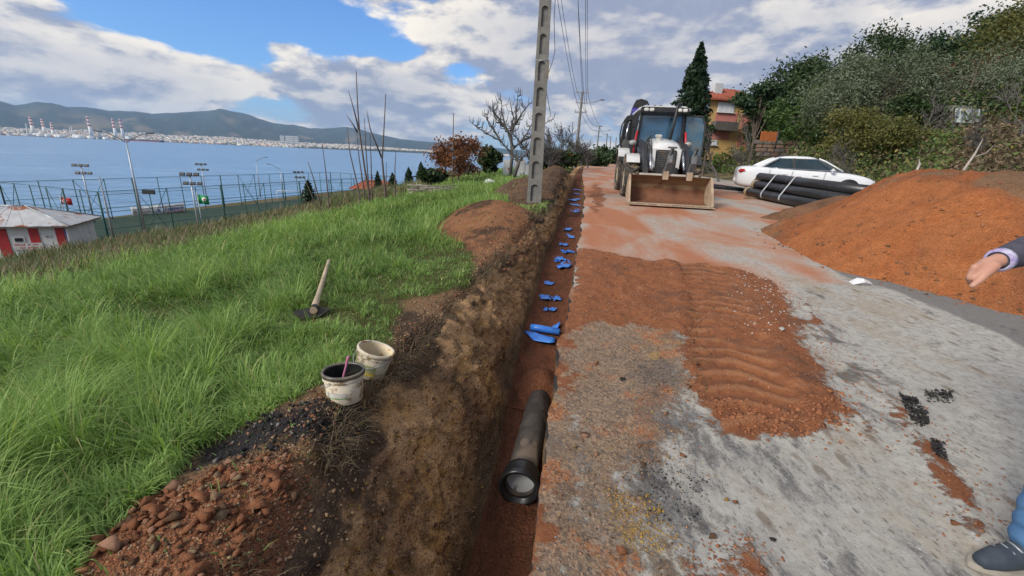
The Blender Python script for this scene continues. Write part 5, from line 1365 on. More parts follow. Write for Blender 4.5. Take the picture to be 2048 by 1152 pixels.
LS = [(1168, 872, .042, 'pink', 'angular pink stone at the trench edge above the pipe'), (1278, 893, .03, 'red', 'round orange stone near the middle of the gravel'), (1248, 1103, .05, 'red', 'large reddish stone standing alone on the gravel'), (1192, 910, .028, 'pink', 'flat pink stone next to the angular pink one'),
      (1330, 828, .032, 'pink', 'pale pink stone by the black stain'), (1365, 912, .03, 'red', 'orange stone, outermost of the gravel toward the grey road'), (1336, 915, .026, 'tan', 'tan stone beside the outermost orange stone'), (1375, 775, .045, 'red', 'red clod at the corner of the tyre track'), (1420, 1075, .03, 'brown', 'brown clod among black grit on the grey road'), (1545, 1080, .022, 'dark', 'black lump on the grey road'), (1910, 1050, .035, 'red', 'rough red clod lying before the shoe'), (1760, 785, .02, 'pink', 'small pale stone between red crumbs'),
      (1470, 1005, .02, 'red', 'small red stone with a yellow one beside it'), (1452, 1000, .02, 'yellow', 'small yellow stone on the grey road'), (1318, 1025, .03, 'yellow', 'yellow lump in the ochre smear'), (1285, 930, .025, 'brown', 'brown stone under the round orange one'), (1150, 895, .022, 'tan', 'tan stone right on the trench edge'), (1500, 760, .025, 'pink', 'pale pebble at the foot of the tyre track'), (1565, 660, .05, 'white', 'flat whitish slab of crust on the red earth'), (1195, 730, .05, 'red', 'orange clod on the edge near the blue film'), (1245, 760, .035, 'dark', 'black lump of asphalt near the edge')]
for i, (x, y, r_, k, lab) in enumerate(LS):
    p = hit(x, y, road_h); o = stone(k, p, r_*.85, 1000+i, None, .4, 'loose_stone')
    if 'slab' in lab: o.scale.z *= .35; o.scale.x *= 1.5
    tag(o, lab, 'stone', 'loose stones on the road')
p = hit(1722, 568, road_h)
o = MB().add([(-.14, -.05, 0), (-.03, -.09, .05), (.12, -.05, .01), (.15, .06, .03), (.0, .09, .06), (-.12, .06, .01), (.01, 0, .075)], [(0, 1, 6), (1, 2, 6), (2, 3, 6), (3, 4, 6), (4, 5, 6), (5, 0, 6), (5, 4, 3, 2, 1, 0)]).build('plastic_scrap', pm('plastic_white', (.72, .72, .72), (.6, .6, .62), 9, .35)); o.location = p; tag(o, 'crumpled white plastic scrap on the pale road', 'litter')

# ------------------------------------------------------------------ the soil heap
HB = np.array([(5.25, 9.0), (4.75, 7.6), (4.72, 5.95), (5.35, 4.5), (7.0, 3.3), (10.5, 2.9), (14, 5.0), (14, 8.8), (10.5, 9.9), (8.2, 10.0), (6.4, 9.9)])
def heap_h(X, Y):
    d = -sd_poly(X, Y, HB) + .18*fbm(X, Y, .8, 3, 131)
    cap = 1.36 - .10*np.clip(X-7.8, 0, 4) + .05*fbm(X, Y, .6, 3, 132)
    h = .70*d; k = .22
    # smooth minimum of slope and crest
    e = np.clip(.5+.5*(cap-h)/k, 0, 1); h = cap*(1-e)+h*e - k*e*(1-e)
    tex = .05*fbm(X, Y, 2.2, 4, 133)+.03*fbm(X, Y, 7, 4, 134, .65)
    return h + tex*sstep(d, -.1, .3)
def gz_np(X, Y):
    u, v = uv(X, Y); return base_h(u, v)
def build_heap():
    xs = np.arange(4.0, 14.6, .055); ys = np.arange(2.4, 10.8, .055); XX, YY = np.meshgrid(xs, ys)
    h = heap_h(XX, YY); Z = gz_np(XX, YY) + np.where(h > -.25, np.maximum(h, -.2), -.3)
    n1 = fbm(XX, YY, .7, 4, 135); n2 = fbm(XX, YY, 3, 4, 136)
    def mixc(A, B, f): return A*(1-f[..., None]) + B*f[..., None]
    C = mixc(np.broadcast_to(np.array([.37, .135, .05]), XX.shape+(3,)).copy(), np.array([.25, .095, .042]), sstep(n1+.4*n2, -.15, .3))
    C = mixc(C, np.array([.20, .13, .075]), sstep(n1-.6*n2, .28, .5)*.75); C = mixc(C, np.array([.38, .12, .038]), sstep(n2, .1, .4)*.5)
    V = np.stack([XX, YY, Z], -1).reshape(-1, 3); Fq = grid_faces(len(ys), len(xs))
    keep = (h.ravel()[Fq] > -.17).any(1)
    Fq = Fq[keep]; used = np.unique(Fq); mp = np.full(len(V), -1); mp[used] = np.arange(len(used))
    t_ = thing('soil_heap', 'big heap of loose orange red soil dumped on the road', 'soil heap', (8, 7, float(gz_np(np.array(8.), np.array(7.)))))
    o_ = np.array(t_.location)
    mk('mound', np_mesh('mound', V[used]-o_, mp[Fq], True, {'col': C.reshape(-1, 3)[used]}), EARTH, t_)
    g = np.random.default_rng(5); P = np.stack([g.uniform(4.2, 12, 16000), g.uniform(2.8, 9.8, 16000)], 1)
    d = -sd_poly(P[:, 0], P[:, 1], HB); k = (d > -.35) & (g.random(len(P)) < np.where(d < .35, .95*np.exp(-np.clip(-d, 0, 1)*7), .55)); P = P[k]; d = d[k]
    z = gz_np(P[:, 0], P[:, 1])+np.maximum(heap_h(P[:, 0], P[:, 1]), 0)
    S = np.where(d < .4, .007+.036*g.random(len(P))**3, .006+.030*g.random(len(P))**4)
    Q = np.stack([P[:, 0], P[:, 1], z], 1)-o_; n = len(Q)
    gravel('clods', 'red clods on and around the heap', Q[:int(.6*n)], S[:int(.6*n)], 'red', 51, t_); gravel('clods', 'brown clods on and around the heap', Q[int(.6*n):], S[int(.6*n):], 'brown', 52, t_)
build_heap()
# lower dark tail of soil in front of the pipes
t_ = thing('soil_tail', 'low spread of brown soil at the foot of the black pipes', 'soil heap', (0, 0, 0))
xs = np.arange(5.6, 10.6, .07); ys = np.arange(9.3, 13.9, .07); XX, YY = np.meshgrid(xs, ys)
TB = np.array([(6.0, 10.6), (7.0, 9.8), (10.3, 9.6), (10.3, 11.5), (9.2, 13.2), (7.6, 12.4)])
d = -sd_poly(XX, YY, TB); h = np.minimum(.42*d+.1*fbm(XX, YY, 1.2, 4, 138), .55)
Fq = grid_faces(len(ys), len(xs)); keep = (h.ravel()[Fq] > -.1).any(1)
C = np.broadcast_to(np.array([.19, .10, .055]), XX.shape+(3,))*(1+.35*fbm(XX, YY, 2, 3, 139))[..., None]
mk('mound', np_mesh('mound', np.stack([XX, YY, gz_np(XX, YY)+np.maximum(h, -.1)], -1).reshape(-1, 3), Fq[keep], True, {'col': C.reshape(-1, 3)}), EARTH, t_)

# ------------------------------------------------------------------ in the trench: pipe and torn blue film
PLASTIC = pm('black_plastic', (.014, .0145, .016), (.024, .024, .026), 12, .32, spec=.5)
def tz(v): return float(zr(v)-dep(v))
def trench_pipe():
    v0, v1 = 2.78, 4.25; u0, u1 = -.325, -.315; r_ = .125
    a = Vector((*xy(u0, v0), tz(v0)+r_*1.12)); b = Vector((*xy(u1, v1), tz(v1)-r_*.45))
    t_ = thing('trench_pipe', 'dusty black pipe lying half buried in the trench', 'pipe', a, 0)
    d = (b-a); L = d.length; q = d.to_track_quat('Z', 'Y').to_matrix().to_4x4()
    dusty = pm('dusty_pipe', (.045, .04, .036), (.10, .085, .07), 7, .75, stain=(.16, .12, .09), stain_scale=4, stain_lo=.52, bump=.2, bdist=.005)
    MB().lathe([(r_-.012, -.02), (r_, -.02), (r_, L), (r_-.012, L), (r_-.012, -.02)], 32, q).build('barrel', dusty, t_)
    MB().lathe([(r_+.002, .11), (r_+.022, .10), (r_+.030, .06), (r_+.030, -.02), (r_+.036, -.03), (r_+.036, -.075), (r_+.012, -.075), (r_+.004, -.03), (r_-.004, -.03)], 36, q).build('coupling', PLASTIC, t_)
    MB().lathe([(r_-.001, .02), (.05, .026), (.001, .028)], 32, q).build('end_plug', pm('grey_plug', (.50, .52, .52), (.42, .43, .42), 5, .5, stain=(.1, .09, .08), stain_scale=9, stain_lo=.62), t_)
trench_pipe()
def earth_fall():
    c = Vector((*xy(-.32, 4.22), tz(4.22))); t_ = thing('earth_fall', 'slump of red earth burying the far end of the trench pipe', 'soil heap', c)
    xs = np.linspace(-.36, .30, 34); ys = np.linspace(-.42, .6, 46); XX, YY = np.meshgrid(xs, ys)
    h = .25*np.exp(-(XX/.22)**2-(np.where(YY < 0, YY/.17, YY/.36))**2)+.03*fbm(XX, YY, 6, 4, 151)-.035
    C = np.broadcast_to(np.array([.17, .068, .036]), XX.shape+(3,))*(1+.4*fbm(XX, YY, 9, 3, 152))[..., None]
    o = mk('mound', np_mesh('mound', np.stack([XX, YY, h], -1).reshape(-1, 3), grid_faces(46, 34), True, {'col': C.reshape(-1, 3)}), EARTH, t_); o.rotation_euler = (0, 0, -AZ)
earth_fall()
BLUE = pm('blue_film', (.035, .16, .62), (.055, .24, .72), 9, .35, spec=.5)
def film(px, py, w, h, seed, label):
    """torn scrap of thin film: crumpled sheet with ragged edge, lying on the trench floor"""
    rg = random.Random(seed)
    p = hit(px, py, lambda u, v: zr(v)-dep(v)); n = 7
    a = rg.uniform(-.6, .6); V = []; 
    for i in range(n):
        for j in range(n):
            x = (i/(n-1)-.5)*w*(1+.25*rg.uniform(-1, 1)); y = (j/(n-1)-.5)*h*(1+.25*rg.uniform(-1, 1))
            z = .008+.034*abs(mnoise.noise(Vector((x*16+seed, y*16, 3))))+(.022*rg.random() if (i in (0, n-1) or j in (0, n-1)) else 0)
            V.append((x*math.cos(a)-y*math.sin(a), x*math.sin(a)+y*math.cos(a), z))
    Fq = [tuple(f) for f in grid_faces(n, n)]; rg.shuffle(Fq); Fq = [f for k, f in enumerate(Fq) if k > 4 or (min(f) % n not in (0, n-2))]
    o = mk('film_scrap', np_mesh('film_scrap', np.array(V), np.array(Fq), True), BLUE); o.location = p
    sm = o.modifiers.new('thickness', 'SOLIDIFY'); sm.thickness = .002
    return tag(o, label, 'film scrap', 'torn blue film scraps in the trench')
# the nearest piece: a roll with a loose sheet
p = hit(1088, 668, lambda u, v: zr(v)-dep(v)); rl = thing('film_roll', 'bright blue roll of film with a loose crumpled sheet in the trench', 'film roll', p, -AZ-.1)
MB().tube([(-.19, 0, .07), (-.1, .0, .073), (.22, -.03, .075)], [.048, .050, .046], 14).build('roll', BLUE, rl)
MB().box((.02, -.045, .085), (.16, .012, .012)).build('tear', BLACKM, rl)
def sheet(name, pts, seed, parent, th=.003):
    me = np_mesh(name, np.array(pts), np.array([(0, 1, 4), (1, 2, 4), (2, 3, 4), (3, 0, 4)])); o = mk(name, me, BLUE, parent); s_ = o.modifiers.new('sub', 'SUBSURF'); s_.subdivision_type = 'SIMPLE'; s_.levels = s_.render_levels = 2
    tx = bpy.data.textures.new('crumple', 'CLOUDS'); tx.noise_scale = .06; dm = o.modifiers.new('crumple', 'DISPLACE'); dm.texture = tx; dm.strength = .05; sd2 = o.modifiers.new('thickness', 'SOLIDIFY'); sd2.thickness = th
sheet('loose_sheet', [(-.28, -.05, .03), (.18, -.14, .03), (.20, -.30, .025), (-.08, -.30, .02), (-.03, -.18, .05)], 1, rl); sheet('torn_flap', [(.0, .05, .05), (.16, .06, .06), (.18, .30, .10), (.05, .22, .03), (.10, .15, .07)], 2, rl)
FS = [(1105, 621, .10, .12), (1091, 621, .06, .12), (1090, 597, .16, .22), (1112, 599, .16, .16), (1098, 568, .16, .18), (1132, 530, .22, .6), (1114, 523, .14, .16), (1117, 518, .18, .3), (1126, 520, .12, .14), (1125, 503, .1, .1), (1138, 504, .12, .2), (1131, 506, .1, .2), (1143, 505, .1, .2), (1127, 490, .2, .3), (1142, 474, .16, .5), (1136, 460, .16, .4), (1150, 424, .2, .5), (1152, 411, .3, .6), (1150, 400, .35, 1.0), (1152, 388, .3, 1.4), (1151, 380, .3, 1.2), (1156, 421, .12, .4)]
for i, (x, y, w, h) in enumerate(FS):
    near = y > 560; mid = y > 480
    film(x, y, w, h, i+3, {True: 'small torn blue film scrap on the trench floor near the blue roll'}.get(near, 'torn blue film scrap among the cluster in mid trench' if mid else 'pale blue film scrap at the far shallow end of the trench'))

# ------------------------------------------------------------------ buckets, brush and hoe
def bucket_obj(px, py, label, tilt, seed, inner, outer, rim, h=.20, r_=.125, lab_col=None):
    p = hit(px, py, bank_h); b = thing('paint_bucket', label, 'bucket', (p.x, p.y, p.z-.015), seed*1.3, 'old paint buckets at the lip'); b.rotation_euler = (tilt[0], tilt[1], seed*1.3)
    n = 40
    MB().lathe([(r_*.86, .0), (r_*.87, .004), (r_, h), (r_-.004, h), (r_*.86-.004, .01), (.001, .01)], n).build('body', outer, b)
    MB().lathe([(r_*.86-.005, .012), (r_-.0055, h-.006)], n).build('inner_wall', inner, b)
    MB().lathe([(r_-.0055, h-.01), (r_-.0055, h+.004), (r_+.008, h+.006), (r_+.011, h-.004), (r_+.009, h-.02), (r_+.002, h-.022)], n).build('rim', rim, b)
    MB().lathe([(r_*.985+.001, h-.045), (r_*.985+.007, h-.043), (r_*.985+.007, h-.037), (r_*.985+.001, h-.035)], n).build('collar', outer, b)
    MB().tube([(r_+.012, 0, h-.03)]+[((r_+.012)*math.cos(a), (r_+.012)*math.sin(a)*1.02, h-.03-.085*math.sin(a)) for a in np.linspace(.15, math.pi-.15, 14)]+[(-(r_+.012), 0, h-.03)], .0025, 6).build('handle', GALV, b)
    if lab_col:
        A = np.linspace(-.9, .5, 12)+math.pi*1.5-seed*1.3
        for z0, z1, mt in lab_col: MB().add([((r_*.86+(r_*.14)*z/h+.0022)*math.cos(a), (r_*.86+(r_*.14)*z/h+.0022)*math.sin(a), z) for z in (z0, z1) for a in A], [(i, i+1, i+13, i+12) for i in range(11)], True).build('label_stripe', mt, b)
    return b
cream = pm('bucket_cream', (.60, .54, .42), (.50, .43, .30), 7, .55, stain=(.22, .13, .06), stain_scale=13, stain_lo=.50); cream2 = pm('bucket_stained', (.52, .47, .36), (.40, .34, .24), 6, .6, stain=(.16, .12, .06), stain_scale=11, stain_lo=.49)
inw = pm('bucket_inside', (.66, .58, .42), (.55, .44, .27), 6, .6, stain=(.34, .19, .08), stain_scale=9, stain_lo=.55); blk = pm('tar_black', (.012, .013, .012), (.025, .026, .024), 8, .25, stain=(.20, .17, .11), stain_scale=14, stain_lo=.63)
bk1 = bucket_obj(690, 793, 'front paint bucket with black tarry inside and rim, brush in it', (R(-2), R(4)), 1, blk, cream, pm('rim_dark', (.03, .032, .03), (.20, .17, .12), 9, .4), lab_col=[(.05, .056, pm('label_green', (.08, .32, .10), None, 9)), (.062, .09, pm('label_white', (.62, .62, .58), (.5, .47, .4), 20, .6))])
bk2 = bucket_obj(738, 742, 'empty tilted cream paint bucket behind the tarry one', (R(14), R(-12)), 2, inw, cream2, cream, .20, .13, lab_col=[(.05, .11, pm('label_olive', (.22, .25, .12), (.3, .28, .15), 9)), (.03, .05, pm('label_yellow', (.5, .38, .05), None, 9))])
MB().lathe([(.001, .055), (.108, .055)], 32).build('tar', pm('tar_black', (.012, .013, .012)), bk1)
# brush
c0 = Vector(bk1.location); e = at_y(697, 712, c0.y-.02); a = c0+Vector((-.02, -.02, .07))
br = thing('paint_brush', 'brush with a pink handle standing in the tarry bucket', 'brush', a)
d = e-a; MB().tube([d*.25, d*.45, d*.7, d*.93, d], [.006, .008, .0065, .010, .007], 10).build('handle', pm('pink_handle', (.52, .20, .30), (.42, .14, .24), 9, .4), br)
MB().bar(d*.02, d*.25, .05, .018, (0, 1, 0)).build('ferrule', GALV, br); MB().bar(-d*.18, d*.03, .048, .016, (0, 1, 0)).build('bristles', blk, br)
# hoe lying in the grass: long wooden handle, broad dark blade
a = hit(630, 634, bank_h)+Vector((0, 0, .09)); b = hit(660, 536, bank_h)+Vector((0, 0, .12))
ho = thing('garden_hoe', 'hoe with a pale wooden handle and dark blade lying on the grass', 'hoe', a); d = b-a
MB().tube([-d.normalized()*.06, d*.08, d*.2, d*.6, d*.97, d], [.036, .034, .028, .026, .025, .015], 12).build('handle', pm('worn_wood', (.50, .40, .29), (.40, .30, .20), 4, .8, stain=(.28, .18, .11), stain_scale=3), ho)
rx_ = Vector((d.y, -d.x, 0)).normalized()
bl = [(-.20, -.03), (-.17, .02), (0, .045), (.13, .03), (.15, .0), (.05, -.09), (-.10, -.10)]
M_ = Matrix.Translation((0, 0, -.02)) @ Matrix((rx_, d.normalized(), Vector((0, 0, 1)))).transposed().to_4x4() @ Matrix.Rotation(R(28), 4, 'X')
MB().prism(bl, -.004, .004, M_, 'Z').build('blade', pm('dark_steel', (.03, .032, .03), (.055, .045, .035), 9, .5, .5), ho)
MB().tube([-d.normalized()*.05, d.normalized()*.05], .036, 12).build('socket', MATS['dark_steel'], ho)
# pile of cut branches on the crest
c = hit(868, 388, bank_h); bp = thing('branch_pile', 'small pile of cut grey branches on the grass crest', 'branch pile', c)
rg = random.Random(3)
for i in range(26):
    L = rg.uniform(.7, 1.7); a = rg.gauss(.1, .45); x, y, z = rg.uniform(-.6, .6), rg.uniform(-.3, .3), rg.uniform(.03, .32)
    q = Vector((math.cos(a), math.sin(a), rg.uniform(-.12, .12)))*L/2; m_ = Vector((x, y, z)); MB().tube([m_-q, m_+Vector((0, 0, .03)), m_+q], [.022, .018, .010], 6).build('branch', pm('cut_wood', (.33, .29, .25), (.22, .19, .16), 8, .9), bp)
c = hit(978, 366, bank_h); sheet_o = MB().add([(-.25, -.1, .02), (.25, -.12, .03), (.3, .15, .12), (-.2, .12, .14), (0, 0, .2)], [(0, 1, 4), (1, 2, 4), (2, 3, 4), (3, 0, 4)]).build('plastic_scrap', MATS['plastic_white']); sheet_o.location = c; tag(sheet_o, 'white plastic scrap in the grass near the fig tree', 'litter')

# ------------------------------------------------------------------ concrete pole, utility poles, wires
CONC = pm('pole_concrete', (.205, .198, .18), (.14, .135, .125), 5, .9, bump=.35, bdist=.01, stain=(.19, .18, .16), stain_scale=2.5, stain_lo=.6)
def concrete_pole():
    b = hit(1068, 404, bank_h); H = 9.6
    t_ = thing('concrete_pole', 'tall grey concrete utility pole with oval recesses beside the trench', 'utility pole', (b.x, b.y, b.z-.15), -AZ*.4)
    w = lambda z: .41-.021*z; dp = lambda z: .28-.010*z
    mb = MB()
    for s_ in (-1, 1):     # side flanges
        mb.loft([[(s_*w(z)/2, -dp(z)/2, z), (s_*w(z)*.27, -dp(z)/2, z), (s_*w(z)*.27, dp(z)/2, z), (s_*w(z)/2, dp(z)/2, z)] for z in (0, H)], smooth=False)
    mb.loft([[(-w(z)*.28, -dp(z)/2+.065, z), (w(z)*.28, -dp(z)/2+.065, z), (w(z)*.28, dp(z)/2-.065, z), (-w(z)*.28, dp(z)/2-.065, z)] for z in (.01, H-.01)], smooth=False)
    z = .18; per = .625; sl = .47
    prev = 0.0
    while z+sl < H:
        # bridge between two recesses, its ends hollowed round
        for sy in (-1, 1):
            hw = w(z)*.272; r_ = hw; n = 8
            lowarc = [(hw*math.cos(a), prev+ (0 if prev < .01 else -r_*.0) , ) for a in (0,)]
            top = [(hw*math.cos(a), z-hw*.75+hw*.75*(1-math.sin(a)) if False else z+.0-0.0) for a in (0,)]
            out = [(-hw, prev), (hw, prev)] + [(hw*math.cos(a), z+hw*.8*(1-abs(math.sin(a)))*0) for a in np.linspace(0, math.pi, 2)]
            y0 = sy*(dp(z)/2-.0015); y1 = sy*(dp(z)/2-.075)
            # lower block (square bottom of the recess), then the arched head of the recess below it
            A = [(hw*math.cos(a), prev-hw*.9+hw*.9*math.sin(a)) for a in np.linspace(math.pi, 0, 11)] if prev > .01 else [(-hw, prev), (hw, prev)]
            mb.prism([(hw, z), (-hw, z)]+A if prev > .01 else [(-hw, prev), (hw, prev), (hw, z), (-hw, z)], y0, y1)
        prev = z+sl; z += per
    mb.build('shaft', CONC, t_)
    p = at_y(1092, 140, b.y)-Vector(t_.location)
    MB().box((w(p.z)/2+.012, -.02, p.z), (.02, .17, .42)).build('warning_plate', pm('plate_yellow', (.55, .36, .04), (.42, .28, .05), 9, .6), t_)
    MB().tube([(-w(p.z)/2-.005, -dp(p.z)/2-.005, p.z+.2), (w(p.z)/2+.005, -dp(p.z)/2-.005, p.z+.2), (w(p.z)/2+.005, dp(p.z)/2+.005, p.z+.2), (-w(p.z)/2-.005, dp(p.z)/2+.005, p.z+.2)], .006, 5, closed=True).build('strap', GALV, t_)
    for z in (H-.25, H-.9): MB().box((0, -.2, z), (1.5, .09, .09)).build('crossarm', GALV, t_)
    for z in (H-.25, H-.9):
        for x in (-.65, -.25, .25, .65): MB().lathe([(.03, 0), (.05, .05), (.03, .09), (.045, .13), (.0, .16)], 10, Matrix.Translation((x, -.2, z+.045))).build('insulator', pm('porcelain', (.5, .48, .45), None, 5, .2), t_)
    return t_, b, H
CP, cb, CH_ = concrete_pole()
def utility_pole(pb, pt, Y, label, arms=True):
    b = at_y(*pb, Y); t2 = at_y(*pt, Y); H = t2.z-b.z
    lean = (t2.x-b.x)
    o = thing('utility_pole', label, 'utility pole', (b.x, b.y, b.z), 0, 'utility poles along the road')
    s_ = max(1.0, Y/90)
    MB().tube([(0, 0, -.5), (lean*.5, 0, H*.5), (lean, 0, H)], [.17*s_**.5, .14*s_**.5, .10*s_**.5], 8, smooth=False).build('shaft', CONC, o)
    if arms:
        for k, (dz, w) in enumerate(((.1, 1.0), (1.05, .9), (1.95, .95))):
            MB().box((lean, 0, H-dz), (w*1.3, .1, .12)).build('crossarm', GALV, o)
            for x in (-1, 1): MB().box((lean+x*w*.6, 0, H-dz+.15), (.09, .09, .2)).build('insulator', MATS['porcelain'], o)
        MB().tube([(lean, 0, H-1.15), (lean+.9, -.1, H-1.0), (lean+1.9, -.2, H-.75)], .04, 6).build('lamp_arm', GALV, o)
        MB().box((lean+2.05, -.2, H-.72), (.45, .16, .1), None, .03).build('lantern', MATS['lantern_grey'], o)
    return o, Vector((b.x+lean, b.y, b.z+H))
P2, p2t = utility_pole((1149, 337), (1165, 183), 47, 'concrete utility pole with three crossarms beside the orange barriers')
P3, p3t = utility_pole((1190, 333), (1199, 252), 90, 'utility pole with crossarms, next along after the one by the barriers')
P4, p4t = utility_pole((1210, 328), (1214.5, 267), 126, 'plain utility pole on a white footing far along the road', False)
P5, p5t = utility_pole((1218, 318), (1222, 272), 165, 'plain utility pole among the far roadside bushes', False)
P6, p6t = utility_pole((1229, 313), (1233, 274), 195, 'farthest plain utility pole where the road tops out', False)
WIRE = pm('wire', (.05, .05, .055), None, 5, .6)
def wire(a, b, sag, label, r_=.012):
    a, b = Vector(a), Vector(b); n = 18
    pts = [a.lerp(b, i/n)-Vector((0, 0, sag*4*(i/n)*(1-i/n))) for i in range(n+1)]
    rad = [max(r_, .00042*p.y) for p in pts]
    o = MB().tube([p-a for p in pts], rad, 4, False).build('overhead_wire', WIRE); o.location = a; return tag(o, label, 'wire', 'overhead wires')
ct = Vector((cb.x, cb.y-.2, cb.z-.15+CH_))
for k, (x, dz, x2, dz2) in enumerate([(-.65, -.05, -.55, .0), (.25, -.05, .0, .05), (.65, -.05, .55, .0), (-.65, -.7, -.5, -.95), (.65, -.7, .5, -.95), (.25, -.7, .5, -1.85)]):
    wire(ct+Vector((x, 0, dz)), p2t+Vector((x2, 0, dz2)), .55, 'thin overhead wire from the recessed concrete pole to the next pole')
for k, (x, dz) in enumerate([(-.5, 0), (.5, 0), (-.5, -1)]): wire(p2t+Vector((x, 0, dz)), p3t+Vector((x, 0, dz*.8)), .9, 'thin overhead wire from the pole by the barriers to the third pole')
wire(p3t, p4t, .8, 'far overhead wire past the third pole'); wire(p4t, p5t, .8, 'far overhead wire past the white footed pole')
pts = [at_y(x, y, 12.9+.3) for x, y in [(1112, -30), (1108, 40), (1110, 100), (1106, 120), (1095, 152), (1092, 180), (1097, 205), (1102, 235)]]
o = MB().tube([q-pts[0] for q in pts], .009, 5, False).build('hanging_cable', WIRE); o.location = pts[0]; tag(o, 'slack black cable hanging beside the recessed concrete pole', 'cable')
# slim pole with two small boxes on the crest
b = hit(905, 372, bank_h); Y = b.y; t2 = at_y(907, 226, Y); sp = thing('slim_pole', 'slim rusty pole with two small boxes before the brown oak', 'pole', b)
d = t2-b; MB().tube([(0, 0, -.4), d*.5, d], [.032, .028, .02], 7).build('shaft', pm('rusty_pole', (.16, .10, .07), (.11, .075, .06), 8, .9), sp)
for px, py in ((905, 299), (909, 316)): q = at_y(px, py, Y)-b; MB().box(q+Vector((0, -.07, 0)), (.16, .12, .12), None, .02).build('meter_box', pm('box_blue', (.08, .10, .16), None, 5), sp)
# white cabinets under the fig tree
Yc = FIG.y+1.3
for (x0, x1, yt, yb, lab, g) in ((1007, 1024, 319, 353, 'white steel cabinet with a red mark behind the fig trunk', 1), (1029, 1049, 318, 360, 'leaning white panel cabinet under the fig tree', 2), (1050, 1060, 326, 357, 'narrow grey cabinet beside the concrete pole', 3)):
    a, b2 = at_y(x0, yt, Yc), at_y(x1, yb, Yc); w = b2.x-a.x; h = a.z-b2.z
    o = thing('cabinet', lab, 'cabinet', ((a.x+b2.x)/2, Yc+.3, b2.z-.15), R(5), 'white cabinets by the fig tree')
    wm = pm('cabinet_white', (.62, .63, .62), (.52, .53, .53), 3, .6, stain=(.4, .38, .36), stain_scale=3, stain_lo=.6)
    MB().box((0, 0, h/2+.07), (w, .5, h+.15), None, .01).build('body', wm if g < 3 else pm('cabinet_grey', (.38, .39, .4), None, 3), o)
    MB().box((0, -.262, h/2+.1), (w*.86, .03, h*.86), None, .005).build('door', wm, o)
    if g == 1: MB().box((.06, -.285, h*.62), (.14, .015, .14)).build('red_mark', TXR, o)
    MB().box((w*.3, -.285, h*.45), (.03, .02, .15)).build('handle', BLACKM, o)
# orange barriers
ORG = pm('barrier_orange', (.75, .16, .03), (.62, .12, .03), 4, .5)
for i, (x, yb, lab) in enumerate([(1137, 328, 'slim orange road post beside the far utility pole'), (1144, 332, 'wider orange road barrier at the foot of the utility pole')]):
    b = at_y(x, yb, 40); o = thing('road_barrier', lab, 'barrier', b, 0, 'orange barriers on the verge')
    w = .35 if i == 0 else .62
    MB().loft([[(-w/2*k, -.12*k, z), (w/2*k, -.12*k, z), (w/2*k, .12*k, z), (-w/2*k, .12*k, z)] for z, k in ((0, 1), (.55, .8), (1.0, .62))], smooth=False).build('body', ORG, o)
    MB().loft([[(-w/2*k-.004, -.12*k-.004, z), (w/2*k+.004, -.12*k-.004, z), (w/2*k+.004, .12*k+.004, z), (-w/2*k-.004, .12*k+.004, z)] for z, k in ((.5, .82), (.66, .76))], smooth=False).build('reflective_band', WHT, o)

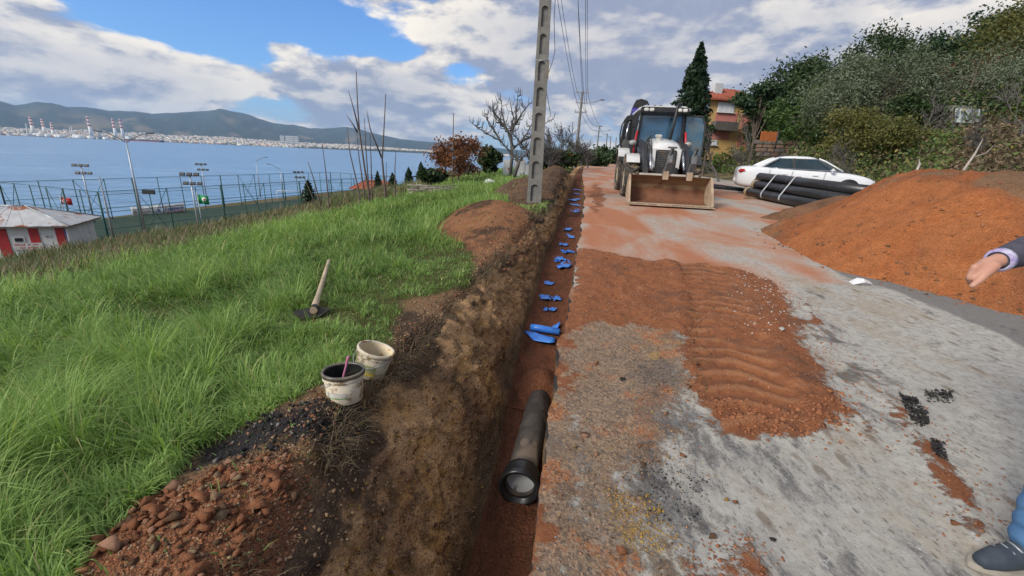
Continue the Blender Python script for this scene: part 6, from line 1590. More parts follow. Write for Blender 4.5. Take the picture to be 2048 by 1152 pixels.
# ------------------------------------------------------------------ backhoe loader
def build_loader():
    c = Vector((4.22, 11.86, 0)); c.z = float(base_h(*uv(c.x, c.y)))+.01
    L = thing('backhoe_loader', 'white backhoe loader with a muddy front bucket parked on the road', 'loader', c, R(-8)); slope = math.atan(.03)
    Mi = (Matrix.Translation(c) @ Matrix.Rotation(R(-8), 4, 'Z')).inverted()
    def loc(px, py, Y): return Mi @ at_y(px, py, Y)
    white = pm('loader_white', (.66, .66, .65), (.56, .55, .53), 3, .38, coat=.3, stain=(.42, .34, .26), stain_scale=2.2, stain_lo=.62)
    blk = pm('loader_black', (.022, .023, .026), (.04, .038, .036), 5, .45, stain=(.12, .09, .065), stain_scale=2.5, stain_lo=.64)
    gry = pm('loader_grey', (.12, .125, .13), (.085, .085, .085), 5, .5, stain=(.26, .18, .12), stain_scale=3, stain_lo=.56)
    mud = pm('bucket_mud', (.29, .19, .105), (.21, .13, .07), 2.2, .85, stain=(.16, .085, .045), stain_scale=1.9, stain_lo=.56, bump=.4, bdist=.01)
    dry = pm('dry_mud_steel', (.42, .32, .22), (.30, .21, .14), 4, .8, bump=.3, bdist=.01)
    red = pm('loader_red', (.50, .025, .03), None, 5, .4); chrome = pm('chrome', (.55, .56, .58), None, 5, .2, .9)
    lens = pm('lamp_lens', (.75, .74, .68), (.6, .6, .56), 9, .2)
    glass = glass_mat('cab_glass', (.07, .15, .22), .03, .62)
    rub = pm('tyre_rubber', (.075, .062, .05), (.045, .04, .036), 6, .9, stain=(.24, .17, .11), stain_scale=3.5, stain_lo=.50, bump=.4, bdist=.01)
    rimm = pm('wheel_rim', (.50, .43, .32), (.38, .31, .22), 5, .6)
    z0 = .03
    # bucket: curved sheet open towards the camera
    prof = [(0, 0), (.35, .0), (.72, .01), (.88, .08), (.97, .24), (.99, .45), (.94, .66), (.80, .84), (.62, .96)]
    inner = [(y-.03*(1 if i > 2 else 0), z+.03 if i < 4 else z-.0) for i, (y, z) in enumerate(prof)]
    bk = MB(); W2 = 1.19
    ring = lambda x: [(x, y, z+z0) for y, z in prof] + [(x, y-.035*(z > .05), z+.03*(z < .3)+z0) for y, z in reversed(prof)]
    bk.loft([ring(-W2), ring(-W2*.5), ring(0), ring(W2*.5), ring(W2)], smooth=False)
    bo = bk.build('bucket', mud, L)
    ml = []
    rgm = random.Random(5)
    for i in range(41):
        x = -W2+.03+(2*W2-.06)*i/40; top = .50+.14*mnoise.noise(Vector((x*2.3, .5, 0)))+.05*mnoise.noise(Vector((x*9, 1.5, 0)))
        pts_ = [(x, .15, .045), (x, .55, .05), (x, .80, .10), (x, .885, .20), (x, .925, .30)]+[(x, .945-.02*max(0, (zz-.45)*3), zz) for zz in (.36, .42, .48, max(.5, top))]
        ml.append([(a_, b_-.012-.012*abs(mnoise.noise(Vector((a_*6, c_*6, 2)))), c_+z0) for a_, b_, c_ in pts_])
    MB().loft(ml, closed=False, caps=False).build('mud_layer', pm('wet_red_mud', (.20, .085, .042), (.14, .06, .034), 5, .8, bump=.5, bdist=.012), bo)
    for s_ in (-1, 1):
        MB().prism([(0.02, .0+z0), (.72, -.005+z0), (.98, .22+z0), (1.0, .46+z0), (.82, .86+z0), (.62, .99+z0), (.50, .93+z0), (.22, .40+z0), (.08, .22+z0)], s_*W2, s_*(W2+.035), axis='X').build('side_plate', dry, bo)
        MB().bar((s_*(W2+.017), .03, .06+z0), (s_*(W2+.017), .52, .95+z0), .065, .03, (0, -1, 1)).build('side_cutter', dry, bo)
    MB().box((0, -.06, .012+z0), (W2*2+.08, .26, .035), Matrix.Rotation(R(-3), 3, 'X'), .008).build('cutting_edge', dry, bo)
    MB().box((0, .0, .055+z0), (W2*2, .20, .02)).build('edge_plate', pm('edge_pale', (.46, .37, .26), (.36, .27, .18), 4, .7), bo)
    for k in range(7): MB().lathe([(.03, 0), (.03, .02), (.015, .03)], 8, Matrix.Translation((-1.05+k*.35, -.10, .03+z0))).build('bolt', dry, bo)
    MB().box((-.05, .62, 1.0+z0), (1.75, .10, .07), None, .01).build('top_rail', pm('rail_pale', (.50, .46, .40), (.38, .33, .27), 4, .7), bo)
    for s_ in (-.62, .62): MB().prism([(.95, .25), (1.15, .35), (1.15, .75), (.95, .8)], s_-.05, s_+.05, axis='X').build('hinge_plate', gry, bo)
    bo.scale = (.915, 1.0, .80)
    # folded pallet forks on the bucket's top edge
    for x in (-.12, .52):
        f = MB(); f.bar((x, .60, 1.0+z0), (x+.03, .50, 1.28+z0), .16, .06); f.bar((x+.03, .50, 1.28+z0), (x+.06, .66, 1.50+z0), .14, .05); f.bar((x+.06, .66, 1.50+z0), (x+.10, .62, 1.72+z0), .10, .05); f.box((x+.08, .60, 1.70+z0), (.24, .06, .05)); f.box((x-.02, .55, .98+z0), (.17, .05, .2))
        fo = f.build('fork', gry, L); fo.location.z = -.17; ft = MB().box((x-.02, .50, .95+z0), (.15, .03, .22)).build('fork_tip', dry, L); ft.location.z = -.17
    # loader arms and rams
    for s_ in (-1, 1):
        a = MB(); a.bar((s_*.62, 3.15, 1.72), (s_*.60, 2.1, 1.60), .13, .24); a.bar((s_*.60, 2.15, 1.64), (s_*.60, 1.02, .62), .13, .22); a.build('loader_arm', blk, L, .01)
        MB().tube([(s_*.60, 3.0, 1.25), (s_*.60, 2.0, 1.05)], .06, 10).build('lift_ram', gry, L); MB().tube([(s_*.60, 2.0, 1.05), (s_*.6, 1.5, .92)], .035, 8).build('ram_rod', chrome, L)
        MB().tube([(s_*.47, 2.7, 1.78), (s_*.47, 1.7, 1.52)], .05, 10).build('tilt_ram', gry, L); MB().tube([(s_*.47, 1.7, 1.52), (s_*.47, 1.15, .95)], .03, 8).build('ram_rod', chrome, L)
        h = MB(); 
        for k in range(3): h.tube([(s_*(.40+.04*k), 2.8, 1.75), (s_*(.42+.04*k), 2.3, 1.95-.05*k), (s_*(.43+.04*k), 1.7, 1.55), (s_*.44, 1.4, 1.15)], .013, 6, False)
        o = h.build('hoses', blk, L); o['kind'] = 'stuff'
    # chassis, axles
    MB().box((0, 3.3, .80), (.72, 3.9, .45), None, .03).build('chassis', blk, L); MB().box((0, 1.5, .85), (.6, .3, .35), None, .03).build('nose_frame', gry, L)
    for y in (2.35, 4.75): MB().tube([(-.9, y, .66), (.9, y, .66)], .13, 10).build('axle', gry, L)
    def wheel(x, y, r_, w):
        o = thing('wheel', None, None, (x, y, r_), 0); o.parent = L
        T = Matrix.Rotation(R(90), 4, 'Y'); hw = w/2
        p = [(r_*.56, -hw*.82), (r_*.66, -hw), (r_*.86, -hw*1.02), (r_*.93, -hw*.9), (r_*.955, -hw*.5), (r_*.96, 0), (r_*.955, hw*.5), (r_*.93, hw*.9), (r_*.86, hw*1.02), (r_*.66, hw), (r_*.56, hw*.82)]
        t = MB(); t.lathe(p, 40, T)
        n = 20
        for k in range(n):
            for s_ in (-1, 1):
                a = 2*math.pi*(k+(.5 if s_ > 0 else 0))/n
                Mk = Matrix.Rotation(a, 4, 'X') @ Matrix.Translation((s_*hw*.50, 0, r_*.965)) @ Matrix.Rotation(s_*R(38), 4, 'Z')
                t.box((0, 0, 0), (hw*1.15, r_*.085, r_*.085), None, 0, Mk)
        ty = t.build('tyre', rub, o)
        for s_ in (-1, 1):
            MB().lathe([(r_*.57, s_*hw*.80), (r_*.50, s_*hw*.72), (r_*.46, s_*hw*.35), (r_*.20, s_*hw*.30), (r_*.18, s_*hw*.55), (.001, s_*hw*.58)], 28, T).build('rim', rimm, o)
            for k in range(8):
                a = 2*math.pi*k/8; MB().tube([(s_*hw*.28, r_*.30*math.cos(a), r_*.30*math.sin(a)), (s_*hw*.40, r_*.30*math.cos(a), r_*.30*math.sin(a))], r_*.03, 6).build('wheel_nut', gry, o)
        return o
    for s_ in (-1, 1): wheel(s_*.92, 2.35, .64, .42); wheel(s_*.92, 4.75, .72, .46)
    # hood with dark grille
    def ringh(y, hw, zb, zt):
        return [(-hw, y, zb), (-hw*1.04, y, (zb+zt)/2), (-hw*.98, y, zt-.12), (-hw*.78, y, zt-.02), (0, y, zt+.02), (hw*.78, y, zt-.02), (hw*.98, y, zt-.12), (hw*1.04, y, (zb+zt)/2), (hw, y, zb)]
    MB().loft([ringh(1.62, .40, .92, 1.56), ringh(1.70, .42, .90, 1.68), ringh(2.1, .44, .9, 1.78), ringh(2.7, .46, .9, 1.86), ringh(3.2, .50, .9, 1.92)]).build('hood', white, L)
    gr = MB().box((0, 1.61, 1.22), (.60, .06, .60), None, .03).build('grille', blk, L)
    for k in range(9): MB().box((0, 1.575, .98+k*.06), (.54, .02, .018)).build('grille_bar', gry, gr)
    for s_ in (-1, 1): MB().bar((s_*.35, 1.58, .92), (s_*.37, 1.60, 1.55), .09, .05, (0, -1, 0)).build('grille_surround', white, L)
    # cab
    yb0, yb1 = 3.15, 4.75; zb, zt = 1.15, 2.72
    MB().box((0, 3.95, 1.12), (1.5, 1.6, .18), None, .03).build('cab_floor', blk, L)
    cf = {}
    for s_ in (-1, 1):
        MB().bar((s_*.74, yb0, zb), (s_*.66, yb0+.10, zt), .075, .09, (0, 1, 0), .01).build('front_pillar', blk, L)
        MB().bar((s_*.78, 4.1, zb), (s_*.72, 4.1, zt), .06, .08, (0, 1, 0), .01).build('middle_pillar', blk, L)
        MB().bar((s_*.76, yb1+.1, zb+.25), (s_*.68, yb1-.05, zt), .075, .09, (0, 1, 0), .01).build('rear_pillar', blk, L)
    def pane(name, pts): MB().add(pts+[tuple(Vector(p)+Vector((0, .012, 0))) for p in pts], [(0, 1, 2, 3), (7, 6, 5, 4), (0, 4, 5, 1), (1, 5, 6, 2), (2, 6, 7, 3), (3, 7, 4, 0)]).build(name, glass, L)
    pane('windscreen', [(-.70, yb0+.02, zb+.45), (.70, yb0+.02, zb+.45), (.63, yb0+.10, zt), (-.63, yb0+.10, zt)])
    pane('lower_windscreen', [(-.74, yb0, zb), (.74, yb0, zb), (.70, yb0+.02, zb+.43), (-.70, yb0+.02, zb+.43)])
    pane('rear_window', [(-.72, yb1+.06, zb+.5), (.72, yb1+.06, zb+.5), (.66, yb1, zt), (-.66, yb1, zt)])
    for s_ in (-1,):
        for ya, yc in ((yb0+.08, 4.06), (4.14, yb1)): MB().add([(s_*.77, ya, zb), (s_*.78, yc, zb), (s_*.70, yc, zt), (s_*.69, ya+.05, zt)], [(0, 1, 2, 3)]).build('side_window', glass, L)
    # roof
    rf = MB().loft([[(-.80, y, zt+.02), (-.80, y, zt+.10), (-.62, y, zt+.17), (.62, y, zt+.17), (.80, y, zt+.10), (.80, y, zt+.02)] for y in (2.98, 4.85)], smooth=False).build('roof', white, L, .02)
    MB().box((0, 2.95, zt+.04), (1.50, .10, .17), None, .03).build('roof_visor', blk, L)
    for x in (-.58, -.41, .45, .62): q = MB().box((x, 2.885, zt+.04), (.145, .05, .10), None, .02).build('work_light', lens, L)
    for x in (-.25, -.05): MB().lathe([(.05, 0), (.05, .06), (.03, .08), (.0, .085)], 10, Matrix.Translation((x, 3.5, zt+.17))).build('roof_light', blk, L)
    # inside: seat, wheel column
    MB().box((0, 4.2, 1.45), (.5, .5, .14), None, .04).box((0, 4.45, 1.85), (.48, .13, .75), None, .05).build('seat', blk, L)
    MB().tube([(0, 3.45, 1.25), (0, 3.62, 1.75)], .05, 8).build('steering_column', blk, L); MB().tube([(.19*math.cos(a), 3.62+.06*math.sin(a), 1.76+.17*math.sin(a)) for a in np.linspace(0, 6.0, 20)], .015, 6, closed=True).build('steering_wheel', blk, L)
    MB().box((-.18, 2.35, 1.94), (.20, .16, .09), None, .02).box((-.18, 2.35, 1.85), (.13, .12, .14), None, .01).build('air_intake', pm('intake_pale', (.5, .5, .46), None, 5), L)
    # exhaust stack
    MB().tube([(.26, 2.85, 1.85), (.33, 2.88, 2.4), (.37, 2.90, 2.86), (.42, 2.95, 2.94), (.50, 3.05, 2.96)], .048, 10).build('exhaust_stack', blk, L)
    # open door, seen flat on at the side
    dr = MB(); P = [(.80, 3.25, 1.02), (1.30, 3.20, 1.02), (1.40, 3.20, 1.55), (1.38, 3.22, 2.35), (1.26, 3.25, 2.62), (.74, 3.28, 2.64)]
    dr.tube([Vector(p) for p in P], .035, 8, closed=True); dr.bar((.80, 3.25, 1.30), (1.36, 3.2, 1.30), .05, .06); do = dr.build('door', blk, L)
    MB().add(P+[(x, y+.012, z) for x, y, z in P], [tuple(range(6)), tuple(reversed(range(6, 12)))]).build('door_glass', glass, do)
    MB().tube([(.92, 3.17, 1.45), (.92, 3.12, 1.60), (1.0, 3.12, 1.66)], .014, 6).build('door_handle', blk, do); MB().box((1.28, 3.16, 1.36), (.10, .02, .04)).build('reflector', red, do)
    # red grab rails, mirrors
    for s_ in (-1, 1): MB().tube([(s_*.80, 3.05, 1.25), (s_*.82, 3.0, 1.7), (s_*.76, 3.05, 2.12)], .035, 8).build('grab_rail', red, L)
    MB().box((-.88, 2.95, 2.40), (.20, .07, .42), None, .03).build('mirror', blk, L); MB().tube([(-.72, 3.1, 2.6), (-.88, 2.95, 2.6)], .015, 6).build('mirror_arm', blk, L)
    for x in (-.88, .86):
        i_ = MB().lathe([(.001, -.05), (.10, -.045), (.12, 0), (.10, .045), (.001, .05)], 18, Matrix.Translation((x, 2.9, 1.74)) @ Matrix.Rotation(R(90), 4, 'X') @ Matrix.Diagonal((1.05, .7, 1, 1))).build('side_lamp', pm('lamp_pearl', (.42, .42, .41), (.25, .22, .2), 9, .3), L)
    # mudguards
    for s_ in (-1, 1):
        arc = [(4.75+.86*math.cos(a), .72+.86*math.sin(a)) for a in np.linspace(R(20), R(150), 12)]; arc2 = [(4.75+.82*math.cos(a), .72+.82*math.sin(a)) for a in np.linspace(R(150), R(20), 12)]
        MB().prism(arc+arc2, s_*.66, s_*1.18, axis='X').build('rear_mudguard', blk, L)
        MB().prism([(y, z+.035) for y, z in arc[3:11]]+[(y, z+.005) for y, z in reversed(arc[3:11])], s_*.80, s_*1.20, axis='X').build('mudguard_trim', white, L)
        arc = [(2.35+.76*math.cos(a), .64+.76*math.sin(a)) for a in np.linspace(R(35), R(140), 10)]; arc2 = [(2.35+.73*math.cos(a), .64+.73*math.sin(a)) for a in np.linspace(R(140), R(35), 10)]
        MB().prism(arc+arc2, s_*.72, s_*1.12, axis='X').build('front_mudguard', blk if s_ > 0 else white, L)
    for k, (x, z) in enumerate(((-.95, .55), (-.95, .85))): MB().box((x+.08, 3.55, z), (.32, .4, .05), None, .01).build('step', gry, L)
    MB().box((-.55, 3.55, .75), (.5, .8, .5), None, .04).build('fuel_tank', blk, L); MB().box((.55, 3.55, .75), (.5, .8, .5), None, .04).build('battery_box', blk, L)
    # backhoe at the rear: stabiliser column, boom and dipper folded up
    Yb = 17.6
    st = MB(); a, b = loc(1242, 296, Yb), loc(1236, 384, Yb); st.bar(a, b, .24, .24, (0, 1, 0)); st.build('stabiliser', white, L, .01)
    q = loc(1241, 302, Yb-.15); MB().lathe([(.04, 0), (.04, .02)], 3, Matrix.Translation(q) @ Matrix.Rotation(R(90), 4, 'X'), caps=True).build('warning_mark', blk, L)
    MB().box((0, 5.6, .95), (1.9, .25, .7), None, .03).build('rear_frame', gry, L)
    P = [loc(x, y, Yb) for x, y in ((1262, 243), (1261, 232), (1266, 214), (1273, 200), (1283, 197.5), (1291, 200), (1294, 207), (1291, 215), (1288, 226), (1284, 236))]
    def slab(name, P, th, mat, par=L):
        n = len(P); B = [Vector(p)+Vector((0, th, 0)) for p in P]
        return MB().add(list(P)+B, [tuple(range(n)), tuple(reversed(range(n, 2*n)))]+[(i, i+n, (i+1) % n+n, (i+1) % n) for i in range(n)]).build(name, mat, par)
    bh = slab('boom_head', P, .38, blk)
    lb = slab('boom_label', [loc(x, y, Yb-.02) for x, y in ((1262.3, 229), (1264.5, 215), (1281, 217), (1280, 231))], .01, pm('label_purple', (.075, .05, .36), (.06, .04, .28), 5, .5), bh)
    tc = bpy.data.curves.new('lettering', 'FONT'); tc.body = 'ϕ ïtsu'; tc.size = .17; tc.extrude = .002; _t = bpy.data.objects.new('tmp', tc); tme = bpy.data.meshes.new_from_object(_t); bpy.data.objects.remove(_t); tme.materials.clear(); to = mk('lettering', tme, WHT, lb); to['kind'] = 'stuff'; to.location = loc(1263.3, 226.8, Yb-.045); to.rotation_euler = (R(90), R(-5), 0)
    MB().tube([loc(x, y, Yb+.1) for x, y in ((1288, 201), (1294, 203), (1297, 210), (1296, 217), (1292, 222), (1289, 218))], .035, 8).build('hose_loop', blk, L)
    for nm, pts, w in (('boom', ((1268, 240), (1259, 262), (1254, 290)), .20), ('dipper', ((1256, 236), (1250, 255), (1243, 292)), .16)):
        m_ = MB(); Q = [loc(x, y, Yb+.15) for x, y in pts]
        for i in range(len(Q)-1): m_.bar(Q[i], Q[i+1], w, .22, (0, 1, 0))
        m_.build(nm, blk, L)
    MB().bar(loc(1253, 239, Yb), loc(1269, 234, Yb), .22, .3, (0, 1, 0), .04).build('boom_knuckle', blk, L); MB().bar(loc(1244, 287, Yb), loc(1258, 293, Yb), .4, .3, (0, 1, 0), .04).build('swing_post', gry, L)
    MB().tube([loc(x, y, Yb-.1) for x, y in ((1251, 238), (1244, 250), (1240, 270), (1240, 288), (1244, 296))], .028, 8).build('hose', blk, L)
    MB().tube([loc(x, y, Yb-.1) for x, y in ((1258, 245), (1253, 268), (1250, 288))], .03, 8).build('ram_rod', chrome, L)
build_loader()

# ------------------------------------------------------------------ white saloon car
def build_car():
    a = at_y(1464, 378, 17.5); b = at_y(1742, 366, 15.9)
    cx, cy = (a.x+b.x)/2, (a.y+b.y)/2; Lc = math.hypot(b.x-a.x, b.y-a.y); ang = math.atan2(b.y-a.y, b.x-a.x); k = Lc/4.9
    car = thing('white_car', 'white saloon car parked behind the stack of black pipes', 'car', (cx, cy, ground_z(cx, cy)), ang); car.scale = (k, .98, 1.0)
    paint = pm('car_white', (.70, .71, .72), (.66, .67, .69), 1.2, .25, coat=.6); gl = glass_mat('car_glass', (.025, .045, .058), .12, 1.0, .3, 0); blk = pm('car_black', (.02, .02, .022), None, 5, .5)
    S = [(-2.45, .42, .90, .66), (-2.38, .30, .99, .80), (-2.05, .24, 1.04, .90), (-1.45, .22, 1.03, .93), (-.5, .20, .99, .935), (.5, .20, .97, .935), (1.2, .20, .95, .93), (1.85, .22, .88, .91), (2.25, .26, .77, .84), (2.42, .34, .66, .70), (2.46, .40, .58, .60)]
    rings = []
    for x, zb, zt, hw in S:
        h = [(hw*.80, zb), (hw*.96, zb+.08), (hw, zb+.28*(zt-zb)), (hw*1.0, zb+.6*(zt-zb)), (hw*.965, zt-.07), (hw*.86, zt-.005), (hw*.45, zt+.025)]
        rings.append([(x, -y, z) for y, z in h]+[(x, y, z) for y, z in reversed(h)])
    MB().loft(rings).build('body', paint, car, 0, 2)
    def sup(x0, x1, hw, z, n=28, e=3.2):
        out = []
        for i in range(n):
            t = 2*math.pi*i/n; c_, s_ = math.cos(t), math.sin(t); out.append(((x0+x1)/2+(x1-x0)/2*math.copysign(abs(c_)**(2/e), c_), hw*math.copysign(abs(s_)**(2/e), s_), z))
        return out
    MB().loft([sup(-1.85, 1.36, .80, .96), sup(-1.52, 1.0, .755, 1.12), sup(-1.20, .66, .70, 1.28), sup(-1.02, .46, .665, 1.36)], caps=False).build('windows', gl, car)
    MB().loft([sup(-1.04, .48, .675, 1.355), sup(-.92, .34, .63, 1.41), sup(-.7, .15, .5, 1.445), sup(-.4, -.1, .2, 1.455)]).build('roof', paint, car)
    for s_ in (-1, 1):
        MB().tube([(1.22, s_*.775, .98), (.90, s_*.735, 1.14), (.60, s_*.69, 1.29), (.36, s_*.645, 1.38)], .03, 6).build('windscreen_pillar', paint, car)
        MB().bar((-.42, s_*.80, .97), (-.50, s_*.675, 1.36), .09, .03, (0, s_, 0)).build('door_pillar', blk, car)
        MB().tube([(-1.74, s_*.70, .97), (-1.50, s_*.70, 1.12), (-1.20, s_*.665, 1.28), (-.98, s_*.635, 1.375)], [.085, .075, .06, .04], 8).build('rear_pillar', paint, car)
        MB().tube([(-1.35, s_*.80, 1.0), (-.9, s_*.815, 1.0), (.5, s_*.815, .99), (1.1, s_*.80, .985)], .012, 5).build('window_trim', pm('trim_chrome', (.5, .5, .52), None, 5, .25, .9), car)
        for x in (-.48, .62, -1.28):
            MB().tube([(x, s_*.925, .95), (x-.03, s_*.945, .6), (x-.02, s_*.93, .28)], .006, 4).build('door_seam', blk, car)
        for x in (-.75, .30): MB().box((x, s_*.94, .80), (.20, .03, .03), None, .01).build('door_handle', paint, car)
        MB().box((.82, s_*.98, 1.0), (.16, .20, .13), None, .05).build('mirror', paint, car)
        MB().box((-2.26, s_*.72, .86), (.30, .28, .13), None, .04).build('tail_lamp', pm('lamp_red', (.45, .015, .015), None, 9, .2), car)
        MB().box((2.17, s_*.66, .66), (.36, .30, .12), None, .05).build('headlamp', pm('headlamp_glass', (.5, .54, .58), None, 9, .1), car)
        for x in (-1.45, 1.45):
            M_ = Matrix.Translation((x, s_*.80, .34)) @ Matrix.Rotation(R(90), 4, 'X')
            MB().lathe([(.40, -.16), (.40, .16)], 28, M_, caps=True).build('wheel_arch', blk, car)
            w = thing('wheel', None, None, (x, s_*.84, .335), 0); w.parent = car
            M2 = Matrix.Rotation(R(90), 4, 'X')
            MB().lathe([(.24, -.11), (.31, -.12), (.335, -.09), (.335, .09), (.31, .12), (.24, .11)], 30, M2).build('tyre', pm('car_tyre', (.022, .022, .023), None, 5, .8), w)
            MB().lathe([(.245, -.10), (.22, -.08), (.22, .08), (.245, .10)], 28, M2).build('rim', pm('alloy', (.5, .5, .51), None, 5, .3, .7), w)
            for q in range(10):
                t = 2*math.pi*q/10; MB().bar((.05*math.cos(t), s_*.10, .05*math.sin(t)), (.23*math.cos(t), s_*.115, .23*math.sin(t)), .03, .03, (0, 1, 0)).build('spoke', MATS['alloy'], w)
    MB().box((-2.44, 0, .52), (.06, .5, .12)).build('number_plate', WHT, car); MB().box((2.45, 0, .5), (.04, .7, .16), None, .02).build('grille', blk, car)
build_car()

# ------------------------------------------------------------------ stack of black pipes with straps
def black_pipe(a, b, r_, label, ring=False):
    a, b = Vector(a), Vector(b); o = thing('black_pipe', label, 'pipe', a, 0, 'black pipes stacked by the car'); d = b-a; L = d.length; q = d.to_track_quat('Z', 'Y').to_matrix().to_4x4()
    MB().lathe([(r_-.014, 0), (r_, 0), (r_, L), (r_-.014, L), (r_-.014, 0)], 24, q).build('barrel', PLASTIC, o)
    for z in (L*.33,): MB().lathe([(r_+.0008, z-.004), (r_+.0015, z), (r_+.0008, z+.004)], 24, q).build('print_line', MATS['galvanised'], o)
    if ring: MB().lathe([(r_+.012, .02), (r_+.016, .05), (r_+.016, .13), (r_+.002, .16)], 24, q).build('coupling_ring', pm('ring_tan', (.30, .23, .14), None, 6), o)
    return d.normalized()
pa = at_y(1524, 350, 15.6); pb = at_y(1740, 373, 10.9); r_ = .148
gz = lambda p: float(base_h(*uv(p.x, p.y)))
dirp = Vector((pb.x-pa.x, pb.y-pa.y, 0)).normalized(); nx = Vector((dirp.y, -dirp.x, 0)); nx = nx if nx.x < 0 else -nx    # nx points to the road side
def pp(s_, lat, lev): 
    p = pa+dirp*s_+nx*lat; p.z = gz(p)+.05+r_+lev*r_*1.74; return p
LAY = [(0, .0, 0, 'black pipe at the bottom middle of the strapped stack', False), (-.15, .31, 0, 'bottom roadside black pipe with a tan coupling ring', True), (.05, -.31, 0, 'bottom black pipe on the car side of the stack', False), (-.05, .155, 1, 'middle roadside black pipe of the strapped stack', True), (.1, -.155, 1, 'middle black pipe on the car side of the stack', False), (-.1, .0, 2, 'topmost black pipe of the strapped stack', False), (-1.5, -.63, 0, 'black pipe jutting out beyond the stack on the ground', False)]
for s_, lat, lev, lab, rg_ in LAY: black_pipe(pp(s_, lat, lev), pp(s_+5.2, lat, lev), r_, lab, rg_)
STRAP = pm('strap_grey', (.48, .49, .5), (.4, .41, .42), 6, .6)
for s_, lab in ((.95, 'grey strap round the pipe stack nearer its open ends'), (1.95, 'grey strap round the pipe stack farther from its open ends')):
    o0 = pp(s_, 0, 0); k = r_+.008
    def q(lat, z): p = pa+dirp*s_+nx*lat; return Vector((p.x, p.y, gz(p)+.05+z))
    ang = [q(-.31-k*math.cos(t), r_-k*math.sin(t)) for t in np.linspace(R(90), R(-25), 6)]
    top = [q(k*math.cos(t), r_+2*r_*1.74+k*math.sin(t)) for t in np.linspace(R(150), R(30), 7)]
    rt = [q(.31+k*math.cos(t), r_-k*math.sin(t)) for t in np.linspace(R(-25), R(90), 6)]
    path = ang+top+rt; mb = MB(); rings = [[p-o0-dirp*.03, p-o0+dirp*.03] for p in path]
    vs = [v for r in rings for v in r]; n = len(rings); mb.add(vs, [(2*i, 2*i+1, (2*((i+1) % n))+1, 2*((i+1) % n)) for i in range(n)])
    o = mb.build('strap', STRAP); o.location = o0; sm = o.modifiers.new('thickness', 'SOLIDIFY'); sm.thickness = .006; tag(o, lab, 'strap')
for s_ in (.5, 3.6):
    p = pp(s_, 0, 0); o = MB().box((0, 0, 0), (1.5, .1, .05), math.atan2(nx.y, nx.x), .005).build('timber_batten', pm('batten', (.28, .2, .12), (.2, .14, .08), 6, .9)); o.location = (p.x, p.y, gz(p)+.03); tag(o, 'timber batten under the pipe stack, %s' % ('nearer its open ends' if s_ < 1 else 'on the soil heap side'), 'batten', 'battens under the pipes')
a, b = at_y(1405, 371, 19.5), at_y(1466, 379, 18.6)
dd = (a-b).normalized(); black_pipe(b+dd*-.6, b+dd*5.0, .13, 'dark pipe lying on the verge between loader and car')

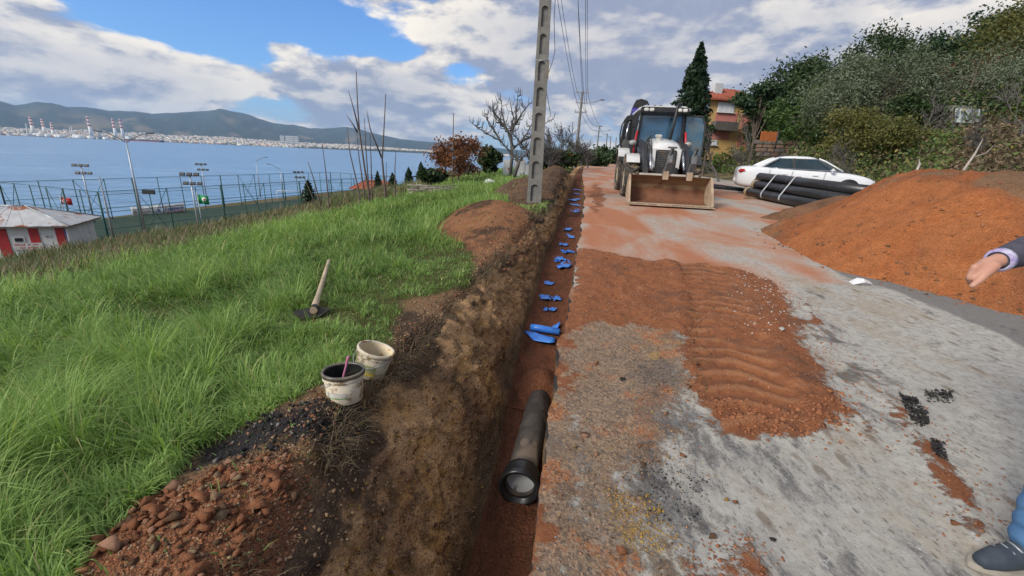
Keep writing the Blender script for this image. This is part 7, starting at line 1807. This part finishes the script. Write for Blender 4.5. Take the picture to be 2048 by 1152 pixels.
# ------------------------------------------------------------------ orange and red house, sheds, yard
def build_house():
    Y = 50.0; a, b = at_y(1397, 285, Y), at_y(1515, 285, Y+1); W_ = math.hypot(b.x-a.x, b.y-a.y); ang = math.atan2(b.y-a.y, b.x-a.x)
    zb = at_y(1430, 291, Y).z-1.5; ze = at_y(1400, 196, Y).z; H = ze-zb
    h = thing('orange_house', 'two storey orange and salmon house with a red tiled roof', 'house', (a.x, a.y, zb), ang)
    org = pm('house_orange', (.55, .36, .14), (.48, .31, .12), .8, .85); sal = pm('house_salmon', (.52, .20, .16), (.46, .17, .14), .8, .85); fr = WHT; tile = pm('house_tile', (.36, .10, .055), (.26, .075, .045), 3, .85)
    bl = pm('blind_white', (.66, .68, .70), (.55, .57, .6), 2, .6)
    D_ = 4.6
    MB().box((W_/2, D_/2, H/2), (W_, D_, H)).build('wall', org, h)
    def zpx(y): return at_y(1430, y, Y).z-zb
    def xpx(x): return (at_y(x, 230, Y).x-a.x)/math.cos(ang)
    for x0, x1, y0, y1 in ((1394, 1416, 196, 291), (1433, 1470, 196, 204), (1433, 1480, 223, 244), (1425, 1470, 262, 278), (1490, 1512, 196, 204), (1490, 1512, 223, 290)):
        X0, X1, Z0, Z1 = xpx(x0), xpx(x1), zpx(y1), zpx(y0); MB().box(((X0+X1)/2, -.02, (Z0+Z1)/2), (X1-X0, .05, Z1-Z0)).build('salmon_panel', sal, h)
    for x0, x1, y0, y1 in ((1396, 1416, 202, 222), (1434, 1470, 203, 223), (1492, 1508, 204, 223), (1424, 1446, 280, 290)):
        X0, X1, Z0, Z1 = xpx(x0), xpx(x1), zpx(y1), zpx(y0); w = MB().box(((X0+X1)/2, -.07, (Z0+Z1)/2), (X1-X0, .08, Z1-Z0), None, .02).build('window', fr, h)
        n = 2 if X1-X0 < 1.6 else 3
        for i in range(n): ww = (X1-X0)/n; MB().box((X0+ww*(i+.5), -.12, (Z0+Z1)/2), (ww*.84, .03, (Z1-Z0)*.84)).build('pane', bl if x0 > 1420 else pm('pane_blue', (.22, .27, .32), (.3, .35, .4), 2, .2), w)
        MB().box(((X0+X1)/2, -.15, Z0-.04), (X1-X0+.2, .2, .06)).build('sill', fr, w)
    MB().box((xpx(1450), -.5, zpx(252)), (xpx(1475)-xpx(1426), 1.0, .9)).build('balcony', pm('balcony_dark', (.12, .11, .10), (.08, .075, .07), 2, .9), h)
    zr_ = zpx(173)-H+.25
    rf = MB().add([(-.6, -.6, H), (W_+.6, -.6, H), (W_+.6, D_+.6, H), (-.6, D_+.6, H), (2.4, D_/2, H+zr_), (W_-2.4, D_/2, H+zr_), (-.6, -.6, H-.15), (W_+.6, -.6, H-.15), (W_+.6, D_+.6, H-.15), (-.6, D_+.6, H-.15)], [(0, 1, 5, 4), (1, 2, 5), (2, 3, 4, 5), (3, 0, 4), (0, 6, 7, 1), (1, 7, 8, 2), (2, 8, 9, 3), (3, 9, 6, 0), (6, 9, 8, 7)]).build('roof', tile, h)
    for k in range(22):
        f = k/21; x = -.6+(W_+1.2)*f; e = min(1, max(0, min((x+.6)/3.0, (W_+.6-x)/3.0))); MB().tube([(x, -.6, H+.03), (x, -.6+(D_/2+.6)*e, H+.03+zr_*e)], .045, 4).build('tile_row', tile, rf)
    MB().box((xpx(1439), 1.2, H+.9), (.9, .9, 1.6), None, .02).build('chimney', pm('chimney_white', (.55, .56, .56), None, 2), rf)
    MB().tube([(xpx(1421), 2.0, H+1.0), (xpx(1421), 2.0, H+3.2)], .03, 5).build('aerial', BLACKM, rf)
build_house()
def yard():
    a, b = at_y(1520, 284, 33), at_y(1610, 282, 32)
    w = thing('yard_wall', 'low stone yard wall on the bank before the house', 'wall', a, math.atan2(b.y-a.y, b.x-a.x)); L = math.hypot(b.x-a.x, b.y-a.y); rg = random.Random(8)
    stn = [pm('wall_stone', (.15, .13, .11), (.10, .09, .08), 3, .95, bump=.4), pm('wall_stone_warm', (.2, .13, .09), (.14, .09, .07), 3, .95, bump=.4)]
    z = -1.0
    for row in range(4):
        x = -rg.uniform(0, .4); h = rg.uniform(.24, .32)
        while x < L:
            ww = rg.uniform(.4, .8); MB().box((x+ww/2, rg.uniform(-.02, .02), z+h/2), (ww-.03, .4, h-.03), None, .03).build('stone', rg.choice(stn), w); x += ww
        z += h
    g0 = at_y(1536, 279, 31.2); o = thing('orange_gate', 'orange boarded gate in the yard wall', 'gate', g0, R(8))
    for k in range(6): MB().box((k*.2-.5, 0, .2), (.18, .05, .6+.06*(k % 2))).build('board', pm('gate_orange', (.45, .14, .04), (.36, .11, .035), 4, .8), o)
    MB().tube([(.65, 0, -.6), (.68, 0, .6)], .06, 7).build('gate_post', BLACKM, o)
yard()
def sheds():
    for (x0, x1, yt, yb, Y, lab, kk) in ((1935, 2060, 172, 205, 29, 'long pale greenhouse shed roof on the slope', 1), (1905, 1960, 218, 246, 24, 'small pale sheet lean-to among the bushes', 2)):
        a, b = at_y(x0, yb, Y), at_y(x1, yt, Y); W_ = b.x-a.x; H = b.z-a.z
        o = thing('pale_shed', lab, 'shed', (a.x, Y, a.z-1.2), R(-6)); sheetm = pm('shed_sheet', (.52, .56, .55), (.42, .46, .46), 1.5, .5, stain=(.3, .3, .27), stain_scale=1.2, stain_lo=.58)
        n = 8 if kk == 1 else 4
        for i in range(n): MB().box((W_*(i+.5)/n, 0, 1.2+H/2), (W_/n-.05, .06, H), Matrix.Rotation(R(-18), 3, 'X')).build('roof_sheet', sheetm, o)
        MB().box((W_/2, 1.3, .9), (W_*.95, 1.8, 2.4)).build('wall', pm('shed_wall', (.33, .31, .27), None, 2), o)
        for i in range(n+1): MB().box((W_*i/n, -.12, .9), (.07, .07, 2.0)).build('post', GALV, o)
    a = at_y(2010, 128, 34); o = thing('hill_house', 'terracotta roofed house high on the slope', 'house', (a.x, a.y, a.z-3), R(-10))
    MB().box((3, 3, 1.6), (7, 5, 3.2)).build('wall', pm('hill_wall', (.55, .5, .42), None, 1), o)
    MB().prism([(-1, 3.1), (7, 3.1), (5.2, 4.8), (.8, 4.8)], .2, 5.8).build('roof', pm('house_tile', (.36, .10, .055)), o)
    MB().box((2, .45, 1.8), (1.2, .1, 1.2)).build('window', WHT, o)
sheds()

# ------------------------------------------------------------------ the person pointing at the trench
def build_person():
    SK = pm('skin', (.50, .27, .19), (.44, .22, .155), 14, .55, spec=.35)
    JK = pm('jacket_cloth', (.075, .07, .095), (.05, .048, .065), 30, .9, bump=.3, bdist=.004); CUFF = pm('cuff_print', (.20, .13, .36), (.6, .6, .68), 26, .8)
    JN = pm('jeans', (.05, .13, .26), (.09, .19, .34), 9, .9, bump=.3, bdist=.004); SH = pm('shoe_dark', (.03, .04, .055), (.05, .06, .075), 12, .7); SOLE = pm('sole', (.33, .30, .25), None, 9)
    HAIR = pm('hair', (.025, .018, .014), (.04, .03, .022), 40, .6)
    fx, fy = 2.52, 1.60
    gz_ = ground_z(2.1, 1.4)
    per = thing('person', 'person in dark jacket and jeans reaching an arm out toward the trench', 'person', (fx, fy, gz_)); O = Vector(per.location)
    def cap(mb, pts, rad, n=12):
        """tapered limb with rounded ends"""
        P = [Vector(p)-O for p in pts]; d0 = (P[0]-P[1]).normalized(); d1 = (P[-1]-P[-2]).normalized()
        path = [P[0]+d0*rad[0]*.9, P[0]+d0*rad[0]*.6]+P+[P[-1]+d1*rad[-1]*.6, P[-1]+d1*rad[-1]*.9]; rr = [rad[0]*.4, rad[0]*.8]+list(rad)+[rad[-1]*.8, rad[-1]*.4]
        mb.tube(path, rr, n)
    def blob(mb, c, s, rot=None):
        M_ = Matrix.Translation(Vector(c)-O) @ (rot.to_4x4() if rot else Matrix()) @ Matrix.Diagonal((*s, 1)); mb.lathe([(math.sin(t)+1e-4, math.cos(t)) for t in np.linspace(math.pi, 0, 12)], 16, M_)
    def finish(mb, name, mat, vox, par=per, it=4):
        o = mb.build(name, mat, par); r_ = o.modifiers.new('remesh', 'REMESH'); r_.mode = 'VOXEL'; r_.voxel_size = vox; r_.use_smooth_shade = True
        s_ = o.modifiers.new('smooth', 'SMOOTH'); s_.iterations = it; s_.factor = .5; return o
    g = gz_
    pel = Vector((fx, fy, g+.95)); chest = Vector((fx-.03, fy, g+1.30)); neck = Vector((fx-.04, fy, g+1.50)); head = Vector((fx-.09, fy-.01, g+1.645))
    shR = Vector((fx-.05, fy+.19, g+1.42)); shL = Vector((fx-.01, fy-.19, g+1.42))
    # right arm reaches across to the front
    wr = at_y(1996, 521, 1.47); elR = wr+Vector((.235, .10, .035)); 
    elL = shL+Vector((.06, -.06, -.29)); wrL = elL+Vector((-.10, .02, -.25))
    hipR, hipL = pel+Vector((.0, .10, -.05)), pel+Vector((0, -.10, -.05))
    anL = Vector((2.175, 1.375, g+.10)); knL = Vector((2.19, 1.43, g+.50)); anR = Vector((2.98, 1.72, g+.10)); knR = Vector((2.78, 1.70, g+.50))
    b = MB()
    cap(b, [pel, pel+Vector((-.01, 0, .18)), chest], [.14, .125, .145]); cap(b, [shR, chest+Vector((0, 0, .06)), shL], [.06, .11, .06]); cap(b, [chest, neck, head+Vector((.02, 0, -.05))], [.08, .056, .058])
    blob(b, head+Vector((.015, 0, .02)), (.098, .076, .115)); blob(b, head+Vector((-.03, 0, -.055)), (.062, .052, .055))
    blob(b, head+Vector((-.098, 0, -.01)), (.022, .014, .026)); blob(b, head+Vector((-.088, 0, -.062)), (.016, .026, .010))
    for s_ in (-1, 1): blob(b, head+Vector((.02, s_*.078, .0)), (.022, .010, .032)); blob(b, head+Vector((-.078, s_*.034, .028)), (.02, .024, .010)); cap(b, [(hipR if s_ > 0 else hipL), (knR if s_ > 0 else knL), (anR if s_ > 0 else anL)], [.085, .055, .04])
    for s_, an in ((1, anR), (-1, anL)): cap(b, [an, an+Vector((-.14, 0, -.055))], [.038, .034])
    cap(b, [shR, elR, wr], [.05, .038, .026]); cap(b, [shL, elL, wrL], [.05, .038, .026])
    # right hand: palm, four fingers curled under, thumb on the camera side
    def h(x, y, Y): return at_y(x, y, Y)
    pc = h(1970, 530, 1.465)
    for i, (dy, l) in enumerate(((0, 1.0), (.021, 1.06), (.041, 1.0), (.059, .84))):
        Y = 1.445+dy; mcp = h(1949, 535+i*1.2, Y); pip = h(1949-11*l, 535+20*l+i*.8, Y+.002); dip = h(1949-5*l, 535+30*l, Y+.004); tip = h(1951, 535+33*l, Y+.006)
        cap(b, [wr.lerp(mcp, .35)+Vector((0, dy*.2, -.004)), wr.lerp(mcp, .75), mcp], [.0165, .0150, .0128], 10); cap(b, [mcp, pip], [.0122, .0108], 10); cap(b, [pip, dip], [.0105, .0098], 10); cap(b, [dip, tip], [.0096, .0085], 10)
    cap(b, [wr, pc], [.024, .024]); cap(b, [h(1988, 532, 1.44), h(1968, 550, 1.425), h(1956, 563, 1.42)], [.019, .0145, .0118], 10); cap(b, [h(1956, 563, 1.42), h(1944, 572, 1.42)], [.0115, .0095], 10)
    # left hand hanging relaxed
    for i in range(4):
        m0 = wrL+Vector((-.03+.0*i, -.01+.0*i, -.075))+Vector((.018*i-.02, 0, 0)); cap(b, [wrL+Vector((.008*i-.012, 0, -.02)), m0], [.015, .011], 8); cap(b, [m0, m0+Vector((-.006, .008, -.035-.004*(i in (1, 2))))], [.0095, .0085], 8); cap(b, [m0+Vector((-.006, .008, -.036)), m0+Vector((-.012, .024, -.058))], [.0085, .0075], 8)
    cap(b, [wrL+Vector((-.025, .0, -.02)), wrL+Vector((-.048, .012, -.06)), wrL+Vector((-.048, .02, -.088))], [.013, .0105, .0085], 8)
    body = finish(b, 'body', SK, .0055, per, 3)
    nail = h(1942.5, 573, 1.409); 
    # face details
    for s_ in (-1, 1): e = MB(); blob(e, head+Vector((-.082, s_*.034, .018)), (.010, .013, .010)); e.build('eye', pm('eye_white', (.7, .68, .65), (.1, .07, .05), 60, .2), body)
    hr = MB(); blob(hr, head+Vector((.03, 0, .045)), (.098, .086, .10)); blob(hr, head+Vector((.05, 0, -.01)), (.075, .08, .09)); finish(hr, 'hair', HAIR, .008)
    # jacket
    j = MB(); cap(j, [pel+Vector((0, 0, -.06)), pel+Vector((-.01, 0, .18)), chest, chest+Vector((0, 0, .10))], [.165, .155, .17, .13]); cap(j, [shR, chest+Vector((0, 0, .08)), shL], [.085, .12, .085])
    cu = wr.lerp(elR, .10)
    cap(j, [shR, elR+Vector((.0, .0, -.005)), elR.lerp(cu, .5)+Vector((0, 0, -.004)), cu], [.078, .056, .047, .039]); cap(j, [shL, elL, wrL.lerp(elL, .1)], [.078, .058, .045])
    for f in (.25, .42, .6, .8): cap(j, [cu.lerp(elR, f)+Vector((-.004, 0, 0)), cu.lerp(elR, f)+Vector((.006, .003, 0))], [.039+.017*f+.0035]*2)
    finish(j, 'jacket', JK, .008)
    ax = (wr-elR).normalized(); q = ax.to_track_quat('Z', 'Y').to_matrix().to_4x4(); M_ = Matrix.Translation(cu+ax*.012-O) @ q
    MB().lathe([(.036, -.012), (.0405, -.010), (.0405, .010), (.036, .016), (.031, .016)], 24, M_).build('cuff', CUFF, per)
    cl = MB(); cap(cl, [neck+Vector((0, 0, -.02)), neck+Vector((-.005, 0, .02))], [.074, .068]); finish(cl, 'collar', JK, .008)
    # trousers and shoes
    t = MB(); cap(t, [pel+Vector((0, -.05, -.02)), pel+Vector((0, .05, -.02))], [.145, .145])
    for hp, kn, an in ((hipR, knR, anR), (hipL, knL, anL)):
        cap(t, [hp, kn, kn.lerp(an, .55), an+Vector((0, 0, .0))], [.105, .080, .074, .072])
        for f in (.55, .72, .88): cap(t, [kn.lerp(an, f), kn.lerp(an, f)+Vector((-.012, 0, -.006))], [.0765]*2)
    finish(t, 'jeans', JN, .008)
    for an in (anR, anL):
        s_ = MB(); cap(s_, [an+Vector((.045, 0, -.045)), an+Vector((-.05, 0, -.042)), an+Vector((-.155, -.012, -.055)), an+Vector((-.20, -.015, -.062))], [.050, .052, .046, .036]); cap(s_, [an+Vector((.01, 0, 0)), an+Vector((-.06, 0, -.03))], [.050, .045])
        sh = finish(s_, 'shoe', SH, .007)
        out = [(.098*math.cos(t_) if False else 0, 0) for t_ in (0,)]
        c_ = an+Vector((-.075, -.006, 0))-O; ring = [(c_.x+.172*math.copysign(abs(math.cos(t_))**.8, math.cos(t_)), c_.y+.056*math.sin(t_)*(1+.12*math.cos(t_))) for t_ in np.linspace(0, 2*math.pi, 24, endpoint=False)]
        MB().prism(ring, an.z-O.z-.102, an.z-O.z-.076, None, 'Z').build('sole', SOLE, sh)
        for k in range(4): MB().tube([Vector((an.x-.055-.028*k, an.y-.03, an.z+.010-.010*k))-O, Vector((an.x-.06-.028*k, an.y, an.z+.018-.011*k))-O, Vector((an.x-.055-.028*k, an.y+.03, an.z+.010-.010*k))-O], .004, 5).build('lace', MATS['galvanised'], sh)
build_person()

# ------------------------------------------------------------------ the air: thin haze over the bay
def build_haze():
    x0, x1, y0, y1, z0, z1 = -14500, 12500, -400, 13500, -15.2, 900
    o = MB().box(((x0+x1)/2, (y0+y1)/2, (z0+z1)/2), (x1-x0, y1-y0, z1-z0)).build('haze', None)
    m_ = bpy.data.materials.new('haze_air'); m_.use_nodes = True; t = NT(m_.node_tree); t.n.clear()
    out = t.new('ShaderNodeOutputMaterial'); v = t.new('ShaderNodeVolumePrincipled'); v.inputs['Color'].default_value = (.48, .70, 1.0, 1); v.inputs['Density'].default_value = 6.5e-5; v.inputs['Anisotropy'].default_value = .1
    t.l.new(v.outputs[0], out.inputs['Volume']); o.data.materials.append(m_); tag(o, 'thin blue haze over the bay', kind='stuff')
build_haze()
